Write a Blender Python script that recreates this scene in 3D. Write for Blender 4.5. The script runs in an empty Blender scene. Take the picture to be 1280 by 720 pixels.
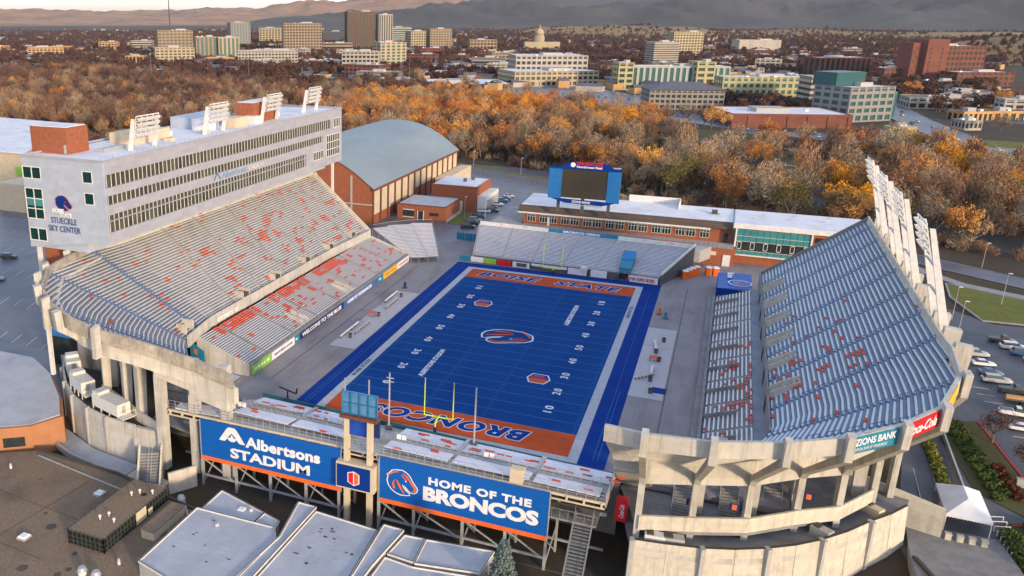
import bpy, math, random
from mathutils import Vector, Matrix, noise
R = random.Random(7)
sc = bpy.context.scene
col = sc.collection
PI = math.pi

# ------------------------------------------------------------------ camera, world, sun, exposure
cam = bpy.data.cameras.new('camera')
co = bpy.data.objects.new('camera', cam); col.objects.link(co); sc.camera = co
CAMP = Vector((43.541, -196.172, 75.412))
yaw, pit = -0.423, 0.3082
Fw = Vector((math.sin(yaw)*math.cos(pit), math.cos(yaw)*math.cos(pit), -math.sin(pit)))
Rt = Vector((math.cos(yaw), -math.sin(yaw), 0)); Up = Rt.cross(Fw)
co.matrix_world = Matrix(((Rt.x, Up.x, -Fw.x, CAMP.x), (Rt.y, Up.y, -Fw.y, CAMP.y), (Rt.z, Up.z, -Fw.z, CAMP.z), (0, 0, 0, 1)))
cam.sensor_width = 36; cam.lens = 29.986; cam.shift_x = 0.16608
cam.clip_start = 1; cam.clip_end = 60000

SUN_AZ = Vector((0.80, -0.60, 0)).normalized(); SUN_EL = math.radians(11)
sd = Vector((SUN_AZ.x*math.cos(SUN_EL), SUN_AZ.y*math.cos(SUN_EL), math.sin(SUN_EL)))
w = bpy.data.worlds.new('World'); sc.world = w; w.use_nodes = True
nt = w.node_tree; nt.nodes.clear()
out = nt.nodes.new('ShaderNodeOutputWorld'); bg = nt.nodes.new('ShaderNodeBackground')
sky = nt.nodes.new('ShaderNodeTexSky'); sky.sky_type = 'NISHITA'; sky.sun_disc = False
sky.sun_elevation = SUN_EL; sky.sun_rotation = math.atan2(SUN_AZ.x, SUN_AZ.y)
sky.air_density = 1.0; sky.dust_density = 1.2; sky.ozone_density = 1.0
tc = nt.nodes.new('ShaderNodeTexCoord'); mp = nt.nodes.new('ShaderNodeMapping'); mp.inputs['Scale'].default_value = (1.2, 1.2, 7)
nz = nt.nodes.new('ShaderNodeTexNoise'); nz.inputs['Scale'].default_value = 3.2; nz.inputs['Detail'].default_value = 7
rp = nt.nodes.new('ShaderNodeValToRGB')
rp.color_ramp.elements[0].position = .40; rp.color_ramp.elements[0].color = (0, 0, 0, 1)
rp.color_ramp.elements[1].position = .60; rp.color_ramp.elements[1].color = (1, 1, 1, 1)
cl = nt.nodes.new('ShaderNodeValToRGB')
cl.color_ramp.elements[0].position = .35; cl.color_ramp.elements[0].color = (5.6, 6.0, 7.6, 1)
cl.color_ramp.elements[1].position = .75; cl.color_ramp.elements[1].color = (3.6, 4.0, 5.6, 1)
mx = nt.nodes.new('ShaderNodeMix'); mx.data_type = 'RGBA'
ms = nt.nodes.new('ShaderNodeMath'); ms.operation = 'MULTIPLY'; ms.inputs[1].default_value = .8
L = nt.links.new
L(tc.outputs['Generated'], mp.inputs['Vector']); L(mp.outputs[0], nz.inputs['Vector']); L(nz.outputs[0], rp.inputs[0]); L(nz.outputs[0], cl.inputs[0])
L(rp.outputs[0], ms.inputs[0]); L(ms.outputs[0], mx.inputs[0]); L(sky.outputs[0], mx.inputs[6]); L(cl.outputs[0], mx.inputs[7])
sz = nt.nodes.new('ShaderNodeSeparateXYZ'); hr_ = nt.nodes.new('ShaderNodeValToRGB'); hm_ = nt.nodes.new('ShaderNodeMix'); hm_.data_type = 'RGBA'
hr_.color_ramp.elements[0].position = 0; hr_.color_ramp.elements[0].color = (.8, .8, .8, 1); hr_.color_ramp.elements[1].position = .16; hr_.color_ramp.elements[1].color = (0, 0, 0, 1)
hm_.inputs[7].default_value = (7.4, 6.1, 4.9, 1)
L(tc.outputs['Generated'], sz.inputs[0]); L(sz.outputs[2], hr_.inputs[0]); L(hr_.outputs[0], hm_.inputs[0]); L(mx.outputs[2], hm_.inputs[6]); L(hm_.outputs[2], bg.inputs[0]); L(bg.outputs[0], out.inputs[0]); bg.inputs[1].default_value = 0.135
sun = bpy.data.lights.new('sun', 'SUN'); sun.energy = 2.3; sun.angle = math.radians(5); sun.color = (1.0, .74, .48)
so = bpy.data.objects.new('sun', sun); col.objects.link(so)
so.rotation_euler = sd.to_track_quat('Z', 'Y').to_euler(); so.location = (100, -200, 300)
sc.view_settings.view_transform = 'Standard'; sc.view_settings.look = 'None'; sc.view_settings.gamma = 1
sc.view_settings.exposure = 0.95
try:
    sc.cycles.max_bounces = 5; sc.cycles.volume_bounces = 0; sc.cycles.transparent_max_bounces = 4
except Exception: pass

# ------------------------------------------------------------------ materials
M = {}
def mat(name, c, rough=.8, c2=None, scale=1.0, detail=4, bump=0, metal=0, spec=.3, rnd=None, stain=None, brick=None, coat=0, stretch=None, emit=0):
    """procedural: base colour c mixed with c2 by noise; rnd = extra ramp by object random; stain = (colour, scale, amount)"""
    m = bpy.data.materials.new(name); m.use_nodes = True
    t = m.node_tree; b = t.nodes['Principled BSDF']; l = t.links.new
    b.inputs['Roughness'].default_value = rough; b.inputs['Metallic'].default_value = metal
    b.inputs['Specular IOR Level'].default_value = spec; b.inputs['Coat Weight'].default_value = coat
    g = t.nodes.new('ShaderNodeNewGeometry'); src = g.outputs['Position']
    if stretch:
        mpp = t.nodes.new('ShaderNodeMapping'); mpp.inputs['Scale'].default_value = stretch; l(src, mpp.inputs[0]); src = mpp.outputs[0]
    n = t.nodes.new('ShaderNodeTexNoise'); n.inputs['Scale'].default_value = scale; n.inputs['Detail'].default_value = detail; n.inputs['Roughness'].default_value = .65
    l(src, n.inputs['Vector'])
    if c2 is None: c2 = tuple(x*.82 for x in c)
    r = t.nodes.new('ShaderNodeValToRGB'); r.color_ramp.elements[0].position = .36; r.color_ramp.elements[1].position = .66
    r.color_ramp.elements[0].color = (*c2, 1); r.color_ramp.elements[1].color = (*c, 1)
    l(n.outputs[0], r.inputs[0]); cur = r.outputs[0]
    if rnd:
        oi = t.nodes.new('ShaderNodeObjectInfo'); rr = t.nodes.new('ShaderNodeValToRGB'); rr.color_ramp.interpolation = 'LINEAR'
        e = rr.color_ramp.elements
        e[0].position = 0; e[0].color = (*rnd[0], 1); e[1].position = 1; e[1].color = (*rnd[-1], 1)
        for i, cc in enumerate(rnd[1:-1]):
            x = e.new((i+1)/(len(rnd)-1)); x.color = (*cc, 1)
        l(oi.outputs['Random'], rr.inputs[0])
        mm = t.nodes.new('ShaderNodeMix'); mm.data_type = 'RGBA'; mm.blend_type = 'MULTIPLY'; mm.inputs[0].default_value = 1
        l(rr.outputs[0], mm.inputs[6]); l(cur, mm.inputs[7]); cur = mm.outputs[2]
    if brick:
        bt = t.nodes.new('ShaderNodeTexBrick'); bt.inputs['Scale'].default_value = 1; bt.inputs['Brick Width'].default_value = brick[0]; bt.inputs['Row Height'].default_value = brick[1]
        bt.inputs['Mortar Size'].default_value = brick[2]; bt.inputs['Color1'].default_value = (1, 1, 1, 1); bt.inputs['Color2'].default_value = (.88, .88, .88, 1); bt.inputs['Mortar'].default_value = (*[brick[3]]*3, 1)
        sx = t.nodes.new('ShaderNodeSeparateXYZ'); cx = t.nodes.new('ShaderNodeCombineXYZ'); ad = t.nodes.new('ShaderNodeMath'); ad.operation = 'ADD'
        l(g.outputs['Position'], sx.inputs[0]); l(sx.outputs[0], ad.inputs[0]); l(sx.outputs[1], ad.inputs[1]); l(ad.outputs[0], cx.inputs[0]); l(sx.outputs[2], cx.inputs[1])
        l(cx.outputs[0], bt.inputs['Vector'])
        mm = t.nodes.new('ShaderNodeMix'); mm.data_type = 'RGBA'; mm.blend_type = 'MULTIPLY'; mm.inputs[0].default_value = 1
        l(cur, mm.inputs[6]); l(bt.outputs[0], mm.inputs[7]); cur = mm.outputs[2]
    if stain:
        n2 = t.nodes.new('ShaderNodeTexNoise'); n2.inputs['Detail'].default_value = 6; n2.inputs['Roughness'].default_value = .7
        mp2 = t.nodes.new('ShaderNodeMapping'); s = stain[1]; mp2.inputs['Scale'].default_value = s if isinstance(s, tuple) else (s, s, s)
        l(g.outputs['Position'], mp2.inputs[0]); l(mp2.outputs[0], n2.inputs['Vector']); n2.inputs['Scale'].default_value = 1
        r2 = t.nodes.new('ShaderNodeValToRGB'); r2.color_ramp.elements[0].position = .50; r2.color_ramp.elements[1].position = .68
        r2.color_ramp.elements[1].color = (stain[2],)*3+(1,); l(n2.outputs[0], r2.inputs[0])
        mm = t.nodes.new('ShaderNodeMix'); mm.data_type = 'RGBA'; l(r2.outputs[0], mm.inputs[0]); l(cur, mm.inputs[6]); mm.inputs[7].default_value = (*stain[0], 1); cur = mm.outputs[2]
    l(cur, b.inputs['Base Color'])
    if bump:
        bp = t.nodes.new('ShaderNodeBump'); bp.inputs['Strength'].default_value = bump; bp.inputs['Distance'].default_value = .1
        l(n.outputs[0], bp.inputs['Height']); l(bp.outputs[0], b.inputs['Normal'])
    if emit:
        l(cur, b.inputs['Emission Color']); b.inputs['Emission Strength'].default_value = emit
    M[name] = m; return m

mat('concrete', (.56, .545, .50), .9, (.47, .455, .415), .35, 8, .1, stain=((.22, .21, .19), (1.1, 1.1, .10), .6), brick=(4.8, 1.5, .012, .8))
mat('concrete_light', (.62, .59, .51), .9, (.52, .49, .42), .8, 8, .1, stain=((.27, .25, .22), (.9, .9, .1), .55), brick=(6, 1.6, .012, .75))
mat('concrete_deck_w', (.36, .36, .36), .9, (.28, .28, .285), .6, 6, 0, stain=((.17, .17, .17), .25, .6))
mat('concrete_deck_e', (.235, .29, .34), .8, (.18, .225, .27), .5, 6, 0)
mat('concrete_grey', (.27, .27, .27), .9, (.19, .19, .2), .35, 8, .1, stain=((.12, .12, .13), .2, .6))
mat('aluminium', (.70, .72, .76), .5, (.60, .62, .66), 2, 3, 0, spec=.5)
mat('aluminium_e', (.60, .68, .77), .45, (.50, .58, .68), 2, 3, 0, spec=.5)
mat('frosted_bench', (.72, .74, .80), .8, (.6, .62, .7), .8, 5)
mat('orange_seat', (.72, .085, .03), .6, (.55, .06, .025), 1.5, 2)
mat('blue_rail', (.05, .14, .40), .5, (.04, .11, .32), 2, 2)
mat('steel', (.48, .49, .50), .5, (.36, .37, .39), 1.2, 4, 0, metal=.3)
mat('steel_mid', (.22, .23, .24), .6, (.16, .17, .18), 1.2, 4)
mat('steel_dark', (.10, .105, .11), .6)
mat('white_paint', (.78, .78, .77), .6, (.66, .66, .65), .6, 5)
mat('turf', (.003, .055, .235), .95, (.002, .043, .195), .12, 5, 0, spec=.08, stretch=(1, .35, 1))
mat('turf_border', (.004, .040, .24), .95, (.003, .030, .20), .15, 5, spec=.08)
mat('endzone', (.50, .088, .028), .95, (.40, .068, .022), .4, 6, spec=.08)
mat('field_line', (.06, .24, .52), .95, spec=.05)
mat('field_white', (.42, .45, .50), .95, (.34, .37, .42), .8, 5, spec=.05)
mat('paint_white', (.72, .74, .80), .9, spec=.1)
mat('paint_blue', (.004, .04, .25), .9, spec=.1)
mat('paint_orange', (.62, .10, .03), .9, spec=.1)
mat('sign_blue', (.004, .105, .43), .45, (.004, .09, .38), .25, 3, 0, stretch=(.3, 1, 8))
mat('sign_white', (.80, .81, .84), .5)
mat('sign_orange', (.80, .16, .04), .5)
mat('sign_red', (.62, .015, .03), .5)
mat('sign_green', (.25, .55, .06), .5)
mat('sign_yellow', (.80, .50, .03), .5)
mat('sign_navy', (.01, .03, .14), .5)
mat('sign_teal', (.02, .22, .36), .5)
mat('board_blue', (.02, .17, .44), .5, (.015, .14, .38), 1, 3)
mat('screen', (.060, .052, .035), .35, (.045, .04, .028), 1.5, 3)
mat('screen_blue', (.005, .04, .30), .3, (.02, .09, .42), .35, 2)
mat('panel_south', (.42, .48, .58), .5, (.38, .44, .54), .5, 3, 0, brick=(3.2, 1.1, .01, .8))
mat('panel_east', (.39, .40, .46), .5, (.36, .37, .43), .5, 3, 0, brick=(3.2, 1.1, .008, .86))
mat('glass_green', (.006, .045, .05), .08, (.004, .03, .035), .3, 3, spec=.8)
mat('glass_dark', (.035, .045, .05), .1, (.02, .028, .03), .6, 3, spec=.8)
mat('glass_pane', (.10, .105, .08), .3, (.05, .055, .045), .45, 3, spec=.4, rnd=[(.5, .5, .5), (1.1, 1.05, .95), (.7, .7, .75)])
mat('glass_teal', (.06, .26, .27), .12, (.05, .20, .22), .3, 3, spec=.7)
mat('brick', (.36, .125, .065), .9, (.29, .095, .05), 1.2, 5, brick=(.6, .25, .02, .78))
mat('brick_dark', (.20, .075, .05), .9, (.15, .055, .04), 1.2, 5, brick=(.6, .25, .02, .8))
mat('cream_panel', (.62, .53, .38), .8, (.52, .45, .33), .4, 6)
mat('roof_metal', (.22, .275, .305), .5, (.17, .22, .255), .06, 4, 0, spec=.4, stretch=(1, .3, 1))
mat('roof_white', (.74, .75, .79), .8, (.62, .64, .69), .15, 6, stain=((.42, .44, .48), .12, .5))
mat('roof_bluewhite', (.42, .45, .50), .75, (.34, .37, .42), .2, 6, stain=((.26, .29, .34), (.3, .1, .3), .5))
mat('roof_brown', (.11, .085, .065), .95, (.085, .066, .052), .5, 6)
mat('gravel_roof', (.26, .19, .13), 1, (.16, .12, .083), 2.2, 9, .5, stain=((.09, .075, .06), .07, .6))
mat('trim_grey', (.42, .42, .41), .7)
mat('trim_dark', (.07, .065, .06), .7)
mat('trim_white', (.72, .72, .70), .7)
mat('asphalt', (.075, .082, .098), .55, (.05, .056, .068), .12, 8, .05, spec=.5, stain=((.14, .155, .19), .05, .5))
mat('asphalt_wet', (.12, .13, .16), .4, (.08, .088, .11), .1, 8, 0, spec=.5, stain=((.16, .17, .2), (.02, .05, .1), .35))
mat('apron', (.26, .245, .26), .8, (.21, .20, .215), .12, 7, 0, stain=((.12, .11, .12), (.25, .04, 1), .5))
mat('apron_light', (.46, .45, .48), .85, (.36, .36, .39), .3, 8, stain=((.25, .24, .26), .3, .5))
mat('pavement', (.33, .32, .32), .9, (.25, .25, .26), .5, 6)
mat('kerb_red', (.45, .04, .03), .8)
mat('grass', (.15, .16, .03), 1, (.10, .115, .025), .3, 8)
mat('grass_dull', (.075, .085, .03), 1, (.06, .055, .03), .1, 8)
mat('forest_floor', (.075, .052, .035), 1, (.045, .034, .026), .05, 9, stain=((.06, .07, .028), .015, .5))
mat('water', (.02, .028, .03), .35, (.012, .018, .02), .1, 3, spec=.25)
mat('hedge', (.085, .12, .025), 1, (.05, .075, .018), 1.5, 6, .6)
mat('hedge_yellow', (.22, .22, .03), 1, (.13, .15, .03), 1.5, 6, .6)
mat('tent', (.80, .81, .84), .6, (.72, .73, .77), .4, 3)
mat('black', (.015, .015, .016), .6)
mat('rubber', (.02, .02, .02), .8)
mat('car_paint', (.9, .9, .9), .3, (.9, .9, .9), 1, 1, spec=.6, coat=.6, rnd=[(.75, .76, .78), (.05, .055, .065), (.6, .61, .63), (.16, .02, .02), (.8, .8, .8), (.03, .05, .14), (.35, .36, .38), (.07, .08, .09)])
mat('car_glass', (.02, .025, .03), .1, spec=.8)
mat('trunk', (.16, .13, .10), .95, (.09, .072, .056), .8, 5)
mat('trunk_pale', (.34, .30, .25), .95, (.2, .17, .14), .8, 5)
BR = [(.38, .28, .18), (.50, .36, .21), (.24, .14, .105), (.44, .25, .13), (.48, .40, .28), (.26, .20, .15)]
mat('leaf_brown', (1, 1, 1), 1, (.60, .52, .48), .35, 5, rnd=BR)
mat('leaf_dark', (1, 1, 1), 1, (.5, .48, .5), .25, 5, rnd=[(.17, .08, .06), (.25, .13, .09), (.12, .068, .065), (.28, .20, .13), (.17, .09, .075), (.12, .10, .06)])
mat('leaf_orange', (1, 1, 1), 1, (.62, .50, .42), .35, 5, rnd=[(.85, .30, .045), (.52, .24, .09), (.74, .43, .12), (.42, .16, .06), (.95, .46, .04), (.62, .40, .20)])
mat('leaf_gold', (1, 1, 1), 1, (.7, .6, .5), .5, 4, rnd=[(.85, .46, .02), (.80, .36, .03)])
mat('leaf_olive', (.17, .14, .035), 1, (.09, .085, .03), .4, 5)
mat('leaf_far', (1, 1, 1), 1, (.6, .55, .6), .01, 5, rnd=[(.10, .050, .045), (.14, .068, .052), (.075, .046, .046), (.13, .075, .055), (.17, .07, .04), (.05, .055, .04)])
mat('conifer', (.035, .055, .03), 1, (.02, .035, .02), .6, 5)
mat('blue_spruce', (.20, .26, .24), 1, (.11, .15, .14), 1.5, 5)
mat('hill_near', (.30, .21, .085), 1, (.20, .13, .06), .006, 9)
mat('orange_toilet', (.85, .16, .02), .5)
mat('shrub_rust', (.14, .045, .02), 1, (.09, .03, .015), 1.5, 6)

# ------------------------------------------------------------------ helpers
class MB:
    def __init__(s): s.v = []; s.f = []
    def quad(s, a, b, c, d):
        n = len(s.v); s.v += [tuple(a), tuple(b), tuple(c), tuple(d)]; s.f.append((n, n+1, n+2, n+3)); return s
    def tri(s, a, b, c):
        n = len(s.v); s.v += [tuple(a), tuple(b), tuple(c)]; s.f.append((n, n+1, n+2)); return s
    def hexa(s, p):   # 4 bottom, 4 top
        n = len(s.v); s.v += [tuple(x) for x in p]
        for q in ((3, 2, 1, 0), (4, 5, 6, 7), (0, 1, 5, 4), (1, 2, 6, 5), (2, 3, 7, 6), (3, 0, 4, 7)): s.f.append(tuple(n+i for i in q))
        return s
    def box(s, x0, y0, z0, x1, y1, z1):
        return s.hexa([(x0, y0, z0), (x1, y0, z0), (x1, y1, z0), (x0, y1, z0), (x0, y0, z1), (x1, y0, z1), (x1, y1, z1), (x0, y1, z1)])
    def bar(s, a, b, wd, ht=None):   # beam from a to b, wd wide, ht high
        a = Vector(a); b = Vector(b); d = (b-a)
        if d.length < 1e-6: return s
        d.normalize(); ht = ht or wd
        sd_ = d.cross(Vector((0, 0, 1)))
        if sd_.length < .01: sd_ = Vector((1, 0, 0))
        sd_.normalize(); u = sd_.cross(d).normalized(); x = sd_*wd/2; y = u*ht/2
        return s.hexa([a-x-y, a+x-y, b+x-y, b-x-y, a-x+y, a+x+y, b+x+y, b-x+y])
    def prism(s, poly, z0, z1):
        n = len(s.v); k = len(poly)
        zz0 = z0 if isinstance(z0, (list, tuple)) else [z0]*k; zz1 = z1 if isinstance(z1, (list, tuple)) else [z1]*k
        s.v += [(p[0], p[1], zz0[i]) for i, p in enumerate(poly)]+[(p[0], p[1], zz1[i]) for i, p in enumerate(poly)]
        s.f.append(tuple(range(n+k-1, n-1, -1))); s.f.append(tuple(range(n+k, n+2*k)))
        for i in range(k): j = (i+1) % k; s.f.append((n+i, n+j, n+k+j, n+k+i))
        return s
    def tube(s, a, b, r0, r1, k=6, cap=True):
        a = Vector(a); b = Vector(b); d = (b-a).normalized(); x = d.orthogonal().normalized(); y = d.cross(x); n = len(s.v)
        for c, r in ((a, r0), (b, r1)):
            for i in range(k): t = 2*PI*i/k; s.v.append(tuple(c+x*math.cos(t)*r+y*math.sin(t)*r))
        for i in range(k): j = (i+1) % k; s.f.append((n+i, n+j, n+k+j, n+k+i))
        if cap: s.f.append(tuple(range(n+k, n+2*k)))
        return s
    def mesh(s, name, m):
        me = bpy.data.meshes.new(name); me.from_pydata(s.v, [], s.f)
        if m: me.materials.append(M[m] if isinstance(m, str) else m)
        me.update(); return me

def link(name, me, parent=None, loc=None):
    o = bpy.data.objects.new(name, me); col.objects.link(o)
    if parent is not None: o.parent = parent
    if loc is not None: o.location = loc
    return o
def P(name, mb, m, parent=None, kind=None, label=None):
    o = link(name, mb.mesh(name, m) if isinstance(mb, MB) else mb, parent)
    if kind: o['kind'] = kind
    if label: o['label'] = label
    return o
def tag(o, label, cat, group=None):
    o['label'] = label; o['category'] = cat
    if group: o['group'] = group
    return o
def T(name, label, cat, loc=(0, 0, 0), group=None, rz=0):
    o = bpy.data.objects.new(name, None); col.objects.link(o); o.location = loc; o.rotation_euler = (0, 0, rz); o.empty_display_size = .5
    return tag(o, label, cat, group)
def S(name, mb, m): return P(name, mb, m, None, 'structure')
def dup(o, loc, rz=0, label=None, group=None, scale=None, parent=None):
    c = o.copy(); col.objects.link(c)
    if parent is None:
        c.location = loc; c.rotation_euler = (0, 0, rz)
        if scale: c.scale = scale if isinstance(scale, tuple) else (scale,)*3
        if label: c['label'] = label
        if group: c['group'] = group
    else: c.parent = parent
    for ch in list(o.children): dup(ch, None, parent=c)
    return c
def lerp(a, b, t): return tuple(a[i]+(b[i]-a[i])*t for i in range(len(a)))

def text_mesh(s, org, xd, ud, W, H, bold=.0, thick=.05, shear=0, space=1.0):
    """flat lettering: lower-left at org, filling W along xd and H along ud"""
    cu = bpy.data.curves.new('lettering', 'FONT'); cu.body = s; cu.offset = bold; cu.shear = shear; cu.space_character = space; cu.resolution_u = 3
    cu.extrude = .01; ob = bpy.data.objects.new('lettering', cu); me = bpy.data.meshes.new_from_object(ob); bpy.data.objects.remove(ob)
    xs = [v.co.x for v in me.vertices]; ys = [v.co.y for v in me.vertices]
    x0, x1, y0, y1 = min(xs), max(xs), min(ys), max(ys); org = Vector(org); xd = Vector(xd); ud = Vector(ud); nd = xd.cross(ud).normalized()
    for v in me.vertices:
        a = (v.co.x-x0)/(x1-x0)*W; b = (v.co.y-y0)/(y1-y0)*H; c = thick if v.co.z > 0 else 0
        v.co = org+xd*a+ud*b+nd*c
    return me
def lettering(s, org, xd, ud, W, H, m, parent, **k):
    me = text_mesh(s, org, xd, ud, W, H, **k); me.materials.clear(); me.materials.append(M[m]); return P('lettering', me, None, parent)
def ribbon(pts, wd, closed=False):
    """2D stroke polygons as quads; wd may vary"""
    q = []; n = len(pts)
    P2 = [Vector(p) for p in pts]
    off = []
    for i in range(n):
        a = P2[i-1] if (i > 0 or closed) else P2[i]; b = P2[(i+1) % n] if (i < n-1 or closed) else P2[i]
        d = (b-a)
        if d.length < 1e-9: d = Vector((1, 0))
        d.normalize(); off.append(Vector((-d.y, d.x)))
    ww = wd if isinstance(wd, (list, tuple)) else [wd]*n
    for i in range(n if closed else n-1):
        j = (i+1) % n
        q.append([P2[i]-off[i]*ww[i]/2, P2[j]-off[j]*ww[j]/2, P2[j]+off[j]*ww[j]/2, P2[i]+off[i]*ww[i]/2])
    return q
def emblem(strokes, org, xd, ud, W, H, nd, parent, lift=0):
    """strokes: list of (name, colour, kind, points, width) in unit square"""
    org = Vector(org); xd = Vector(xd); ud = Vector(ud); nd = Vector(nd)
    for i, (nm, c, kd, pts, wd) in enumerate(strokes):
        mb = MB(); f = lambda p: org+xd*p[0]*W+ud*p[1]*H+nd*(lift+.02*(i+1))
        if kd == 'line':
            for q in ribbon(pts, wd): mb.quad(*[f(p) for p in q])
        elif kd == 'loop':
            for q in ribbon(pts, wd, True): mb.quad(*[f(p) for p in q])
        else:
            n = len(mb.v); mb.v += [tuple(f(p)) for p in pts]; mb.f.append(tuple(range(n, n+len(pts))))
        P(nm, mb, c, parent)
HORSE_OUT = [(.02, .72), (.10, .80), (.18, .93), (.30, .97), (.45, .99), (.50, 1.0), (.58, .97), (.70, .88), (.78, .76), (.84, .62), (.95, .46), (1.0, .36), (.97, .24), (.88, .16), (.76, .17), (.68, .26), (.60, .36), (.52, .42), (.56, .32), (.64, .22), (.74, .13), (.76, .06), (.62, .02), (.46, .0), (.30, .05), (.16, .16), (.06, .32), (.02, .50), (.05, .64)]
def horse(org, xd, ud, W, H, nd, parent, lift=0, outc='sign_white', fillc='paint_blue', oc='sign_orange', fill=None):
    emblem(([('emblem_fill', fill, 'poly', HORSE_OUT, 0)] if fill else [])+[('emblem_outline', outc, 'loop', HORSE_OUT, .036),
            ('emblem_mane', oc, 'line', [(.05, .70), (.14, .80), (.26, .88), (.38, .92)], .055),
            ('emblem_face', oc, 'line', [(.52, .88), (.66, .78), (.74, .66), (.82, .52), (.92, .38), (.90, .26), (.80, .22)], [.03, .07, .06, .07, .09, .06, .03]),
            ('emblem_brow', oc, 'line', [(.48, .80), (.58, .70), (.66, .64)], .035),
            ('emblem_neck', oc, 'line', [(.26, .58), (.22, .42), (.26, .22)], [.02, .06, .09]),
            ('emblem_neck', oc, 'line', [(.32, .60), (.40, .44), (.48, .26), (.58, .10)], [.03, .08, .06, .05]),
            ('emblem_eye', outc, 'line', [(.60, .62), (.66, .58)], .03)], org, xd, ud, W, H, nd, parent, lift)

def gz(x, y):   # outside ground height
    t = max(0, min(1, (25-y)/105)); t = t*t*(3-2*t)
    return -.5-12.0*t

# ------------------------------------------------------------------ ground
def sheet(name, xs, ys, m, zf):
    mb = MB()
    for i, x in enumerate(xs):
        for y in ys: mb.v.append((x, y, zf(x, y)))
    k = len(ys)
    for i in range(len(xs)-1):
        for j in range(k-1): a = i*k+j; mb.f.append((a, a+k, a+k+1, a+1))
    return S(name, mb, m)
ys = [-3000, -600, -300]+[-100+2*i for i in range(75)]+[60, 200, 600, 1500, 3000, 6000, 12000, 22000, 40000]
xs = [-30000, -12000, -6000, -3000, -1200, -600]+[-300+30*i for i in range(21)]+[500, 1200, 3000, 8000, 20000]
sheet('ground', xs, ys, 'forest_floor', lambda x, y: gz(x, y)-.10)

def strip(name, pts, wd, m, dz=.03, kerb=False, sub=8):
    """road-like strip following the ground"""
    pp = []
    for a, b in zip(pts[:-1], pts[1:]):
        n = max(1, int(math.dist(a, b)/sub))
        for i in range(n): pp.append(lerp(a, b, i/n))
    pp.append(tuple(pts[-1])); mb = MB(); kb = MB(); L_ = []
    for i, p in enumerate(pp):
        a = Vector(pp[max(0, i-1)]); b = Vector(pp[min(len(pp)-1, i+1)]); d = (b-a).normalized(); o = Vector((-d.y, d.x))*wd/2
        L_.append((Vector(p)-o, Vector(p)+o))
    for q0, q1 in zip(L_[:-1], L_[1:]):
        mb.quad(*[(p.x, p.y, gz(p.x, p.y)+dz) for p in (q0[0], q1[0], q1[1], q0[1])])
        if kerb:
            for s in (0, 1):
                a = q0[s]; b = q1[s]; kb.bar((a.x, a.y, gz(a.x, a.y)+.07+dz), (b.x, b.y, gz(b.x, b.y)+.07+dz), .3, .16)
    o = S(name, mb, m)
    if kerb: P('kerb', kb, 'pavement', o, 'structure')
    return o
def patch(name, poly, m, dz):
    mb = MB(); c = (sum(p[0] for p in poly)/len(poly), sum(p[1] for p in poly)/len(poly))
    def rec(a, b, c, d):
        if d == 0 or max(math.dist(a, b), math.dist(b, c), math.dist(a, c)) < 5: mb.tri(*[(p[0], p[1], gz(*p)+dz) for p in (a, b, c)]); return
        ab = lerp(a, b, .5); bc = lerp(b, c, .5); ca = lerp(c, a, .5)
        for t in ((a, ab, ca), (ab, b, bc), (ca, bc, c), (ab, bc, ca)): rec(*t, d-1)
    for i in range(len(poly)): rec(c, poly[i], poly[(i+1) % len(poly)], 5)
    return S(name, mb, m)

patch('parking_lot', [(78, -44), (84, -70), (200, -70), (200, 66), (112, 62), (104, 72), (98, 60), (90, 40)], 'asphalt', .02)
patch('plaza', [(-130, 80), (-85, 80), (-85, -60), (-112, -60), (-260, -60), (-260, 80)], 'asphalt_wet', .02)
patch('yard', [(-70, 60), (-24, 60), (-24, 250), (-80, 250), (-80, 60)], 'asphalt_wet', .02)
strip('campus_road', [(-320, 262), (-160, 258), (-100, 246), (-80, 236), (-28, 207), (20, 180), (70, 150), (104, 128), (132, 106), (200, 60), (300, -20)], 11, 'asphalt_wet', .05, True)
strip('road_verge', [(-160, 266), (-96, 254), (-74, 243), (-24, 214), (24, 187)], 4, 'grass', .09)
strip('footpath', [(96, 128), (104, 112), (112, 100), (126, 92), (160, 70)], 4, 'pavement', .07)
patch('lawn', [(108, 99), (126, 88), (142, 74), (150, 66), (110, 64), (106.5, 84)], 'grass', .12)
lk = MB()
lp = [(108, 99), (126, 88), (142, 74), (150, 66), (110, 64), (106.5, 84)]
for a, b in zip(lp, lp[1:]+lp[:1]): lk.bar((a[0], a[1], gz(*a)+.12), (b[0], b[1], gz(*b)+.12), .5, .3)
P('kerb', lk, 'pavement', None, 'structure')
# river and the park beyond
rv = [(420, 10), (300, 70), (210, 115), (150, 150), (118, 180), (92, 205), (66, 232), (30, 262), (-20, 292), (-90, 322), (-200, 362), (-420, 470), (-900, 760)]
strip('river', rv, 26, 'water', .06)
strip('riverside_path', [(x+16, y+24) for x, y in rv[1:]], 3, 'pavement', .08)
patch('park_lawn', [(60, 262), (112, 262), (120, 350), (66, 345)], 'grass_dull', .10)
patch('park_lawn', [(5, 355), (62, 345), (60, 452), (8, 470)], 'grass_dull', .10)
patch('park_lawn', [(170, 385), (240, 370), (240, 470), (185, 480)], 'grass', .10)
patch('park_lawn', [(128, 270), (190, 250), (200, 330), (130, 350)], 'grass_dull', .10)
strip('park_drive', [(-140, 470), (-60, 440), (0, 405), (60, 385), (120, 372), (200, 330)], 8, 'pavement', .13, False, 10)
strip('park_path', [(-120, 330), (-40, 372), (30, 345), (100, 300), (170, 290)], 3.5, 'pavement', .14, False, 10)
strip('avenue', [(150, 1100), (166, 800), (169, 690), (171, 590), (180, 470), (190, 400), (205, 330), (260, 240)], 26, 'asphalt_wet', .07, True, 20)
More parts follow.
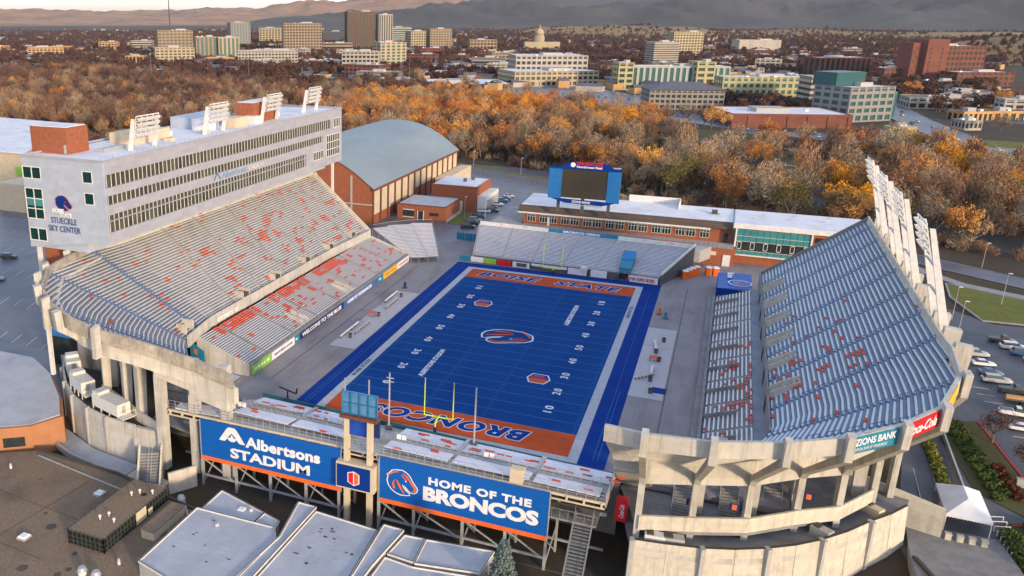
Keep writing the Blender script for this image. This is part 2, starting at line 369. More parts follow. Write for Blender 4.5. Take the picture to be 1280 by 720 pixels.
strip('boulevard', [(-520, 640), (-160, 590), (-20, 545), (60, 470), (120, 430), (175, 425), (280, 440), (420, 430)], 18, 'asphalt_wet', .11, True, 20)
patch('city_parking_lot', [(-190, 640), (-40, 590), (-20, 690), (-110, 830), (-210, 800)], 'asphalt_wet', .09)
patch('city_parking_lot', [(40, 440), (150, 440), (160, 500), (140, 520), (125, 478), (45, 468)], 'asphalt', .09)
patch('city_parking_lot', [(-60, 520), (40, 500), (48, 570), (-40, 590)], 'asphalt', .085)
patch('city_parking_lot', [(200, 600), (380, 560), (420, 700), (210, 720)], 'asphalt', .085)
patch('waterside_lot', [(10, 395), (48, 385), (44, 362), (12, 370)], 'asphalt', .13)
# ------------------------------------------------------------------ field
slab = MB().prism([(-63, -58), (60, -58), (60, 97), (-30, 97), (-63, 60)], -1.2, -.03); S('concourse_slab', slab, 'apron')
for nm, x0, y0, x1, y1 in (('a', -38, -22.5, -31.3, 24), ('b', 30.7, -23, 37.8, 22)):
    S('sideline_mat', MB().box(x0, y0, -.03, x1, y1, 0), 'apron_light')
S('drain_line', MB().box(-41.2, -46, -.03, -41.0, 50, -.015).box(38.1, -46, -.03, 38.3, 60, -.015), 'trim_dark')
def marks(root, fr, h, n, u0, u1, v0, v1, m, seed=1):
    """short strokes standing for print too small to read"""
    o, d = fr; mb = MB(); rr = random.Random(seed); dn = d.normalized(); up = Vector((0, 0, 1)); nn = Vector((dn.y, -dn.x, 0))*.03; L0 = d.length
    for k in range(n):
        a = u0+(u1-u0)*k/n; b = a+(u1-u0)/n*rr.uniform(.5, .85); c = v0+(v1-v0)*rr.uniform(0, .15)
        p = [o+nn+dn*L0*a+up*h*c, o+nn+dn*L0*b+up*h*c, o+nn+dn*L0*b+up*h*v1, o+nn+dn*L0*a+up*h*v1]; mb.quad(*p)
    P('print', mb, m, root)
def rect(mb, x0, y0, x1, y1, z): return mb.quad((x0, y0, z), (x1, y0, z), (x1, y1, z), (x0, y1, z))
fld = S('football_field', rect(MB(), -24.38, -54.86, 24.38, 54.86, .045), 'turf')
P('turf_border', rect(MB(), -31.0, -57.4, 31.0, 61, .01), 'turf_border', fld)
P('sideline', rect(MB(), -26.25, -56.7, 26.25, 56.7, .03), 'field_white', fld)
for y0, y1 in ((-54.86, -45.72), (45.72, 54.86)): P('end_zone', rect(MB(), -24.38, y0, 24.38, y1, .06), 'endzone', fld)
for k in range(-10, 11):
    y = k*4.572; P('yard_line', rect(MB(), -24.3, y-.07, 24.3, y+.07, .075), 'field_line', fld)
hm = MB()
for k in range(-50, 51):
    y = k*.9144
    for x in (-6.1, 6.1): rect(hm, x-.32, y-.05, x+.32, y+.05, .078)
    for x in (-23.7, 23.7): rect(hm, x-.35, y-.05, x+.35, y+.05, .078)
P('hash_marks', hm, 'field_line', fld, 'stuff')
dm = MB()
for s in (-1, 1):
    for x in (28.6, 29.4):
        rect(dm, s*x-.03, -22, s*x+.03, 50, .03) if x < 29 else None
        for k in range(34): y = -54+k*.95; rect(dm, s*x-.07, y, s*x+.07, y+.5, .034)
P('dashed_line', dm, 'field_line', fld, 'stuff')
nums = ['10', '20', '30', '40', '50', '40', '30', '20', '10']
for i, n in enumerate(nums):
    y = -36.576+i*9.144
    for s in (-1, 1):
        xd = (0, s, 0); ud = (-s, 0, 0)
        for bold, m, z in ((.05, 'paint_white', .085), (.012, 'field_line', .095)):
            me = text_mesh(n, (s*18.2, y-s*1.6, z), xd, ud, 3.2, 1.75, bold=bold*.6, thick=.004, space=1.35); me.materials.clear(); me.materials.append(M['paint_white']); P('yard_number', me, None, fld)
for s_, org, xd, ud, W_, H_ in (('BRONCOS', (16.4, -48.0, .09), (-1, 0, 0), (0, -1, 0), 32.8, 4.6), ('BOISE', (-21.3, 48.3, .09), (1, 0, 0), (0, 1, 0), 18.8, 4.2), ('STATE', (2.0, 48.3, .09), (1, 0, 0), (0, 1, 0), 18.6, 4.2)):
    o2 = Vector(org)-Vector(xd)*.25-Vector(ud)*.2
    lettering(s_, o2, xd, ud, W_+.5, H_+.4, 'paint_white', fld, bold=.075, thick=.002, shear=.3, space=1.15)
    lettering(s_, Vector(org)+Vector((0, 0, .02)), xd, ud, W_, H_, 'paint_blue', fld, bold=.045, thick=.002, shear=.3, space=1.15)
# midfield emblem faces left sideline, upside down from the south
horse((-6.4, 5.2, .10), (0, -1, 0), (1, 0, 0), 10.5, 12.6, (0, 0, 1), fld, outc='paint_white', oc='paint_orange')
HEX = [(.0, .35), (.22, .95), (.78, 1.0), (1, .62), (.80, .05), (.18, .0)]
for cx_, cy_ in ((12.3, -22.3), (-12.4, 23.0)):
    e = MB(); pts = [(cx_-2.6, cy_), (cx_-1.7, cy_+2.6), (cx_+1.7, cy_+2.6), (cx_+2.6, cy_), (cx_+1.7, cy_-2.6), (cx_-1.7, cy_-2.6)]
    e.v += [(x, y, .085) for x, y in pts]; e.f.append((5, 4, 3, 2, 1, 0)); P('conference_emblem', e, 'paint_white', fld)
    e = MB(); pts = [(cx_+(x-cx_)*.88, cy_+(y-cy_)*.88) for x, y in pts]; e.v += [(x, y, .095) for x, y in pts]; e.f.append((5, 4, 3, 2, 1, 0)); P('conference_emblem', e, 'paint_blue', fld)
    e = MB(); e.v += [(x, y, .105) for x, y in ((cx_-2.2, cy_), (cx_+2.2, cy_), (cx_+1.5, cy_-2.2), (cx_-1.5, cy_-2.2))]; e.f.append((3, 2, 1, 0)); rect(e, cx_-1.7, cy_+.5, cx_+1.3, cy_+.9, .105); rect(e, cx_-1.4, cy_+1.3, cx_+1.0, cy_+1.7, .105)
    P('conference_emblem', e, 'paint_orange', fld)
for x, y, s in ((-11.2, -31.5, 17), (12.2, 14.5, 17)):
    lettering('ALBERTSONS STADIUM', (x, y, .09), (0, 1, 0), (-1, 0, 0), s, 1.25, 'paint_white', fld, bold=.04, thick=.003)
lettering('BOISE STATE', (-25.0, -37, .05), (0, 1, 0), (-1, 0, 0), 10, .9, 'sign_navy', fld, bold=.04, thick=.003)
lettering('BRONCOS', (25.7, 27, .05), (0, 1, 0), (-1, 0, 0), 10, .9, 'sign_navy', fld, bold=.04, thick=.003)

def goal(y, s, label):
    t = T('goal_post', label, 'goal post', (0, y, 0))
    P('base_pad', MB().tube((0, s*1.9, 0), (0, s*1.9, 1.9), .32, .32, 10), 'sign_navy', t)
    p = MB(); pts = [(0, s*1.9, 1.9), (0, s*1.9, 2.4), (0, s*1.6, 2.8), (0, s*1.0, 3.02), (0, 0, 3.05)]
    for a, b in zip(pts, pts[1:]): p.tube(a, b, .16, .16, 8)
    P('gooseneck', p, 'goal_yellow', t); P('crossbar', MB().bar((-2.82, 0, 3.05), (2.82, 0, 3.05), .2, .2), 'goal_yellow', t)
    for x in (-2.82, 2.82):
        u = P('upright', MB().tube((x, 0, 3.0), (x, 0, 10.6), .11, .09, 8), 'goal_yellow', t)
        P('wind_ribbon', MB().box(x-.03, -.12, 9.6, x+.03, .05, 10.5), 'sign_red', u)
mat('goal_yellow', (.62, .85, .03), .5)
goal(-54.9, -1, 'yellow goal post in front of the orange end zone lettered BRONCOS'); goal(54.9, 1, 'yellow goal post before the far bleachers lettered BRONCO CREW')

# ------------------------------------------------------------------ seating decks
def deck(root, rads, zf, dz, deckm, benchm, aisles, railm=None, thick=.5, gapm=.55, nmax=99, stair='concrete_deck_w', seat=.42, bw=.3, backs=None, under=True, names=True):
    """rads: (fx, fy, rx, ry, zr) radial lines; rows are level contours between them. Returns a point function."""
    n = len(rads)-1
    def pt(i, s, z):
        a, b = rads[i], rads[i+1]; f = lerp(a[:2], b[:2], s); r = lerp(a[2:4], b[2:4], s); zr = a[4]+(b[4]-a[4])*s
        t = (z-zf)/(zr-zf) if zr > zf else 0; return (f[0]+(r[0]-f[0])*t, f[1]+(r[1]-f[1])*t)
    tr = MB(); un = MB()
    for i in range(n):
        a, b = rads[i], rads[i+1]; k = 0
        while k < nmax:
            z = zf+k*dz; z1 = z+dz; s0, s1 = 0., 1.
            if a[4] < z1-1e-6 and b[4] < z1-1e-6: break
            if a[4] < z1-1e-6: s0 = (z1-a[4])/(b[4]-a[4])
            if b[4] < z1-1e-6: s1 = (z1-a[4])/(b[4]-a[4])
            p00 = pt(i, s0, z); p01 = pt(i, s1, z); p10 = pt(i, s0, z1); p11 = pt(i, s1, z1)
            tr.quad((*p00, z), (*p01, z), (*p11, z), (*p10, z)); tr.quad((*p10, z), (*p11, z), (*p11, z1), (*p10, z1))
            if under:
                un.quad((*p10, z-thick), (*p11, z-thick), (*p01, z-thick), (*p00, z-thick)); un.quad((*p10, z-thick), (*p10, z1-thick), (*p11, z1-thick), (*p11, z-thick))
            # bench
            L0 = math.dist(p00, p01)
            if L0 > 2:
                g0 = (gapm if aisles[i] else 0.02)/L0; g1 = (gapm if aisles[i+1] else .02)/L0
                if s0 > 0: g0 = .02
                if s1 < 1: g1 = .02
                u0 = s0+(s1-s0)*g0; u1 = s1-(s1-s0)*g1
                dpt = math.dist(pt(i, .5, z), pt(i, .5, z1)); f0 = max(0, (dpt-bw-.03)/dpt); f1 = .95
                za = z+dz*f0; zb = z+dz*f1
                q = [pt(i, u0, za), pt(i, u1, za), pt(i, u1, zb), pt(i, u0, zb)]
                P('bench', MB().hexa([(*p, z+seat-.08) for p in q]+[(*p, z+seat) for p in q]), benchm, root)
                if backs:
                    for (v0, v1) in backs(i, k, q, z):
                        A = lerp(q[0], q[1], v0); B = lerp(q[0], q[1], v1); C_ = lerp(q[3], q[2], v1); D = lerp(q[3], q[2], v0)
                        A = lerp(A, D, -.25); B = lerp(B, C_, -.25)
                        P('seat_back', MB().hexa([(*p, z+seat) for p in (A, B, C_, D)]+[(*p, z+seat+.22) for p in (A, B, C_, D)]), 'orange_seat', root)
            k += 1
    P('riser_deck', tr, deckm, root)
    if under: P('deck_underside', un, 'concrete', root)
    for i, on in enumerate(aisles):
        if not on: continue
        f = rads[i]; st = MB(); rl = MB(); N = min(nmax, int((f[4]-zf)/dz+1e-6)); prev = None
        j = min(i, n-1); ss = 0 if i < n else 1
        dv = Vector((rads[min(i+1, n)][0]-rads[max(i-1, 0)][0], rads[min(i+1, n)][1]-rads[max(i-1, 0)][1])); dv.normalize(); dv *= .42
        for k in range(N):
            z = zf+k*dz; a = Vector(pt(j, ss, z)); b = Vector(pt(j, ss, z+dz)); m_ = (a+b)/2
            st.hexa([(*(m_-dv), z), (*(m_+dv), z), (*(b+dv), z), (*(b-dv), z), (*(m_-dv), z+dz*.5), (*(m_+dv), z+dz*.5), (*(b+dv), z+dz*.5), (*(b-dv), z+dz*.5)])
            if railm:
                rl.bar((m_.x, m_.y, z), (m_.x, m_.y, z+1.0), .07)
                if k % 3: rl.bar((prev.x, prev.y, z-dz+1.0), (m_.x, m_.y, z+1.0), .08)
            prev = m_
        P('aisle_steps', st, stair, root)
        if railm and rl.v: P('handrail', rl, railm, root, 'stuff')
    return pt

def red_field(cx, seedn, dens):
    rr = random.Random(seedn)
    def f(i, k, q, z):
        mx_ = (q[0][0]+q[1][0])/2; my = (q[0][1]+q[1][1])/2; L0 = math.dist(q[0], q[1]); o = []
        nseg = int(L0/1.6)
        for j in range(nseg):
            t = (j+.5)/nseg; x = q[0][0]+(q[1][0]-q[0][0])*t; y = q[0][1]+(q[1][1]-q[0][1])*t
            if rr.random() < dens(x, y, z, noise.noise((x*.6, y*.32, seedn*3.7))):
                h = rr.uniform(.22, .5)/nseg; o.append((t-h, t+h))
        return o
    return f
def parapet(root, pts, h, wd=.4, m='concrete', name='parapet', base=0):
    for a, b in zip(pts, pts[1:]):
        d = Vector((b[0]-a[0], b[1]-a[1])).normalized(); o = Vector((-d.y, d.x))*wd/2
        q = [(a[0]-o.x, a[1]-o.y), (b[0]-o.x, b[1]-o.y), (b[0]+o.x, b[1]+o.y), (a[0]+o.x, a[1]+o.y)]
        zz = [a[2], b[2], b[2], a[2]]
        P(name, MB().hexa([(*p, z+base) for p, z in zip(q, zz)]+[(*p, z+h) for p, z in zip(q, zz)]), m, root)
def fin(mb, x, y, zt, nx, ny, length, zb, wd=1.0, over=1.3, ct=None):
    """raker frame: outer fin head at the rim, column set in by length, standing on zb"""
    n = Vector((nx, ny)).normalized(); s = Vector((-n.y, n.x))*wd/2; ct_ = ct if ct is not None else zt-length*.42-3.8
    o = Vector((x, y)); prof = [(over+.3, zt+2.1), (over, zt-1.5), (-length*.93, ct_+1.4), (-length, ct_), (-length, zb), (-length-1.6, zb), (-length-2.1, max(ct_+.2, zt-(length+2.1)*.92-1.0)), (-.4, zt-1.0), (-.1, zt+2.4)]
    k = len(prof); b = len(mb.v)
    for sg in (-1, 1):
        for d, z in prof: p = o+n*d+s*sg; mb.v.append((p.x, p.y, z))
    # triangulated sides (strip form, profile is concave)
    F = [(0, 1, 7, 8), (1, 2, 6, 7), (2, 3, 6), (3, 4, 5, 6)]
    for q in F: mb.f.append(tuple(b+i for i in q[::-1])); mb.f.append(tuple(b+k+i for i in q))
    for i in range(k): j = (i+1) % k; mb.f.append((b+i, b+j, b+k+j, b+k+i))

# ---- east upper deck
eu = T('east_upper_stand', 'upper grandstand on the right with blue aisle rails, on concrete frames with raised fins', 'grandstand', (66, 0, 0))
eu.location = (0, 0, 0)
ER = [(56.3, 54.6, 78.4, 51.0, 26)]
for y in (44, 30.3, 16.6, 3, -10.7, -24.3, -38): ER.append((56.3, y, 78.4, y-1.2 if y < 0 else y, 26))
ER += [(56.2, -45.5, 78.8, -47.5, 26), (55.3, -49.6, 78.2, -57.0, 25.4), (52.6, -56, 74.6, -66, 23.4), (50, -59.5, 69.6, -71, 22), (46.2, -62.3, 62.9, -75.5, 20.8), (42, -64.4, 55.6, -79, 20.2), (38.8, -65.5, 46.8, -81.5, 19.6), (35.6, -66, 38.2, -82, 19.2), (33.2, -66, 32.7, -81, 19)]
EA = [0, 1, 1, 1, 1, 1, 1, 1, 0, 1, 1, 0, 1, 0, 1, 0, 0]
def ed(x, y, z, nz_): return max(0, .55*math.exp(-((y+25)/22)**2)*(1 if z < 19 else .25)*(nz_-.02)*2.2) if y < 15 else 0
mat('blue_step', (.12, .24, .46), .8)
deck(eu, ER, 8, .5625, 'concrete_deck_e', 'aluminium_e', EA, 'blue_rail', stair='blue_step', backs=red_field(0, 3, ed), bw=.36)
parapet(eu, [(r[2], r[3], r[4]) for r in ER[:10]], 1.3, .35, 'concrete_light', base=-.8)
parapet(eu, [(r[2], r[3], r[4]) for r in ER[9:]], 1.3, .6, 'concrete', base=-1.2)
P('lower_wedge', MB().hexa([(33.2, -66.3, 5.6), (38.6, -66, 5.6), (39, -58.6, -.4), (33.9, -58.6, -.4), (33.2, -66.3, 8), (38.6, -66, 8), (39, -58.6, 1.4), (33.9, -58.6, 1.4)]), 'concrete', eu)
for y in [48, 39.5, 31, 22.5, 14, 5.5, -3, -11.5, -20, -28.5, -37, -45]:
    mb = MB(); fin(mb, 79.6, y, 25.0, 1, 0, 8.0, gz(75, y)-.2, 1.5, 2.0); P('raker_frame', mb, 'concrete', eu)
FB = [((78.7, -57.2, 25.0), (76.5, -40.5)), ((75.1, -66.3, 23.2), (73, -46)), ((70.0, -71.4, 21.8), (67.1, -54.6)), ((63.2, -75.9, 20.6), (60.9, -58.6)), ((55.8, -79.4, 20.0), (53.6, -64.4)), ((46.9, -81.9, 19.4), (45.8, -67.6)), ((38.2, -82.4, 19.0), (38.0, -70.6))]
for (x, y, z), (bx, by) in FB:
    mb = MB(); fin(mb, x, y, z, x-bx, y-by, math.dist((x, y), (bx, by)), -3.2, .95, 1.1, 6.4); P('raker_frame', mb, 'concrete', eu)
for (_, a), (_, b) in zip(FB, FB[1:]):
    P('ring_beam', MB().hexa([(a[0], a[1]+.4, 6.2), (b[0], b[1]+.4, 6.2), (b[0], b[1]+1.4, 6.2), (a[0], a[1]+1.4, 6.2), (a[0], a[1]+.4, 10.4), (b[0], b[1]+.4, 10.4), (b[0], b[1]+1.4, 10.4), (a[0], a[1]+1.4, 10.4)]), 'concrete', eu)
ew = MB().box(57.2, -46, 0, 57.6, 48, 5.0); P('back_wall', ew, 'concrete_grey', eu)
P('end_wall', MB().hexa([(56.3, 54.7, 0), (78.4, 51.1, 0), (78.4, 51.5, 0), (56.3, 55.1, 0), (56.3, 54.7, 8.9), (78.4, 51.1, 27.1), (78.4, 51.5, 27.1), (56.3, 55.1, 8.9)]), 'concrete_grey', eu)
P('front_wall', MB().box(56.0, -48, 5, 56.3, 54.6, 8.9), 'concrete_grey', eu)
for y in (37.2, 23.5, 9.8, -3.9, -17.5, -31.2):    # vomitories in the lower rows
    for s in (-1, 1): yy = y+s*1.5; P('vomitory_wall', MB().hexa([(56.3, yy-.12, 8), (61, yy-.12, 8), (61, yy+.12, 8), (56.3, yy+.12, 8), (56.3, yy-.12, 9.6), (61, yy-.12, 12.6), (61, yy+.12, 12.6), (56.3, yy+.12, 9.6)]), 'concrete_light', eu)
    P('portal', MB().box(55.9, y-1.3, 5.1, 56.05, y+1.3, 7.6), 'black', eu)
def banner(root, name, a, b, h, m, off=.35, th=.08):
    """panel from a to b (xyz of the lower edge), facing the side to the right of a->b; returns lettering frame"""
    a = Vector(a); b = Vector(b); d = Vector((b.x-a.x, b.y-a.y, 0)).normalized(); n = Vector((d.y, -d.x, 0)); up = Vector((0, 0, 1))
    p = [a+n*off, b+n*off, b+n*(off+th), a+n*(off+th)]
    P(name, MB().hexa(p+[q+up*h for q in p]), m, root)
    return a+n*(off+th+.01), (b-a)
def on_banner(root, fr, h, s, u, v, W_, H_, m, **k):
    o, d = fr; lettering(s, o+d*u+Vector((0, 0, h*v)), d.normalized(), (0, 0, 1), d.length*W_, h*H_, m, root, **k)
def rimseg(i, t0, t1):
    a, b = ER[i+1], ER[i]; return (lerp(a[2:5], b[2:5], t0), lerp(a[2:5], b[2:5], t1))
def rb_(i, t0, t1, m, label):
    t = T('rim_banner', label, 'banner'); a, b = rimseg(i, t0, t1); a = (a[0], a[1], a[2]-1.3); b = (b[0], b[1], b[2]-1.3); return t, banner(t, 'panel', a, b, 2.5, m)
t, fr = rb_(11, .10, .92, 'sign_teal', 'teal bank banner lettered ZIONS BANK hanging on the curved stand rim')
on_banner(t, fr, 2.5, 'ZIONS BANK', .04, .45, .9, .42, 'sign_white', bold=.02); on_banner(t, fr, 2.5, 'OFFICIAL BANK OF THE BRONCOS', .06, .15, .7, .17, 'sign_white')
t, fr = rb_(10, .08, .92, 'sign_red', 'red drinks banner lettered Coca-Cola hanging on the curved stand rim')
on_banner(t, fr, 2.5, 'Coca-Cola', .05, .2, .88, .6, 'sign_white', bold=.02, shear=.4)
t, fr = rb_(9, .12, .7, 'sign_yellow', 'plain yellow banner at the outer corner of the curved stand rim')

# ---- east lower deck
el = T('east_lower_stand', 'lower bank of pale benches on the right sideline below the walkway', 'grandstand')
LR = [(45.6, y, 54.0, y, 5.1) for y in (48, 35.5, 23, 10.5, -2, -14.5, -27, -39.5, -47)]
def eld(x, y, z, n): return max(0, (n+.1)*1.3)*(.9 if y < 5 and x > 49 else (.25 if y < 10 else 0))
deck(el, LR, 1.9, .29, 'concrete_grey', 'aluminium', [0, 1, 1, 1, 1, 1, 1, 1, 0], None, backs=red_field(0, 5, eld), under=False, stair='trim_grey')
P('front_wall', MB().box(45.3, -47, -.03, 45.6, 48, 2.8), 'concrete_grey', el)
P('front_walk', MB().box(44.0, -47, -.03, 45.3, 52, 1.2), 'concrete_grey', el)
P('end_wall', MB().hexa([(45.6, 48, 0), (57.4, 48, 0), (57.4, 48.3, 0), (45.6, 48.3, 0), (45.6, 48, 2.4), (57.4, 48, 5.4), (57.4, 48.3, 5.4), (45.6, 48.3, 2.4)]), 'concrete_grey', el)

mat('walk_blue', (.26, .30, .36), .7, (.19, .22, .28), .3, 6, stain=((.14, .15, .17), .4, .5))
P('walkway', MB().box(54.02, -48, 4.7, 56.25, 50, 5.05), 'walk_blue', el)
v = MB()
for y in (41, 29, 17, 4.5, -8, -20.5, -33, -44):
    P('vomitory_wall', MB().hexa([(45.7, y-.15, 1.9), (51.4, y-.15, 1.9), (51.4, y+.15, 1.9), (45.7, y+.15, 1.9), (45.7, y-.15, 3.0), (51.4, y-.15, 5.1), (51.4, y+.15, 5.1), (45.7, y+.15, 3.0)]), 'concrete_grey', el)
rl = MB()
for k in range(33): y = -47+3*k; rl.bar((45.2, y, 1.2), (45.2, y, 2.3), .06)
rl.bar((45.2, -47, 2.25), (45.2, 49, 2.25), .07); P('handrail', rl, 'steel', el, 'stuff')
tb = T('entrance_canopy', 'blue printed canopy lettered Boise over the ramp beside the lower right stand', 'canopy')
P('canopy_sheet', MB().hexa([(45.8, 50, 4.2), (54.5, 50, 4.6), (54.5, 66, 4.6), (45.8, 66, 4.2), (45.8, 50, 4.4), (54.5, 50, 4.8), (54.5, 66, 4.8), (45.8, 66, 4.4)]), 'sign_blue', tb)
P('canopy_skirt', MB().box(45.7, 49.9, 0, 45.8, 66, 4.4).box(45.8, 49.8, 0, 54.5, 49.95, 4.3), 'paint_blue', tb)
lettering('Boise', (48.2, 65, 4.9), (0, -1, .0), (1, 0, .046), 5.5, 1.8, 'sign_white', tb, bold=.03)
e = MB(); cpt = [(51.5+2.9*math.cos(a*PI/12), 55+2.9*math.sin(a*PI/12)) for a in range(24)]
for q in ribbon(cpt, .35, True): e.quad(*[(p.x, p.y, 4.95) for p in q])
P('round_emblem', e, 'sign_white', tb); horse((49.9, 56.6, 4.97), (0, -1, 0), (1, 0, 0), 3.2, 3.4, (0, 0, 1), tb)

mat('concrete_grey2', (.40, .37, .32), .95, (.26, .24, .21), .7, 8, .2, stain=((.15, .14, .12), (.8, .8, .3), .7))
# ---- west upper deck
wu = T('west_upper_stand', 'upper grandstand on the left under the press box, grey benches with scattered orange seats', 'grandstand')
WR = [(-59.3, 54.6, -80.2, 54.6, 26)]
for y in (41.5, 27.9, 14.2, .6, -13, -26.6): WR.append((-59.3-(1.6 if y < 30 else .8), y, -80.4-(0 if y > 0 else .4), y-1.5 if y < 0 else y, 26))
WR += [(-60.9, -38.5, -80.9, -44, 26), (-60.0, -44.2, -82.2, -52.5, 26.3), (-58.6, -51.5, -80.6, -67.5, 25.2), (-56.2, -55.2, -75.6, -75, 23.6), (-53.6, -58.5, -70.2, -78.4, 22), (-51.3, -60.4, -64.8, -79.6, 20.4), (-49.0, -61.6, -58.6, -79, 18.6), (-46.8, -62.0, -53.8, -77.0, 17.2), (-44, -62.4, -49.6, -74.4, 15.2), (-41, -63, -42.6, -72.2, 13.0), (-38, -63.4, -34.8, -71.5, 10.6)]
WA = [0, 1, 1, 1, 1, 1, 1, 0, 1, 1, 0, 1, 0, 1, 0, 0, 0, 0]
def wd(x, y, z, n): return max(0, (n-.04)*2.1)*(.95 if 0 < y < 50 else .6 if y > -30 else .25)*(1 if z < 21 else .35)
def split(rads, aisles, a, b): return rads[a:b+1], aisles[a:b+1]
r_, a_ = split(WR, WA, 0, 7)
deck(wu, r_, 8, .5, 'concrete_deck_w', 'aluminium', a_, None, backs=red_field(0, 11, wd))
r_, a_ = split(WR, WA, 7, len(WR)-1)

mat('concrete_deck_w2', (.26, .28, .31), .85, (.20, .215, .24), .5, 6)
deck(wu, r_, 8, .5, 'concrete_deck_w2', 'aluminium', [0]+a_[1:], 'blue_rail', stair='blue_step', backs=red_field(0, 12, wd))
parapet(wu, [(r[2], r[3], r[4]) for r in WR[:9]], 1.3, .35, 'concrete_light', base=-1.0)
parapet(wu, [(r[2], r[3], r[4]) for r in WR[8:]], 1.3, .6, 'concrete_grey2', base=-1.4)
parapet(wu, [(r[0]+.15, r[1], 8) for r in WR[:10]], 1.15, .3, 'concrete', base=-1.6)
parapet(wu, [(-59.2, 54.8, 8), (-80.2, 54.8, 26.2)], 1.1, .5, 'concrete_light', base=-1.6)
def girder(a, b):   # rim girder: the deep concrete band below the parapet that drops towards the tip
    pa = lerp(a[:2], a[2:4], .93); pb = lerp(b[:2], b[2:4], .93); za = a[4]-1.6; zb_ = b[4]-1.6
    P('rim_girder', MB().hexa([(pa[0], pa[1], za-3.2), (pb[0], pb[1], zb_-3.2), (pb[0]+.6, pb[1]+.6, zb_-3.2), (pa[0]+.6, pa[1]+.6, za-3.2), (pa[0], pa[1], za), (pb[0], pb[1], zb_), (pb[0]+.6, pb[1]+.6, zb_), (pa[0]+.6, pa[1]+.6, za)]), 'concrete', wu)
for a, b in zip(WR[8:], WR[9:]): girder(a, b)
for (x, y, z), (bx, by) in (((-75.6, -75.4, 23.2), (-67.2, -63.6)), ((-81.2, -66.8, 24.8), (-75.4, -60.2)), ((-82.6, -58.5, 25.4), (-77, -55.5)), ((-67, -80.0, 20.6), (-60.6, -67.4))):
    mb = MB(); fin(mb, x, y, z, x-bx, y-by, math.dist((x, y), (bx, by)), -4.6, 1.7, 1.0, 7.5); P('raker_frame', mb, 'concrete', wu)
for (x, y, z, nx, ny) in ((-83.0, -52.6, 25.8, -1, -.1), (-79.2, -71.6, 24, -.8, -.55), (-71.2, -78.6, 21.8, -.5, -.85), (-58.8, -79.8, 18.2, -.1, -1)):
    n_ = Vector((nx, ny)).normalized(); s_ = Vector((-n_.y, n_.x))*.5; o_ = Vector((x, y)); q = [o_-s_-n_*.5, o_+s_-n_*.5, o_+s_+n_*1.0, o_-s_+n_*1.0]
    P('fin_head', MB().prism([(p.x, p.y) for p in q], z-3.6, [z+2.9, z+2.9, z+2.3, z+2.3]), 'concrete', wu)
for a, b in (((-60.6, -67.6), (-67.2, -63.9)), ((-67.2, -63.9), (-75.4, -60.4)), ((-75.4, -60.4), (-77, -55.6)), ((-51.4, -71.5), (-60.6, -67.6))):
    P('spandrel_panel', MB().bar((*a, -3.2), (*b, -3.2), .4, 2.6), 'concrete_light', wu)
for (x, y) in ((-51.4, -71.5), (-44.6, -70.0), (-37.5, -70)):
    P('column', MB().box(x-.9, y-.9, -11, x+.9, y+.9, 13), 'concrete', wu)
P('end_block', MB().prism([(-44.5, -71.8), (-36.5, -71.2), (-36, -69), (-44.5, -69.5)], [6, 4, 4, 6], [11.4, 9.2, 9.2, 11.4]), 'concrete', wu)
P('lintel', MB().prism([(-51.5, -73.2), (-44.5, -71.8), (-44.5, -69.5), (-51.5, -71)], [9.5, 7.2, 7.2, 9.5], [12.4, 11.4, 11.4, 12.4]), 'concrete', wu)
for y in (45, 28.5, 12.5, -5.5, -22):
    for s in (-1, 1): P('vomitory_wall', MB().box(-64.4, y+s*1.5-.14, 8, -60.9, y+s*1.5+.14, 10.7), 'concrete', wu)
    P('vomitory_pit', MB().box(-63.4, y-1.35, 9, -61, y+1.35, 9.9), 'trim_dark', wu)
P('vomitory_wall', MB().box(-63.0, -47, 8, -60, -46.7, 11), 'concrete_light', wu); P('vomitory_wall', MB().box(-62.2, -50.2, 8, -59.6, -49.9, 11), 'concrete_light', wu)
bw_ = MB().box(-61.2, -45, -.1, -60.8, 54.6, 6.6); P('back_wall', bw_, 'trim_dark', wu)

# ---- west lower deck
wl = T('west_lower_stand', 'lower grandstand along the left sideline with solid rows of orange seats near the top', 'grandstand')
WL = [(-46.6, y, -59.2, y, 6.6) for y in (54.4, 43, 29.5, 16, 2.5, -11, -24.5, -38, -46.5)]
def wld(x, y, z, n):
    if z > 5.5 and -45 < y < 28: return .9 if (int((y+100)/6.5) % 4) else .15
    return max(0, (n-.08)*1.8)*(.9 if y > -25 else .35)
deck(wl, WL, 2.3, .215, 'concrete_deck_w', 'aluminium', [0, 1, 1, 1, 1, 1, 1, 1, 0], None, backs=red_field(0, 21, wld), under=False, seat=.36)
P('front_wall', MB().box(-46.6, -46.5, -.1, -45.6, 54.4, 2.5), 'concrete_grey', wl)
P('end_wall', MB().hexa([(-59.3, -46.9, -.1), (-46.2, -46.9, -.1), (-46.2, -46.5, -.1), (-59.3, -46.5, -.1), (-59.3, -46.9, 7.2), (-46.2, -46.9, 2.8), (-46.2, -46.5, 2.8), (-59.3, -46.5, 7.2)]), 'concrete', wl)
P('end_wall', MB().hexa([(-59.3, 54.5, -.1), (-46.2, 54.5, -.1), (-46.2, 54.9, -.1), (-59.3, 54.9, -.1), (-59.3, 54.5, 7.2), (-46.2, 54.5, 2.8), (-46.2, 54.9, 2.8), (-59.3, 54.9, 7.2)]), 'concrete_light', wl)
for y in (10.5, -17):
    for s in (-1, 1): yy = y+s*1.3; P('vomitory_wall', MB().hexa([(-52.2, yy-.12, 2.4), (-46.7, yy-.12, 2.4), (-46.7, yy+.12, 2.4), (-52.2, yy+.12, 2.4), (-52.2, yy-.12, 4.9), (-46.7, yy-.12, 3.5), (-46.7, yy+.12, 3.5), (-52.2, yy+.12, 4.9)]), 'concrete', wl)
rl = MB()
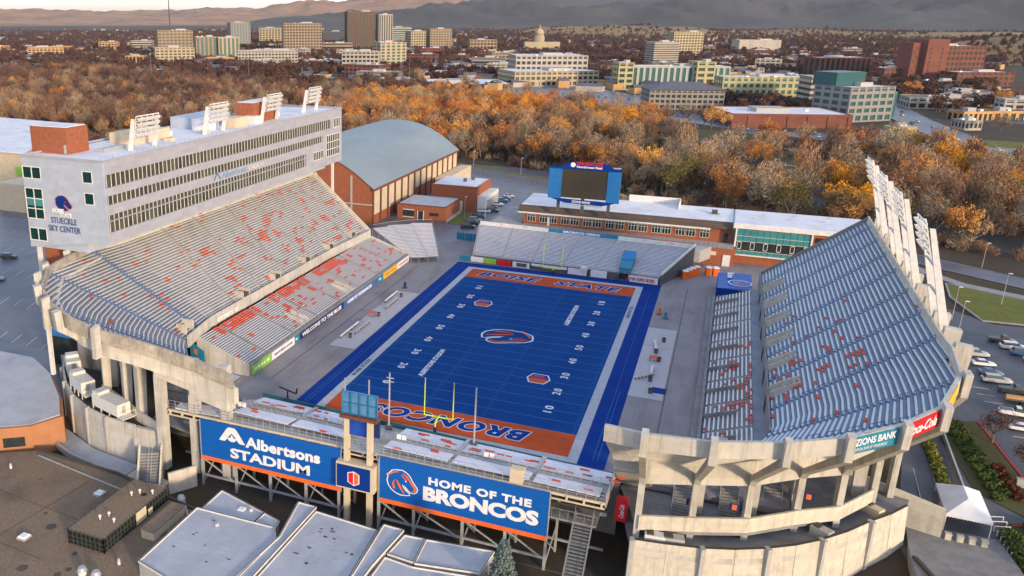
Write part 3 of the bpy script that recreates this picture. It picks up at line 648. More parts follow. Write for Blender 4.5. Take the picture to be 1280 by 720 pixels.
for k in range(51): y = -46+2*k; rl.bar((-45.8, y, 2.5), (-45.8, y, 3.4), .06)
rl.bar((-45.8, -46, 3.4), (-45.8, 54, 3.4), .07); P('handrail', rl, 'steel', wl, 'stuff')
wallads = [(-46.3, -37.6, 'sign_green', [('', 5, 0, 0, 0, 'sign_white')], 'bright green advertising board at the near end of the left sideline'),
           (-37.4, -26.2, 'sign_white', [('', 12, 0, 0, 0, 'paint_blue')], 'white advertising board beside the green one on the left sideline'),
           (-26.0, -23.4, 'sign_teal', [('', 1, 0, 0, 0, 'sign_white')], 'small teal board left of the welcome banner'),
           (-23.2, 2.6, 'sign_navy', [('WELCOME TO THE BLUE', .04, .22, .9, .56, 'sign_white')], 'navy sideline banner lettered WELCOME TO THE BLUE'),
           (2.8, 27.5, 'blue_rail', [('HOME OF THE BRONCOS', .1, .25, .7, .5, 'sign_white')], 'navy sideline banner beginning HOME OF THE, right of the welcome banner'),
           (27.7, 31.8, 'sign_teal', [('', 1, 0, 0, 0, 'sign_white')], 'small teal board left of the yellow board'),
           (32, 43.5, 'sign_yellow', [('', 6, 0, 0, 0, 'orange_seat')], 'yellow advertising board towards the far end of the left sideline'),
           (43.7, 54.3, 'sign_white', [('', 14, 0, 0, 0, 'sign_red')], 'white and red advertising board at the far end of the left sideline')]
for y0, y1, m, tx, lb in wallads:
    t = T('advertising_board', lb, 'advertising board'); fr = banner(t, 'panel', (-45.55, y0, .25), (-45.55, y1, .25), 1.9, m, .0, .1)
    for s_, u, v_, W_, H_, mm in tx:
        if s_: on_banner(t, fr, 1.9, s_, u, v_, W_, H_, mm, bold=.04)
        else: marks(t, fr, 1.9, u, .1, .9, .35, .65, mm, u)
t = T('wall_sign', 'tall blue sign with a shield on the rounded end of the lower left stand', 'sign')
fr = banner(t, 'panel', (-60.4, -47.6, 2.2), (-56.2, -48.4, .6), 4.2, 'sign_teal', .2, .12); banner(t, 'panel', (-60.4, -47.6, .2), (-56.2, -48.4, -.5), 2.0, 'sign_white', .2, .1); marks(t, fr, 4.2, 1, .3, .7, .45, .8, 'sign_orange')
for y, m, w_, lb in ((-34, 'sign_white', 4.4, 'longest white strip sign below the upper left deck'), (-29.5, 'sign_white', 2.4, 'middle white strip sign below the upper left deck'), (-26.2, 'sign_white', 1.6, 'small white and green strip sign below the upper left deck')):
    t = T('wall_sign', lb, 'sign'); fr = banner(t, 'panel', (-60.75, y-2, 6.9), (-60.75, y-2+w_, 6.9), .95, m, .1, .08); marks(t, fr, .95, 4, .15, .85, .3, .6, 'trim_grey', 3)
# ---- north stand
ns = T('north_stand', 'wide pale bleachers behind the far end zone with a lettered wall along the top', 'grandstand')
NR = [(-26.6, 63.2, -30.8, 85.2, 7)]
for i in range(1, 6): f = i/6; NR.append((-26.6+56.8*f, 63.2-2.2*f, -30.8+68.8*f, 85.2-4.2*f, 7))
NR.append((30.2, 61, 38, 81, 7))

mat('bleacher_deck', (.45, .47, .53), .7, (.38, .40, .46), .8, 5)
deck(ns, NR, 2.0, .2, 'bleacher_deck', 'frosted_bench', [0, 1, 1, 1, 1, 1, 0], None, under=False, seat=.3, bw=.5, stair='trim_grey', gapm=.4)
P('side_wall', MB().hexa([(30.3, 60.8, 0), (30.6, 60.8, 0), (38.5, 81, 0), (38.1, 81, 0), (30.3, 60.8, 2.9), (30.6, 60.8, 2.9), (38.5, 81, 8.1), (38.1, 81, 8.1)]), 'steel_dark', ns)
P('side_rail', MB().bar((30.5, 60.7, 3.1), (38.4, 81, 8.3), .35, .7), 'trim_white', ns)
P('side_wall', MB().hexa([(-27.0, 63.2, 0), (-26.7, 63.2, 0), (-30.9, 85.2, 0), (-31.2, 85.2, 0), (-27.0, 63.2, 2.4), (-26.7, 63.2, 2.4), (-30.9, 85.2, 7.4), (-31.2, 85.2, 7.4)]), 'trim_grey', ns)
rl = MB()
for k in range(30): f = k/29; rl.bar((-26.4+56.6*f, 62.9-2.2*f, 2), (-26.4+56.6*f, 62.9-2.2*f, 3.1), .07)
rl.bar((-26.4, 62.9, 3.1), (30.2, 60.7, 3.1), .08); rl.bar((-26.4, 62.9, 2.6), (30.2, 60.7, 2.6), .06); P('handrail', rl, 'steel', ns, 'stuff')
P('front_base', MB().hexa([(-26.4, 63, 0), (30.2, 60.8, 0), (30.2, 61.1, 0), (-26.4, 63.3, 0), (-26.4, 63, 2), (30.2, 60.8, 2), (30.2, 61.1, 2), (-26.4, 63.3, 2)]), 'steel_dark', ns)
def top(f): return (-30.8+68.8*f, 85.2-4.2*f)
P('top_wall', MB().hexa([(*top(0), 0), (*top(1), 0), (top(1)[0], top(1)[1]+.3, 0), (top(0)[0], top(0)[1]+.3, 0), (*top(0), 8.3), (*top(1), 8.3), (top(1)[0], top(1)[1]+.3, 8.3), (top(0)[0], top(0)[1]+.3, 8.3)]), 'trim_white', ns)
def topad(f0, f1, m, tx, lb, c='sign_white'):
    t = T('wall_banner', lb, 'banner'); a, b = top(f0), top(f1); fr = banner(t, 'panel', (*a, 7.2), (*b, 7.2), 1.25, m, .06, .06)
    if tx: on_banner(t, fr, 1.25, tx, .05, .2, .9, .6, c, bold=.04)
topad(.345, .405, 'sign_teal', '', 'blue panel left of the BRONCO CREW lettering'); topad(.405, .60, 'board_blue', 'BRONCO CREW', 'banner lettered BRONCO CREW along the top of the far bleachers'); topad(.60, .67, 'sign_teal', '', 'blue panel right of the BRONCO CREW lettering')
for f in (.10, .22, .78, .90): horse(Vector((*top(f), 7.25))+Vector((0, -.12, 0)), (1, 0, 0), (0, 0, 1), 1.2, 1.1, (0, -1, 0), ns)
def frontad(f0, f1, m, tx, lb, c='sign_white', z0=.2, h=1.7, y=None):
    t = T('end_wall_board', lb, 'advertising board'); a = (-27.5+59.5*f0, 62.3-2.4*f0, z0); b = (-27.5+59.5*f1, 62.3-2.4*f1, z0); fr = banner(t, 'panel', a, b, h, m, 0, .12)
    if tx: on_banner(t, fr, h, tx, .1, .25, .8, .5, c, bold=.03)
frontad(-.06, .0, 'sign_teal', '', 'short blue pad at the left corner of the far end wall')
frontad(.005, .075, 'sign_white', '', 'white board with a dark mark at the left of the far end wall', 'sign_red')
frontad(.078, .145, 'sign_green', '', 'light green board on the far end wall')
frontad(.15, .225, 'sign_red', '', 'red and white board on the far end wall')
frontad(.235, .325, 'sign_white', '', 'white framed board left of the goal post'); frontad(.255, .31, 'sign_navy', '', 'small navy board lettered in yellow inside the white frame', 'sign_yellow', .45, 1.2)
frontad(.335, .52, 'sign_white', '', 'long white fascia over dark openings behind the far goal post', z0=1.3, h=.7); frontad(.345, .515, 'steel_dark', '', 'long dark opening under the white fascia', z0=.2, h=1.0)
frontad(.525, .62, 'sign_white', '', 'plain white board right of the dark opening', h=1.9); frontad(.64, .72, 'sign_white', '', 'white camera platform board left of the blue tunnel', h=2.2)
frontad(.80, .965, 'sign_white', 'LITHIA FORD BOISE', 'long white board lettered LITHIA FORD BOISE', 'sign_red', h=2.0)
P('camera_stand', MB().box(7.6, 59.6, 2.2, 9.6, 60.6, 3.2), 'trim_white', ns)
t = T('team_tunnel', 'blue team tunnel awning set into the far bleachers', 'tunnel')
P('awning', MB().hexa([(18.6, 61.2, 2.2), (22.0, 61, 2.2), (22.3, 69.5, 4.2), (18.9, 69.6, 4.2), (18.6, 61.2, 3.9), (22, 61, 3.9), (22.3, 69.5, 6.2), (18.9, 69.6, 6.2)]), 'sign_teal', t)
P('awning_top', MB().hexa([(18.5, 66.0, 5.0), (22.3, 65.9, 5.0), (22.4, 70.5, 6.3), (18.6, 70.6, 6.3), (18.5, 66.0, 5.5), (22.3, 65.9, 5.5), (22.4, 70.5, 6.8), (18.6, 70.6, 6.8)]), 'field_line', t)
P('opening', MB().box(18.9, 60.2, .05, 21.6, 61.1, 2.2), 'black', t); P('ramp', MB().hexa([(18.6, 59.8, 0), (21.9, 59.7, 0), (21.9, 61.1, 0), (18.6, 61.2, 0), (18.6, 59.8, .08), (21.9, 59.7, .08), (21.9, 61.1, 2.2), (18.6, 61.2, 2.2)]), 'sign_navy', t)

# ---- corner bleachers, north west (fan of wedges)
nb = T('corner_bleachers', 'fan of silver temporary bleachers in the far left corner', 'bleachers')
deck(nb, [(-44.5, 53.6, -62.5, 64.5, 7.2), (-42.2, 54.6, -58, 70.5, 7.4), (-39.8, 56.4, -52.5, 75, 7.6), (-37, 58.6, -46.2, 78.4, 7.8)], 1.6, .24, 'bleacher_deck', 'frosted_bench', [0, 1, 1, 0], None, under=False, seat=.3, bw=.42, gapm=.25, stair='trim_grey')
ub = MB()
for a, b, r in (((-44.5, 53.6), (-62.5, 64.5), 7), ((-42.2, 54.6), (-58, 70.5), 7.2), ((-39.8, 56.4), (-52.5, 75), 7.4), ((-37, 58.6), (-46.2, 78.4), 7.6)):
    for k in range(7):
        f = k/6; p = lerp(a, b, f); z = 1.4+(r-1.6)*f; ub.bar((*p, -.4), (*p, z), .12)
        if k: p0 = lerp(a, b, (k-1)/6); ub.bar((*p0, -.3), (*p, z-.2), .08)
    ub.bar((*a, 1.4), (*b, r), .15)
P('scaffold', ub, 'steel', nb); P('rail', MB().bar((-62.5, 64.5, 8.3), (-58, 70.5, 8.5), .08).bar((-58, 70.5, 8.5), (-52.5, 75, 8.7), .08).bar((-52.5, 75, 8.7), (-46.2, 78.4, 8.9), .08).bar((-46.2, 78.4, 8.9), (-37, 58.6, 2.8), .08), 'steel', nb)
t = T('chain_fence', 'dark railing along the campus road behind the annexes', 'fence'); fm_ = MB(); fp_ = [(-96, 238), (-78, 229), (-50, 213), (-28, 200)]
for a, b in zip(fp_, fp_[1:]):
    n_ = int(math.dist(a, b)/3)
    for k in range(n_): p = lerp(a, b, k/n_); P('fence_post', MB().bar((*p, -.5), (*p, 1.5), .14), 'steel_dark', t)
    for z in (.3, .9, 1.4): fm_.bar((*a, z), (*b, z), .06)
P('fence_rail', fm_, 'steel_dark', t)
t = T('gate_screen', 'blue fabric screen across the gap beside the far left corner bleachers', 'fence')
P('screen', MB().box(-40, 88.5, 0, -31, 88.6, 2.6), 'sign_teal', t)
for x in (-40, -37, -34, -31): P('post', MB().box(x-.05, 88.4, 0, x+.05, 88.5, 2.8), 'steel', t)

# ---- south stand
ss = T('south_stand', 'low snow-white bleachers behind the near end zone, seen from behind', 'bleachers')
YF0, YF1 = -56.6, -59.0   # front wall, left and right
def sy(x): return YF0+(YF1-YF0)*(x+36)/69.
def srow(t, z, x): return (x, sy(x)-t, z)

mat('wall_green', (.015, .10, .13), .6, (.012, .08, .10), .5, 3)
P('front_wall', MB().hexa([(-37, sy(-37)-.3, -.5), (33.2, sy(33)-.3, -.5), (33.2, sy(33), -.5), (-37, sy(-37), -.5), (-37, sy(-37)-.3, 1.8), (33.2, sy(33)-.3, 1.0), (33.2, sy(33), 1.0), (-37, sy(-37), 1.8)]), 'wall_green', ss)
rs = random.Random(31)
secs = [(-36.6, -24.8), (-24.0, -13.0), (-5.2, 6.6), (7.4, 20.6), (21.4, 32.8)]
for (xa, xb) in secs:
    for k in range(9):
        t0 = .5+k*.62; z = 1.0+k*.12
        if xa < -30 and k > 6: continue
        P('bench', MB().hexa([srow(t0+.6, z, xa), srow(t0+.6, z, xb), srow(t0, z, xb), srow(t0, z, xa), srow(t0+.6, z+.12, xa), srow(t0+.6, z+.12, xb), srow(t0, z+.12, xb), srow(t0, z+.12, xa)]), 'frosted_bench', ss)
        x = xa
        while x < xb-1.5:
            x += rs.uniform(.6, 4)
            if rs.random() < .22 and 1 < k:
                l = rs.uniform(.6, 2.2); P('seat_back', MB().hexa([srow(t0+.5, z+.12, x), srow(t0+.5, z+.12, x+l), srow(t0+.1, z+.12, x+l), srow(t0+.1, z+.12, x), srow(t0+.5, z+.32, x), srow(t0+.5, z+.32, x+l), srow(t0+.1, z+.32, x+l), srow(t0+.1, z+.32, x)]), 'orange_seat', ss)
    for k in range(6):
        t0 = 8.4+k*.62; z = 2.3+k*.1; xb2 = min(xb, 32); 
        P('bench', MB().hexa([srow(t0+.58, z, xa), srow(t0+.58, z, xb2), srow(t0, z, xb2), srow(t0, z, xa), srow(t0+.58, z+.12, xa), srow(t0+.58, z+.12, xb2), srow(t0, z+.12, xb2), srow(t0, z+.12, xa)]), 'frosted_bench', ss)
        if rs.random() < .25:
            x = rs.uniform(xa+1, xb2-2); P('seat_back', MB().hexa([srow(t0+.5, z+.12, x), srow(t0+.5, z+.12, x+1.4), srow(t0+.1, z+.12, x+1.4), srow(t0+.1, z+.12, x), srow(t0+.5, z+.3, x), srow(t0+.5, z+.3, x+1.4), srow(t0+.1, z+.3, x+1.4), srow(t0+.1, z+.3, x)]), 'orange_seat', ss)
P('bench', MB().prism([(-49, -68.6), (-37.2, -66.5), (-37.2, -70.5), (-48.5, -71)], 2.2, 2.5), 'frosted_bench', ss)
P('walkway', MB().hexa([srow(8.3, .4, -48), srow(8.3, .4, 33), srow(6.2, .4, 33), srow(6.2, .4, -40), srow(8.3, 1.8, -48), srow(8.3, 1.8, 33), srow(6.2, 1.8, 33), srow(6.2, 1.8, -40)]), 'trim_grey', ss)
P('deck', MB().hexa([(-50, -71.2, 1.6), (33, -71.2, 1.6), (33, sy(33)-.3, .2), (-37, sy(-37)-.3, .2), (-50, -71.2, 2.1), (33, -71.2, 2.1), (33, sy(33)-.3, .6), (-37, sy(-37)-.3, .6)]), 'trim_grey', ss)
for x in (-24.4, 7.0, 21.0): P('aisle_ramp', MB().hexa([srow(6.2, .7, x-.35), srow(6.2, .7, x+.35), srow(0, .2, x+.35), srow(0, .2, x-.35), srow(6.2, 2.3, x-.35), srow(6.2, 2.3, x+.35), srow(.1, 1.4, x+.35), srow(.1, 1.4, x-.35)]), 'steel', ss)
rl = MB()
for t0, z, h in ((6.4, 1.8, 1.3), (8.2, 1.8, 1.5)):
    for k in range(48):
        x = -38+71*k/47; a = srow(t0, z, x); rl.bar(a, (a[0], a[1], z+h), .07)
    for q in range(4): rl.bar(srow(t0, z+h*(q+1)/4, -38), srow(t0, z+h*(q+1)/4, 33), .05)
for k in range(56): x = -50+83*k/55; rl.bar((x, -71.1, 2), (x, -71.1, 3.9), .07)
for q in (2.6, 3.2, 3.9): rl.bar((-50, -71.1, q), (33, -71.1, q), .06)
P('railing', rl, 'steel', ss, 'stuff')
fm = MB()
for k in range(31): x = -49.5+82*k/30; fm.box(x-.15, -71.6, 1.2, x+.15, -71.2, 2.1)
P('rear_fascia', MB().box(-50, -71.5, 1.75, 33, -71.25, 2.15).box(-50, -71.5, .9, 33, -71.25, 1.15), 'cream_panel', ss); P('fascia_bracket', fm, 'cream_panel', ss, 'stuff')
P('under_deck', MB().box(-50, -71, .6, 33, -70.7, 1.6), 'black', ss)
P('end_panel', MB().hexa([(33, -71.2, 1.2), (33.2, -71.2, 1.2), (33.2, sy(33), .2), (33, sy(33), .2), (33, -71.2, 3.6), (33.2, -71.2, 3.6), (33.2, sy(33), 2.0), (33, sy(33), 2.0)]), 'steel', ss)
P('equipment_box', MB().box(17.6, -71.2, 2.1, 19.8, -69.6, 4.6), 'cream_panel', ss)
for x in (-37, -4, -12.8, 12): P('press_sign', MB().box(x, -66.6, 3.2, x+.8, -66.5, 4.1).box(x+1.0, -66.6, 3.2, x+1.8, -66.5, 4.1), 'sign_white', ss)
# support frame below
fr_ = T('steel_trestle', 'grey steel trestle with cross braces carrying the billboards below the near stand', 'steel frame')
for k, x in enumerate([-42.2, -34.7, -27.2, -19.7, -13.0, -5.2, 1.4, 10.2, 17.6, 24.4]):
    P('post', MB().bar((x, -71.9, gz(0, -72)-.2), (x, -71.9, 1.6), .45), 'steel', fr_); P('post', MB().bar((x+.8, -66.5, gz(0, -66)-.2), (x+.8, -66.5, 1.2), .4), 'steel', fr_)
    P('brace', MB().bar((x, -71.9, -12), (x+.8, -66.5, -6.5), .18).bar((x+.8, -66.5, -12), (x, -71.9, -6.8), .18), 'steel', fr_)
for (a, b) in ((-42.2, -34.7), (-34.7, -27.2), (-27.2, -19.7), (-19.7, -13.0), (-5.2, 1.4), (1.4, 10.2), (10.2, 17.6), (17.6, 24.4)):
    P('brace', MB().bar((a, -71.8, -6.6), (b, -71.8, -10.6), .22), 'steel', fr_); P('beam', MB().bar((a, -71.8, -10.2), (b, -71.8, -10.2), .35), 'steel', fr_)
for x0, x1 in ((-50, -13), (-5, 33)): P('rear_beam', MB().box(x0, -66.6, -3.2, x1, -66.3, -2.6).box(x0, -66.6, -9.8, x1, -66.3, -9.4), 'steel', fr_)
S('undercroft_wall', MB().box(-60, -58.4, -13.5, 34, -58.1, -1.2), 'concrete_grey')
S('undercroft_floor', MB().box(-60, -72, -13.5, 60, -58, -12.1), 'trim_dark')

def board(name, x0, x1, z0, z1, label):
    t = T(name, label, 'billboard'); y = -72.2
    P('panel', MB().box(x0, y, z0, x1, y+.3, z1), 'sign_blue', t); P('orange_stripe', MB().box(x0, y-.04, z0, x1, y-.002, z0+.85), 'sign_orange', t)
    P('frame', MB().box(x0-.15, y-.05, z0, x0-.002, y+.3, z1).box(x1+.002, y-.05, z0, x1+.15, y+.3, z1), 'steel', t); return t, y-.05
t, y = board('billboard', -42.1, -12.5, -6.6, 1.9, 'blue billboard lettered Albertsons STADIUM over an orange stripe')
lettering('Albertsons', (-32.2, y+.04, -2.0), (1, 0, 0), (0, 0, 1), 15.6, 2.3, 'sign_white', t, bold=.042, space=1.04)
lettering('STADIUM', (-35.6, y+.04, -4.9), (1, 0, 0), (0, 0, 1), 16.9, 2.1, 'sign_white', t, bold=.035)
emblem([('leaf_emblem', 'sign_white', 'poly', [(.0, .0), (.05, .0), (.22, .0), (.30, .16), (.40, .42), (.5, .60), (.5, 1.0), (.38, .98), (.30, .85)], 0), ('leaf_emblem', 'sign_white', 'poly', [(1, 0), (.70, 1-.15), (.62, .98), (.5, 1.0), (.5, .60), (.60, .42), (.70, .16), (.78, 0)], 0),
        ('leaf_emblem', 'sign_white', 'poly', [(.5, .02), (.62, .10), (.70, .30), (.58, .28), (.5, .52), (.42, .28), (.30, .30), (.38, .10)], 0)], (-38.0, y+.03, -1.6), (1, 0, 0), (0, 0, 1), 5.8, 3.1, (0, -1, 0), t)
t, y = board('billboard', -5.0, 24.5, -6.7, 2.2, 'blue billboard with a horse head lettered HOME OF THE BRONCOS over an orange stripe')
lettering('HOME OF THE', (4.0, y+.04, -1.15), (1, 0, 0), (0, 0, 1), 17.7, 1.5, 'sign_white', t, bold=.045, space=1.12)
lettering('BRONCOS', (3.1, y+.04, -4.35), (1, 0, 0), (0, 0, 1), 19.9, 2.75, 'sign_white', t, bold=.055)
horse((-3.7, y+.03, -4.4), (1, 0, 0), (0, 0, 1), 5.8, 4.9, (0, -1, 0), t, fillc='sign_blue')
# centre tower
ct = T('scoreboard_tower', 'twin concrete pillars rising between the two billboards with a blue screen box', 'tower')
for x in (-11.3, -6.9): P('pillar', MB().box(x-.45, -72.6, -13, x+.45, -71.6, 8.6), 'cream_panel', ct)
P('platform', MB().box(-12.4, -73, 8.6, -5.4, -70.8, 9.2), 'brick_dark', ct); P('screen', MB().box(-10.8, -72.2, 5.3, -7.4, -71.8, 8.5), 'screen_blue', ct); P('screen_housing', MB().box(-12.3, -71.5, 5.2, -5.5, -70.9, 8.55), 'sign_navy', ct)
P('sign_box', MB().box(-12.9, -73.4, -4.9, -5.6, -71.2, .2), 'cream_panel', ct)
P('sign_face', MB().box(-12.7, -73.48, -4.6, -6.3, -73.42, -.2), 'turf_border', ct)
e = MB(); e.v += [(x, -73.52, z) for x, z in ((-10.6, -3.4), (-9.4, -4.0), (-8.3, -3.4), (-8.3, -1.6), (-9.4, -1.1), (-10.6, -1.5))]; e.f.append((0, 1, 2, 3, 4, 5)); P('conference_emblem', e, 'sign_white', ct)
e = MB(); e.quad((-10.4, -73.56, -3.3), (-9.5, -73.56, -3.8), (-9.5, -73.56, -1.3), (-10.4, -73.56, -1.6)); P('conference_emblem', e, 'sign_red', ct); e = MB(); e.quad((-9.3, -73.56, -3.8), (-8.5, -73.56, -3.3), (-8.5, -73.56, -1.7), (-9.3, -73.56, -1.3)); P('conference_emblem', e, 'sign_orange', ct)
P('upper_platform', MB().box(-12.4, -72.4, 2.2, -5.6, -70.5, 2.5), 'steel', ct)
t = T('scoreboard', 'back of a light blue scoreboard on top of the twin pillars', 'scoreboard')
mat('board_back', (.10, .27, .48), .4, (.07, .20, .40), .8, 3)
for i in range(4):
    for j in range(2): P('back_panel', MB().box(-12.2+i*1.66, -72.1, 9.35+j*2.1, -10.62+i*1.66, -71.8, 11.35+j*2.1), 'board_back', t)
e = MB()
for x in (-12.2, -10.6, -8.9, -7.25, -5.6): e.bar((x, -72.3, 9.2), (x, -72.3, 13.4), .12)
for z in (9.4, 11.4, 13.4): e.bar((-12.2, -72.3, z), (-5.6, -72.3, z), .12)
P('lattice', e, 'sign_teal', t); P('pole', MB().bar((-11.8, -71.9, 13.4), (-11.8, -71.9, 15.8), .2).bar((-7.3, -71.9, 13.4), (-7.3, -71.9, 16.2), .2), 'steel', t)
for i, (x, y, h) in enumerate(((-8.3, -59.4, 12.4), (8.3, -59.6, 12.5))):
    t = T('net_pole', ('left' if i == 0 else 'right')+' tall grey net pole standing at the front of the near bleachers', 'pole', (x, y, 0)); P('shaft', MB().tube((0, 0, 0), (0, 0, h), .2, .15, 8), 'steel', t); P('foot', MB().box(-.6, -.4, 0, .6, .4, 1.7), 'steel_dark', t)
    if i == 0: P('cross_arm', MB().box(-1, -.05, 10.6, .9, .05, 10.75), 'steel', t)

# ---- podium south east, with curved outer wall
PE = [(37.6, -72.8), (42.6, -72.0), (47.6, -70.9), (52.2, -69.2), (56.6, -66.9), (60.6, -64.2), (64.3, -61), (68.2, -56.8), (71.8, -52.1), (75.2, -48.2), (78.1, -44.1)]
S('podium_floor', MB().prism([(34, -58)]+PE+[(80, -38), (60, -38)], -4.4, -3.2), 'concrete_grey')
t = T('podium_wall', 'curved pale concrete wall with buttress strips below the right corner of the stadium', 'wall')
for i, (a, b) in enumerate(zip(PE, PE[1:])):
    d = Vector((b[0]-a[0], b[1]-a[1])).normalized(); n = Vector((d.y, -d.x))*.45; zb = min(gz(*a), gz(*b))-.5
    P('wall_panel', MB().hexa([(*a, zb), (a[0]+n.x*2.2, a[1]+n.y*2.2, zb), (b[0]+n.x*2.2, b[1]+n.y*2.2, zb), (*b, zb), (*a, -2.1), (a[0]+n.x, a[1]+n.y, -2.1), (b[0]+n.x, b[1]+n.y, -2.1), (*b, -2.1)]), 'concrete_light', t)
    P('coping', MB().hexa([(*a, -2.1), (a[0]+n.x, a[1]+n.y, -2.1), (b[0]+n.x, b[1]+n.y, -2.1), (*b, -2.1), (*a, -2.0), (a[0]+n.x, a[1]+n.y, -2.0), (b[0]+n.x, b[1]+n.y, -2.0), (*b, -2.0)]), 'trim_dark', t)
    P('stain_band', MB().hexa([(a[0]+n.x*1.15, a[1]+n.y*1.15, -4.6), (a[0]+n.x*1.34, a[1]+n.y*1.34, -4.6), (b[0]+n.x*1.34, b[1]+n.y*1.34, -4.6), (b[0]+n.x*1.15, b[1]+n.y*1.15, -4.6), (a[0]+n.x*1.05, a[1]+n.y*1.05, -3.7), (a[0]+n.x*1.22, a[1]+n.y*1.22, -3.7), (b[0]+n.x*1.22, b[1]+n.y*1.22, -3.7), (b[0]+n.x*1.05, b[1]+n.y*1.05, -3.7)]), 'concrete', t)
    if i % 2 == 0: P('buttress', MB().prism([(a[0]-d.x*.35, a[1]-d.y*.35), (a[0]-d.x*.35+n.x*2.6, a[1]-d.y*.35+n.y*2.6), (a[0]+d.x*.35+n.x*2.6, a[1]+d.y*.35+n.y*2.6), (a[0]+d.x*.35, a[1]+d.y*.35)], zb, -1.85), 'trim_grey', t)
sp = [(38.2, -70.9), (45.9, -68.1), (53.8, -64.9), (61, -59.1), (67.2, -55.0), (72.8, -46.8)]
sw_ = T('spandrel_wall', 'row of low concrete panels between the columns under the right stand', 'wall')
for a, b in zip(sp, sp[1:]): P('panel', MB().hexa([(*a, -1.6), (*b, -1.6), (b[0], b[1]+.5, -1.6), (a[0], a[1]+.5, -1.6), (*a, .9), (*b, .9), (b[0], b[1]+.5, .9), (a[0], a[1]+.5, .9)]), 'concrete_light', sw_)
S('concourse_floor', MB().prism([(34, -58), (38, -70), (46, -68), (54, -64.6), (61, -59), (67, -54), (73, -46), (74, -38), (58, -38)], -2.2, -1.6), 'concrete_grey')
for i, (x, y, z) in enumerate(((44, -60, 0), (51, -57, 0), (57.5, -52.5, 0))):
    t = T('concourse_stair', ('first', 'second', 'third')[i]+' stair under the right stand counting from the red machine', 'stairs', (x, y, -1.6)); mb = MB()
    for k in range(12): mb.box(-1.3, -4+k*.5, k*.3, 1.3, -3.5+k*.5, k*.3+.3)
    P('flight', mb, 'concrete_grey', t); P('rail', MB().bar((-1.4, -4, 1), (-1.4, 2, 4.6), .08).bar((1.4, -4, 1), (1.4, 2, 4.6), .08), 'steel', t)
for (x, y) in ((46.5, -61.5), (54.5, -59), (61, -54), (49, -55)): P('inner_column', MB().box(x-.7, y-.7, -1.6, x+.7, y+.7, 9), 'concrete', eu)
for i, (x, y) in enumerate(((45.4, -66), (51.6, -64.6), (62.4, -56.4))):
    t = T('column_sign', 'small blue and orange sign on the %s column under the right stand' % ('first', 'second', 'third')[i], 'sign', (x, y, 0)); P('board', MB().box(-.8, -.1, 1.8, .8, 0, 2.9), 'sign_navy', t); P('shield', MB().box(-.35, -.16, 1.9, .35, -.11, 2.8), 'sign_orange', t)
t = T('vending_machine', 'bright red drinks machine below the tip of the right stand', 'vending machine', (35.2, -66.4, -3.2)); P('cabinet', MB().box(-.9, -.7, 0, .9, .7, 4.0), 'sign_red', t); lettering('Coca-Cola', (.45, -.75, .8), (0, 0, 1), (-1, 0, 0), 2.4, .8, 'sign_white', t, shear=.3)
for i, (x, y, rz, c) in enumerate(((40.8, -70.7, .12, 'trim_white'), (43.6, -70.3, .15, 'trim_grey'), (64.8, -58.2, -.6, 'trim_grey'), (73.0, -47.6, -.7, 'cream_panel'))):
    t = T('rooftop_unit', ('white boxy unit with a vent cage at the left end of the curved podium', 'grey ducted unit beside the white one on the podium', 'low grey unit by the third column of the podium', 'beige air unit at the right end of the podium')[i], 'air unit', (x, y, -3.2), None, rz)
    P('casing', MB().box(-1.5, -.8, .2, 1.5, .8, 1.5), c, t); P('vent', MB().box(-1.2, -.6, 1.5, -.2, .6, 1.75), 'trim_dark', t); P('skid', MB().box(-1.6, -.9, 0, 1.6, -.7, .2).box(-1.6, .7, 0, 1.6, .9, .2), 'steel', t)

# side stairs between near stand and podium
st = T('exit_stair', 'long steel stair dropping beside the right end of the near stand', 'stairs')
mb = MB()
for k in range(26): mb.box(28.5, -70-k*.45, -1.8-k*.36, 31.2, -69.5-k*.45, -1.65-k*.36)
P('tread_flight', mb, 'steel_mid', st, 'stuff')
P('stringer', MB().bar((28.4, -69.5, -1.4), (28.4, -81.5, -10.9), .25).bar((31.3, -69.5, -1.4), (31.3, -81.5, -10.9), .25).bar((28.4, -69.5, -.4), (28.4, -81.5, -9.9), .1).bar((31.3, -69.5, -.4), (31.3, -81.5, -9.9), .1), 'steel_mid', st)
P('landing', MB().box(21, -71.6, -2.6, 32, -66.8, -2.3), 'concrete_grey', st)
rl = MB()
for k in range(9): x = 21+k*1.3; rl.bar((x, -71.6, -2.3), (x, -71.6, -.6), .08)
rl.bar((21, -71.6, -.6), (32, -71.6, -.6), .1); P('railing', rl, 'steel_mid', st)
S('lower_walk', MB().box(26, -84, -12.4, 37.4, -80, -11.0), 'concrete_light')
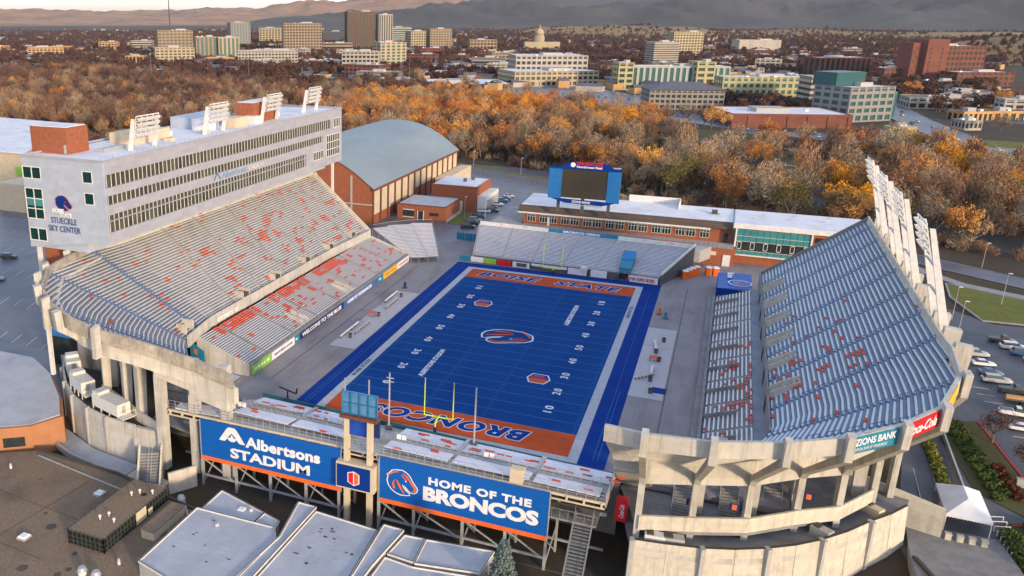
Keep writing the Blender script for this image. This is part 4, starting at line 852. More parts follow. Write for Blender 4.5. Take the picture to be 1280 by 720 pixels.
# ---- podium south west
PW = [(-97, -48), (-92, -54), (-86, -60), (-79.5, -65), (-72.5, -68.5), (-66, -70.4), (-58.6, -71)]
S('podium_floor', MB().prism([(-97, -40)]+PW+[(-58, -66), (-52, -62), (-52, -50)], -5.6, -4.4), 'trim_dark')
t = T('podium_wall', 'curved concrete retaining wall below the left corner of the stadium', 'wall')
for i, (a, b) in enumerate(zip(PW, PW[1:])):
    d = Vector((b[0]-a[0], b[1]-a[1])).normalized(); n = Vector((d.y, -d.x))*.45
    P('wall_panel', MB().hexa([(*a, -14), (a[0]+n.x*2, a[1]+n.y*2, -14), (b[0]+n.x*2, b[1]+n.y*2, -14), (*b, -14), (*a, -3.2), (a[0]+n.x, a[1]+n.y, -3.2), (b[0]+n.x, b[1]+n.y, -3.2), (*b, -3.2)]), 'concrete', t)
    P('joint_strip', MB().prism([(a[0]-d.x*.2, a[1]-d.y*.2), (a[0]-d.x*.2+n.x*2.3, a[1]-d.y*.2+n.y*2.3), (a[0]+d.x*.2+n.x*2.3, a[1]+d.y*.2+n.y*2.3), (a[0]+d.x*.2, a[1]+d.y*.2)], -14, -3.0), 'trim_grey', t)
P('wall_panel', MB().box(-59, -71.4, -14, -52, -70.6, -3.6), 'concrete', t)
for i, (x, y, rz, sx) in enumerate(((-89.6, -53.6, .75, 2.4), (-80.4, -61.2, .50, 3.6), (-67.6, -67.3, .30, 4.6))):
    t = T('air_handler', ('smallest and farthest white air handler on the left podium', 'middle white air handler on the left podium', 'longest white air handler nearest the billboards')[i], 'air unit', (x, y, -4.4), 'air handlers on the left podium', -rz)
    P('casing', MB().box(-sx, -1.6, 1.3, sx, 1.6, 3.9), 'trim_white', t); P('fan_hood', MB().box(-sx+.1, -1.4, 3.9, -sx+2.2, 1.4, 4.6), 'trim_white', t)
    lg = MB()
    for k in range(4):
        for s in (-1, 1): lg.box(-sx+k*(2*sx-.3)/3, s*1.5-.1, 0, -sx+.25+k*(2*sx-.3)/3, s*1.5+.1, 1.3)
    P('leg', lg, 'trim_white', t); P('platform', MB().box(sx, -1.6, 1.1, sx+1.8, 1.6, 1.25).bar((sx+1.8, -1.6, 1.2), (sx+1.8, -1.6, 2.6), .08).bar((sx+1.8, 1.6, 1.2), (sx+1.8, 1.6, 2.6), .08).bar((sx+1.8, -1.6, 2.6), (sx+1.8, 1.6, 2.6), .08), 'trim_white', t); P('door', MB().box(sx+.01, -.5, 1.6, sx+.05, .4, 3.4), 'trim_grey', t)
S('lower_terrace', MB().prism([(-93, -66), (-82, -66), (-70, -71), (-57, -73), (-57, -78.5), (-72, -75.5), (-86, -69.5)], -14, -11.2), 'roof_bluewhite')
P('parapet', MB().bar((-86, -69.7, -11), (-72, -75.7, -11), .5, 1.2).bar((-72, -75.7, -11), (-57, -78.7, -11), .5, 1.2), 'trim_grey', None, 'structure')
t = T('exit_stair', 'broad concrete stair between slanted cheek walls under the left corner', 'stairs', (-51.5, -76.6, -12.4), None, .5); mb = MB()
for k in range(14): mb.box(-2, -3.4+k*.45, 0, 2, -2.95+k*.45, .25+k*.42)
P('flight', mb, 'concrete_grey', t)
for x in (-2.3, 2.0): P('cheek_wall', MB().hexa([(x, -4, 0), (x+.35, -4, 0), (x+.35, 3.2, 0), (x, 3.2, 0), (x, -4, 1), (x+.35, -4, 1), (x+.35, 3.2, 7.2), (x, 3.2, 7.2)]), 'concrete_light', t)
P('handrail', MB().bar((-.2, -3.4, 1.3), (-.2, 2.9, 7.2), .09).bar((.4, -3.4, 1.3), (.4, 2.9, 7.2), .09), 'steel', t)
S('entrance_block', MB().prism([(-56.5, -78.6), (-48, -81), (-47, -76), (-56.5, -73.5)], -13.5, -11.0), 'concrete_light')
S('plaza_corner', MB().prism([(-58, -66), (-42, -70), (-42, -58), (-58, -58)], -4.2, -3.6), 'concrete_grey')
t = T('retaining_wall', 'pale retaining wall with a steel railing left of the first billboard', 'wall'); P('panel', MB().prism([(-46.6, -77.5), (-43.4, -72.8), (-43.0, -73), (-46.2, -77.8)], -12.5, -8.0), 'concrete_light', t)
rl = MB(); [rl.bar((-43.2, -72.6+k*.9, -8), (-43.2, -72.6+k*.9, -6), .07) for k in range(6)]; rl.bar((-43.2, -72.6, -6), (-43.2, -68, -6), .08); P('railing', rl, 'steel', t)
# brown rounded building at far left with blue-white roof
t = T('annex_building', 'tan rendered building with a pale vaulted roof at the left edge of the picture', 'building')
ba = [(-125, -52), (-101.5, -52.5), (-92.5, -57), (-83, -65), (-77.5, -71), (-80.4, -77.5), (-86.5, -82), (-98, -84), (-130, -78)]

mat('tan_render', (.42, .20, .10), .9, (.36, .17, .085), .4, 5)
P('wall', MB().prism(ba, -14, -5.2), 'tan_render', t)
P('roof', MB().prism([(-124, -53), (-102, -53.3), (-93, -57.8), (-83.5, -65.4), (-78.4, -71), (-81, -77), (-87, -81.2), (-98, -83.2), (-129, -77)], -5.2, [-2.8, -2.6, -3.2, -4.2, -4.9, -5.1, -5.1, -5, -4.4]), 'roof_bluewhite', t)
for (a, b) in (((-80.4, -77.5), (-86.5, -82)), ((-86.5, -82), (-98, -84))):
    d = Vector((b[0]-a[0], b[1]-a[1])); n = Vector((-d.y, d.x)).normalized()*-.12; p = Vector(a)+d*.18; q = Vector(a)+d*.75
    if n.y > 0: n = -n
    f = P('window', MB().hexa([(p.x, p.y, -9.5), (q.x, q.y, -9.5), (q.x+n.x, q.y+n.y, -9.5), (p.x+n.x, p.y+n.y, -9.5), (p.x, p.y, -7.4), (q.x, q.y, -7.4), (q.x+n.x, q.y+n.y, -7.4), (p.x+n.x, p.y+n.y, -7.4)]), 'glass_dark', t)
S('corner_plaza', MB().box(-130, -62, -9, -88, -30, -8.2), 'asphalt_wet')
t = T('ticket_pavilion', 'dark glass kiosk with a flat blue roof behind the left corner columns', 'kiosk', (-100, -40, -2)); P('glazing', MB().box(-5, -4, -6, 7, 4, 2), 'glass_dark', t); P('roof', MB().box(-6, -5, 2, 8, 5, 2.6), 'board_blue', t)

pl = MB()
for j in range(7):
    for k in range(26): x = -235+k*5.2; y = 52-j*17+.12*x*0; pl.bar((x, y, gz(x, y)+.06), (x+.6, y-4.6, gz(x, y-4.6)+.06), .14, .02)
P('parking_line', pl, 'paint_white', None, 'structure')
# ---- gravel roofed building and penthouse
gb = T('gravel_roof_building', 'large flat building with a brown gravel roof in the near left corner', 'building')
gp = [(-130, -83), (-86, -84), (-78, -78.8), (-57, -79.6), (-33.5, -84.8), (-33.5, -150), (-130, -150)]
P('wall', MB().prism(gp, -16, -10.0), 'trim_grey', gb); P('roof', MB().prism([(x, y) for x, y in gp], -10, -9.6), 'gravel_roof', gb)
P('roof_pipe', MB().bar((-76, -80.5, -9.4), (-46, -85.3, -9.4), .22), 'steel', gb); P('parapet', MB().bar((-78, -78.9, -9.5), (-57, -79.7, -9.5), .5, .7).bar((-57, -79.7, -9.5), (-33.5, -84.9, -9.5), .5, .7), 'trim_dark', gb)
P('roof_pipe', MB().bar((-39.5, -82.5, -9.3), (-34, -88.8, -9.3), .3), 'steel', gb)
ph = T('penthouse', 'low dark mesh-clad plant enclosure with white vent caps on the gravel roof', 'plant enclosure')
P('deck', MB().box(-49.6, -101.4, -9.6, -42.4, -83.8, -6.95), 'black', ph); P('top', MB().box(-49.6, -101.4, -6.95, -42.4, -83.8, -6.8), 'gravel_roof', ph)
ms_ = MB()
for k in range(21): y = -101.5+17.8*k/20; ms_.box(-42.36, y-.06, -9.6, -42.24, y+.06, -6.6); ms_.box(-49.76, y-.06, -9.6, -49.64, y+.06, -6.6)
for k in range(9): x = -49.7+7.4*k/8; ms_.box(x-.06, -101.56, -9.6, x+.06, -101.44, -6.6)
for z in (-8.8, -7.9, -6.9): ms_.box(-42.36, -101.5, z-.05, -42.2, -83.8, z+.05); ms_.box(-49.7, -101.6, z-.05, -42.3, -101.44, z+.05)

mat('fence_green', (.06, .075, .065), .6)
P('mesh_screen', ms_, 'fence_green', ph)
P('hatch', MB().box(-42.2, -93, -9.2, -42.1, -90.2, -6.9).box(-42.2, -89.6, -9.2, -42.1, -88.4, -8), 'cream_panel', ph)
P('opening', MB().tube((-44.6, -87.4, -6.79), (-44.6, -87.4, -6.77), .55, .55, 12), 'black', ph)
for i, (x, y) in enumerate(((-46.4, -88.6), (-45.5, -87.4), (-43.3, -86.6), (-46.6, -97), (-45.8, -95.6), (-43.8, -96.8))):
    v = T('vent_cap', 'small white vent cap on the dark enclosure, number %s from the stadium end' % ('two', 'one', 'three', 'five', 'four', 'six')[i], 'vent', (x, y, -6.8)); P('stack', MB().tube((0, 0, 0), (0, 0, .55), .12, .12, 8), 'trim_white', v); P('cap', MB().tube((0, 0, .55), (0, 0, .85), .28, .22, 10), 'trim_white', v)
t = T('duct', 'beige boxed duct between the dark enclosure and the white roofs', 'duct', (-38.2, -90.6, -9.6)); P('box', MB().box(-1.3, -4.6, 0, 1.3, 4.6, 1.6), 'cream_panel', t); P('lid', MB().box(-1.45, -4.75, 1.6, 1.45, 4.75, 1.75), 'gravel_roof', t)
def cap(x, y, z, r, h, label):
    t = T('roof_vent', label, 'vent', (x, y, z)); P('curb', MB().tube((0, 0, 0), (0, 0, h*.55), r*.8, r*.8, 12), 'trim_white', t); P('hood', MB().tube((0, 0, h*.55), (0, 0, h), r, r*.65, 14), 'steel', t)
def skyl(x, y, z, s, label):
    t = T('skylight', label, 'skylight', (x, y, z)); P('curb', MB().box(-s, -s, 0, s, s, .35), 'steel', t); P('dome', MB().hexa([(-s*.9, -s*.9, .35), (s*.9, -s*.9, .35), (s*.9, s*.9, .35), (-s*.9, s*.9, .35), (-s*.7, -s*.7, .6), (s*.7, -s*.7, .6), (s*.7, s*.7, .6), (-s*.7, s*.7, .6)]), 'sign_white', t)
skyl(-55.2, -87.0, -9.6, .9, 'white skylight on the gravel roof above the dark enclosure'); skyl(-57.8, -103.5, -9.6, .9, 'white skylight on the gravel roof near the bottom left corner')
rr = random.Random(77)
for k in range(26):
    x = rr.uniform(-90, -36); y = rr.uniform(-112, -86)
    if -51 < x < -41 and y > -103: continue
    P('roof_stain', MB().tube((x, y, -9.595), (x, y, -9.585), rr.uniform(.3, 1.1), .3, 9), 'trim_dark' if k % 3 == 0 else 'roof_brown', gb)
for a, b in (((-90, -92), (-52, -95.5)), ((-88, -104), (-51, -107)), ((-60, -84), (-63, -112))): P('roof_seam', MB().bar((*a, -9.58), (*b, -9.58), .12, .03), 'roof_brown', gb)
cap(-42.0, -107.3, -9.6, .85, 1.3, 'left one of the two fat roof vents at the bottom edge'); cap(-39.3, -107.2, -9.6, .85, 1.3, 'right one of the two fat roof vents at the bottom edge'); cap(-39.8, -82.9, -9.6, .8, 1.3, 'fat grey roof vent on the gravel roof beside the first billboard post')
for i, (x, y) in enumerate(((-77.5, -86.5), (-37.6, -86.8), (-38.3, -102.8))): cap(x, y, -9.6, .3, 1.1, 'thin roof pipe %s' % ('at the far left of the gravel roof', 'beside the beige duct', 'below the beige duct')[i])
# ---- white roofs
wr = T('white_roof_building', 'group of flat white roofs with raised kerbs in front of the billboards', 'building')
def roof(nm, poly, z, m='roof_bluewhite', rim='trim_white'):
    P(nm, MB().prism(poly, -16, z), 'trim_grey', wr); P(nm, MB().prism(poly, z, z+.12), m, wr)
    for a, b in zip(poly, poly[1:]+poly[:1]): P('kerb', MB().bar((*a, z+.2), (*b, z+.2), .3, .34), rim, wr); P('kerb_cap', MB().bar((*a, z+.39), (*b, z+.39), .14, .04), 'roof_brown', wr)
roof('main_roof', [(-33.4, -87.2), (-18.2, -87.0), (-16.2, -90), (-16.8, -100.5), (-18, -108), (-33.2, -104)], -7.0)
roof('back_roof', [(-33, -79.7), (-22.4, -83.0), (-22.6, -86.8), (-33, -86.9)], -7.6); roof('back_roof', [(-22.2, -83.1), (-18.8, -84.2), (-18.4, -86.8), (-22.4, -86.8)], -7.6)
roof('ridge_roof', [(-17.9, -78.4), (-14.4, -78.6), (-14.8, -100), (-15.6, -108), (-17.8, -108), (-16.0, -89)], -6.9)
roof('middle_roof', [(-14.0, -79.4), (-2.2, -80.4), (-1.4, -93.5), (-2.6, -106), (-14.4, -106)], -7.2)
roof('ridge_roof', [(-1.6, -78.6), (2.0, -78.8), (.8, -90), (.2, -106), (-2.2, -106), (-1.0, -93)], -7.0)
roof('small_roof', [(2.4, -79.2), (5.8, -79.0), (6.2, -85.6), (1.7, -85.2)], -7.6); roof('small_roof', [(6.1, -79.0), (17.2, -77.6), (16.6, -84.0), (6.5, -85.8)], -7.6)
roof('right_roof', [(1.5, -86), (6.4, -86.6), (16.6, -85), (15.5, -106), (.9, -106)], -7.8)
sm = MB()
for k in range(13): sm.bar((-32.6+.3*k, -88.6-1.25*k, -6.87), (-17.4+.05*k, -88.6-1.25*k, -6.87), .06, .02); sm.bar((-13.5, -81-1.7*k, -7.07), (-2.2, -81.6-1.7*k, -7.07), .06, .02)
P('seam', sm, 'trim_grey', wr, 'stuff')
rr = random.Random(8)
for k in range(22):
    x = rr.uniform(-13, -3); y = rr.uniform(-95, -81.5); P('roof_patch', MB().box(x, y, -7.06, x+rr.uniform(.3, .9), y+rr.uniform(.2, .5), -7.03), 'trim_dark' if k % 2 else 'trim_grey', wr)
for k in range(14):
    x = rr.uniform(-31, -19); y = rr.uniform(-100, -89); P('roof_patch', MB().box(x, y, -6.86, x+rr.uniform(.2, .8), y+rr.uniform(.15, .3), -6.83), 'trim_dark' if k % 2 else 'trim_grey', wr)
skyl(-26.6, -83.4, -7.88, .75, 'white skylight on the narrow back roof by the first billboard'); cap(-24.9, -83.2, -7.88, .5, .9, 'silver vent beside the skylight on the narrow back roof'); cap(-20.4, -85.4, -7.88, .4, .5, 'small round vent on the little bay of the narrow back roof')
cap(-27.4, -90.2, -6.88, .45, .5, 'dark roof drain on the largest white roof'); skyl(-8.2, -92.6, -7.7, .8, 'white skylight in the middle of the middle white roof')
t = T('rooftop_unit', 'dark compressor units at the back of the right white roof', 'air unit', (12.4, -88, -8.05)); P('casing', MB().box(-.9, -.5, 0, .9, .5, .8), 'steel_dark', t); P('pipe', MB().bar((1, 0, .2), (3, 0, .2), .1), 'steel', t)
# spruce
def leafcloud(mb, rr, pts, size, n, flat=1., up=0.):
    for _ in range(n):
        c, r = pts[rr.randrange(len(pts))]
        while True:
            d = Vector((rr.uniform(-1, 1), rr.uniform(-1, 1), rr.uniform(-1, 1)))
            if .15 < d.length < 1: break
        d = d*(d.length**-.12)
        p = Vector(c)+Vector((d.x*r, d.y*r, d.z*r*flat)); a = Vector((rr.gauss(0, 1), rr.gauss(0, 1), rr.gauss(0, 1)+up)).normalized(); b = a.orthogonal().normalized(); b = (b+a.cross(b)*rr.uniform(-1, 1)).normalized()
        s = size*rr.uniform(.6, 1.3)
        if up: mb.tri(p-b*s*.16, p+b*s*.16, p+a*s*1.7)
        else: mb.quad(p-a*s-b*s*.7, p+a*s-b*s*.6, p+a*s*.8+b*s*.7, p-a*s*.9+b*s*.6)
t = T('spruce_tree', 'silvery blue spruce in front of the second billboard', 'tree', (20.6, -86.0, -12.8)); t.scale = (1.12, 1.12, 1.14); rr = random.Random(4)
P('trunk', MB().tube((0, 0, 0), (0, 0, 11.5), .35, .06, 7), 'trunk', t); mb = MB()
for k in range(46):
    z = .8+11.2*(k/46); r = 3.6*(1-z/13.2)
    for j in range(11):
        a = rr.uniform(0, 2*PI); rr2 = r*rr.uniform(.72, 1.12); b = Vector((math.cos(a)*rr2, math.sin(a)*rr2, z-.28*rr2))
        leafcloud(mb, rr, [(b*1.0, .35), (b*.86+Vector((0, 0, .1)), .35), (b*.66+Vector((0, 0, .15)), .4)], .14, 26)
P('crown', mb, 'blue_spruce', t)

# ---- Sky Center (press box)
sk = T('press_box_building', 'long lavender-grey press box lettered STUECKLE SKY CENTER above the left stand', 'building')
X0, X1, Y0, Y1, ZB, ZT = -92.5, -71.0, -59.5, 58.0, 31.2, 47.4
P('south_wall', MB().prism([(X0, Y0), (X1, Y0), (X1, Y0+.4), (X0, Y0+.4)], [27.5, 30.6, 30.6, 27.5], ZT), 'panel_south', sk)
bands = [(44.6, 41.9), (40.2, 38.3), (36.2, 35.0), (34.8, 32.5)]
zz = [ZT]+[v for b in bands for v in b]+[30.6]
for i in range(0, len(zz), 2): P('spandrel', MB().box(X1-.5, Y0+.4, zz[i+1], X1, Y1, zz[i]), 'panel_east', sk)
P('core', MB().box(X0, Y0+.5, 30.6, X1-.7, Y1, ZT-.4), 'panel_south', sk); P('roof', MB().box(X0+.3, Y0+.7, ZT-.4, X1-.3, Y1-.3, ZT-.25), 'roof_white', sk)
for a, b in (((X0, Y0), (X1, Y0)), ((X1, Y0), (X1, Y1)), ((X1, Y1), (X0, Y1)), ((X0, Y1), (X0, Y0))): P('parapet', MB().bar((*a, ZT+.05), (*b, ZT+.05), .4, .4), 'panel_east', sk)
ends = [49.5, 43.8, 32, 32]
for bi, (zt, zb) in enumerate(bands):
    pane = MB().box(-.02, -.73, zb-zt, .02, .73, 0).mesh('window_pane', 'glass_pane'); mul = MB().box(-.03, -.09, zb-zt, .03, .09, 0).mesh('mullion', 'trim_white')
    y = Y0+1.2; k = 0
    while y < ends[bi]:
        link('window_pane', pane, sk, (X1-.42, y+.75, zt)); link('mullion', mul, sk, (X1-.36, y, zt)); y += 1.5
    P('spandrel', MB().box(X1-.5, ends[bi]+.3, zb, X1-.002, Y1, zt), 'panel_east', sk)
def win(nm, lo, hi, nx, nz, plane, m='glass_green'):
    """glazed opening; plane 'S' = x,z rectangle on the south face, 'E' = y,z rectangle on the east face"""
    f = lambda u0, u1, z0, z1, d0, d1: MB().box(u0, Y0-d1, z0, u1, Y0-d0, z1) if plane == 'S' else MB().box(X1+d0, u0, z0, X1+d1, u1, z1)
    w_ = P('window', f(lo[0], hi[0], lo[1], hi[1], .0, .06), m, sk); fr = MB()
    for i in range(nx+1): u = lo[0]+(hi[0]-lo[0])*i/nx; b = f(u-.1, u+.1, lo[1], hi[1], .06, .16); n0 = len(fr.v); fr.v += b.v; fr.f += [tuple(n0+q for q in F_) for F_ in b.f]
    for j in range(nz+1): z = lo[1]+(hi[1]-lo[1])*j/nz; b = f(lo[0], hi[0], z-.1, z+.1, .07, .15); n0 = len(fr.v); fr.v += b.v; fr.f += [tuple(n0+q for q in F_) for F_ in b.f]
    P('frame', fr, 'trim_white', w_)
win('a', (-92.4, 42.7), (-87.5, 45.2), 2, 1, 'S'); win('b', (-92.3, 34.0), (-87.6, 40.6), 2, 3, 'S'); win('c', (-92.2, 29.2), (-87.5, 31.9), 2, 1, 'S')
P('blind_panel', MB().box(-92.1, Y0-.09, 36.8, -87.8, Y0-.07, 38.4), 'glass_teal', sk)
win('d', (-76.4, 42.8), (-73.9, 45.2), 1, 1, 'S'); win('e', (-76.3, 38.3), (-73.9, 40.7), 1, 1, 'S')
win('f', (51.6, 41.9), (56.4, 44.7), 4, 1, 'E'); win('g', (46.4, 33.2), (56.2, 39.9), 7, 3, 'E'); win('h', (36.8, 33.4), (44.2, 35.9), 6, 1, 'E')
horse((-84.4, Y0-.1, 36.3), (1, 0, 0), (0, 0, 1), 4.6, 3.4, (0, -1, 0), sk, outc='sign_orange', oc='sign_navy', fill='paint_blue')
lettering('BOISE', (-85.2, Y0-.25, 35.9), (1, 0, 0), (0, 0, 1), 3.2, .9, 'sign_white', sk, bold=.06); lettering('STATE', (-83.2, Y0-.27, 35.1), (1, 0, 0), (0, 0, 1), 3.2, .9, 'sign_white', sk, bold=.06)

mat('letter_navy', (.05, .10, .28), .5)
lettering('STUECKLE', (-85.9, Y0-.1, 33.5), (1, 0, 0), (0, 0, 1), 6.9, 1.3, 'letter_navy', sk, bold=.01); lettering('SKY CENTER', (-86.8, Y0-.1, 31.7), (1, 0, 0), (0, 0, 1), 8.6, 1.3, 'letter_navy', sk, bold=.01)
mat('sign_sky', (.16, .36, .60), .5)
lettering('Albertsons', (X1+.1, -15, 36.7), (0, 1, 0), (0, 0, 1), 12.0, 1.4, 'sign_sky', sk); lettering('STADIUM', (X1+.1, -2.2, 36.7), (0, 1, 0), (0, 0, 1), 8.0, 1.1, 'trim_white', sk)
emblem([('leaf_emblem', 'sign_teal', 'line', [(0, 0), (.45, 1), (.55, 1), (1, 0)], .15)], (X1+.1, -18.8, 36.7), (0, 1, 0), (0, 0, 1), 3.0, 1.6, (1, 0, 0), sk)
P('underfloor', MB().box(X0+.2, Y0+.5, 27.6, -77, Y1, 30.6), 'panel_south', sk)
for y in (57,): P('leg', MB().box(-74.2, y-.35, 0, -73.5, y+.35, 31), 'trim_white', sk)
P('leg', MB().box(-91.6, -58.8, -3, -90.8, -58, 27.5), 'trim_white', sk); P('leg', MB().bar((-74, 57, 12), (-80, 57, 26), .5), 'trim_white', sk)
P('stair_core', MB().box(-91, -57, 17, -82.5, 50, 27.5), 'brick', sk); P('core_base', MB().box(-91, -50, -6, -82.5, 50, 17), 'concrete_grey', sk)
for (x0, y0, x1, y1, z1, lb) in ((-96, -53.5, -85.2, -46.5, 52.8, 'near'), (-83.6, 12, -77, 25, 52.6, 'far')):
    p = P('stair_tower', MB().box(x0+1, y0, 47, x1, y1, z1), 'brick', sk); P('tower_cap', MB().box(x0+1.3, y0+.3, z1, x1-.3, y1-.3, z1+.15), 'roof_white', p); P('door', MB().box(x1-.8, y0-.06, 47.3, x1-.2, y0-.002, 49.2), 'trim_grey', p)
for i, (x0, y0, x1, y1, h, m) in enumerate(((-88, -36, -81, -22, 2.6, 'cream_panel'), (-86, -26, -83, -18, 1.2, 'trim_white'), (-84, -8, -79.5, -2, 3.0, 'roof_white'), (-92, -6, -84.5, 12, 3.0, 'panel_south'), (-80, 1, -76.2, 7, 2.6, 'cream_panel'), (-79, 9.5, -75, 13.5, 2.2, 'trim_white'), (-78.5, -28, -76.6, -26, .9, 'cream_panel'), (-78, -13, -76.5, -11, 1, 'cream_panel'), (-81, 28, -79, 31, 1.2, 'trim_white'), (-86, 34, -84, 36, 1.0, 'trim_grey'), (-82, -48, -80, -40, .8, 'steel'))):
    P('rooftop_unit', MB().box(x0, y0, 47.1, x1, y1, 47.1+h), m, sk)
rl = MB()
for k in range(60): rl.bar((X1-.6, Y0+2*k, ZT), (X1-.6, Y0+2*k, ZT+1.0), .06)
P('roof_posts', rl, 'steel', sk, 'stuff')
# light towers on the press box roof
def lamp_board(t, w_, h_, nx, nz, o, xd, ud, nd):
    o = Vector(o); xd = Vector(xd); ud = Vector(ud).normalized(); nd = Vector(nd).normalized()
    fr = MB()
    for j in range(nz+1): a = o-xd*w_/2+ud*h_*j/nz; fr.bar(a, a+xd*w_, .22)
    for i in range(5): a = o-xd*w_/2+xd*w_*i/4; fr.bar(a, a+ud*h_, .14)
    P('lamp_frame', fr, 'trim_white', t)
    lm = MB().tube((0, 0, 0), (.55, 0, -.12), .2, .42, 8).mesh('floodlight', 'trim_white')
    for i in range(nx):
        for j in range(nz):
            q = o-xd*w_/2+xd*w_*(i+.5)/nx+ud*h_*(j+.55)/nz+nd*.1; l = link('floodlight', lm, t, q-t.location); l.rotation_euler = (0, .25, math.atan2(nd.y, nd.x))
for i, (yc, lab) in enumerate(((-39.5, 'nearest'), (-10, 'second'), (19, 'third'), (45, 'farthest'))):
    t = T('floodlight_rack', lab+' of the four white floodlight racks on the press box roof', 'floodlight rack', (-76, yc, 47.2), 'floodlight racks on the press box roof')
    for s in (-1, 1): P('leg', MB().hexa([(-.5, s*4.4-.3, 0), (.4, s*4.4-.3, 0), (.4, s*4.4+.3, 0), (-.5, s*4.4+.3, 0), (.9, s*4.4-.2, 7), (1.6, s*4.4-.2, 7), (1.6, s*4.4+.2, 7), (.9, s*4.4+.2, 7)]), 'trim_white', t)
    o = Vector((-75.0+.1, yc, 50.2)); lamp_board(t, 8.2, 4.6, 9, 4, o, (0, 1, 0), (.18, 0, 1), (1, 0, -.2))
    for ch in t.children:
        if ch.name.startswith('lamp_frame'): ch.location = -t.location
for i, (yc, lab) in enumerate(((38.5, 'farthest'), (16.5, 'second farthest'), (-3.6, 'third farthest'), (-29.5, 'nearest'))):
    t = T('floodlight_tower', lab+' of the four tall leaning white floodlight towers on the right stand', 'floodlight tower', (81.8, yc, 20), 'leaning floodlight towers on the right stand')
    for s in (-1, 1): P('mast', MB().hexa([(-.7, s*4.0-.4, 0), (.8, s*4.0-.4, 0), (.8, s*4.0+.4, 0), (-.7, s*4.0+.4, 0), (-6.5, s*4.0-.25, 22.5), (-5.7, s*4.0-.25, 22.5), (-5.7, s*4.0+.25, 22.5), (-6.5, s*4.0+.25, 22.5)]), 'trim_white', t)
    for z in (5, 11, 16): P('ladder_bracket', MB().box(-.4-z*.27, -4.2, z, -.1-z*.27, 4.2, z+.3), 'steel', t)
    o = Vector((76.1, yc, 38.2)); lamp_board(t, 8.6, 5.2, 8, 4, o, (0, 1, 0), (-.27, 0, 1), (-1, 0, -.3))
    for ch in t.children:
        if ch.name.startswith('lamp_frame'): ch.location = -t.location

# ---- gym with barrel roof
gy = T('arched_gymnasium', 'large brick hall with a grey-blue barrel roof behind the press box', 'building')
GX, GW, GY0, GY1 = -76.3, 62, 98, 207
def arch(f): return (GX-GW*f, 13.4+13.2*(1-(2*f-1)**2)**.9)
A = [arch(k/24) for k in range(25)]; mb = MB()
for (x0, z0), (x1, z1) in zip(A, A[1:]):
    mb.quad((x0+(0.9 if x0 == GX else 0), GY0-.6, z0), (x0+(.9 if x0 == GX else 0), GY1+.6, z0), (x1, GY1+.6, z1), (x1, GY0-.6, z1))
P('roof', mb, 'roof_metal', gy)
for y, s in ((GY0, 0), (GY1, 1)):
    n = 25; m_ = MB(); m_.v = [(x, y, z-.2) for x, z in A]+[(GX-GW, y, -1), (GX, y, -1)]; m_.f = [tuple(range(27))[::(-1 if s else 1)]]; P('gable_wall', m_, 'brick', gy)
P('gable_trim', MB().box(GX-20, GY0-.15, 7.0, GX, GY0-.02, 7.5).box(GX-9, GY0-.2, -1, GX-8.2, GY0-.05, 18), 'trim_grey', gy)
P('back_wall', MB().box(GX-GW, GY0, -1, GX-GW+.5, GY1, 13.2), 'brick', gy); P('east_wall', MB().box(GX-.6, GY0+.2, -1, GX-.1, GY1-.2, 13.3), 'brick', gy)
P('eave', MB().box(GX-.2, GY0-.6, 12.6, GX+1.0, GY1+.6, 13.5), 'brick_dark', gy)
for k in range(14):
    y0 = GY0+.5+k*7.75; P('wall_panel', MB().box(GX-.1, y0+.8, 3.2 if k < 6 else 5.5, GX+.12, y0+6.9, 12.6), 'cream_panel', gy); P('pier', MB().box(GX-.1, y0-.55, -1, GX+.5, y0+.35, 12.6), 'brick_dark', gy)
P('side_wing', MB().box(GX+.5, 172, -1, GX+6, 212, 5.5), 'cream_panel', gy)
an = T('low_annex', 'low brick annex with a pale roof in front of the gymnasium', 'building')
P('wall', MB().prism([(-72, 113.8), (-52.2, 113.8), (-52.2, 133), (-72, 133)], -1, 5.2), 'brick', an); P('roof', MB().box(-71.7, 114.1, 5.2, -52.5, 132.7, 5.35), 'roof_bluewhite', an); P('coping', MB().box(-72.1, 113.7, 5.15, -52.1, 114.1, 5.5).box(-52.5, 113.8, 5.15, -52.1, 133, 5.5), 'brick_dark', an)
w_ = P('window', MB().box(-69.5, 113.6, .6, -65, 113.78, 3.2), 'glass_dark', an); P('frame', MB().box(-69.6, 113.5, 3.2, -64.9, 113.6, 3.5).box(-69.6, 113.5, .3, -64.9, 113.6, .6), 'trim_white', w_)
w_ = P('door', MB().box(-63.3, 113.6, -.4, -61.2, 113.78, 3), 'glass_dark', an); P('frame', MB().box(-63.6, 113.5, -.4, -63.3, 113.6, 3.3).box(-61.2, 113.5, -.4, -60.9, 113.6, 3.3), 'trim_white', w_)
P('window', MB().box(-58.6, 113.6, 1.6, -55, 113.78, 2.8), 'glass_dark', an); P('side_path_wall', MB().box(-52.0, 114, -.6, -51.4, 132, .6), 'trim_grey', an)
an = T('tall_annex', 'taller brick annex with a white roof and rooftop vents beside the gymnasium', 'building')
P('wall', MB().box(-66, 137.5, -1, -46.6, 159, 9.2), 'brick', an); P('roof', MB().box(-65.7, 137.8, 9.2, -46.9, 158.7, 9.35), 'roof_white', an); P('coping', MB().box(-66.1, 137.4, 9.1, -46.5, 137.8, 9.6).box(-46.9, 137.4, 9.1, -46.5, 159, 9.6), 'brick', an)
P('side_wing', MB().box(-46.5, 138.2, -1, -42.8, 158, 5.8), 'trim_white', an)
for k in range(5): P('garage_door', MB().box(-42.8, 140+k*3.6, -.5, -42.7, 142.6+k*3.6, 4), 'trim_grey', an)
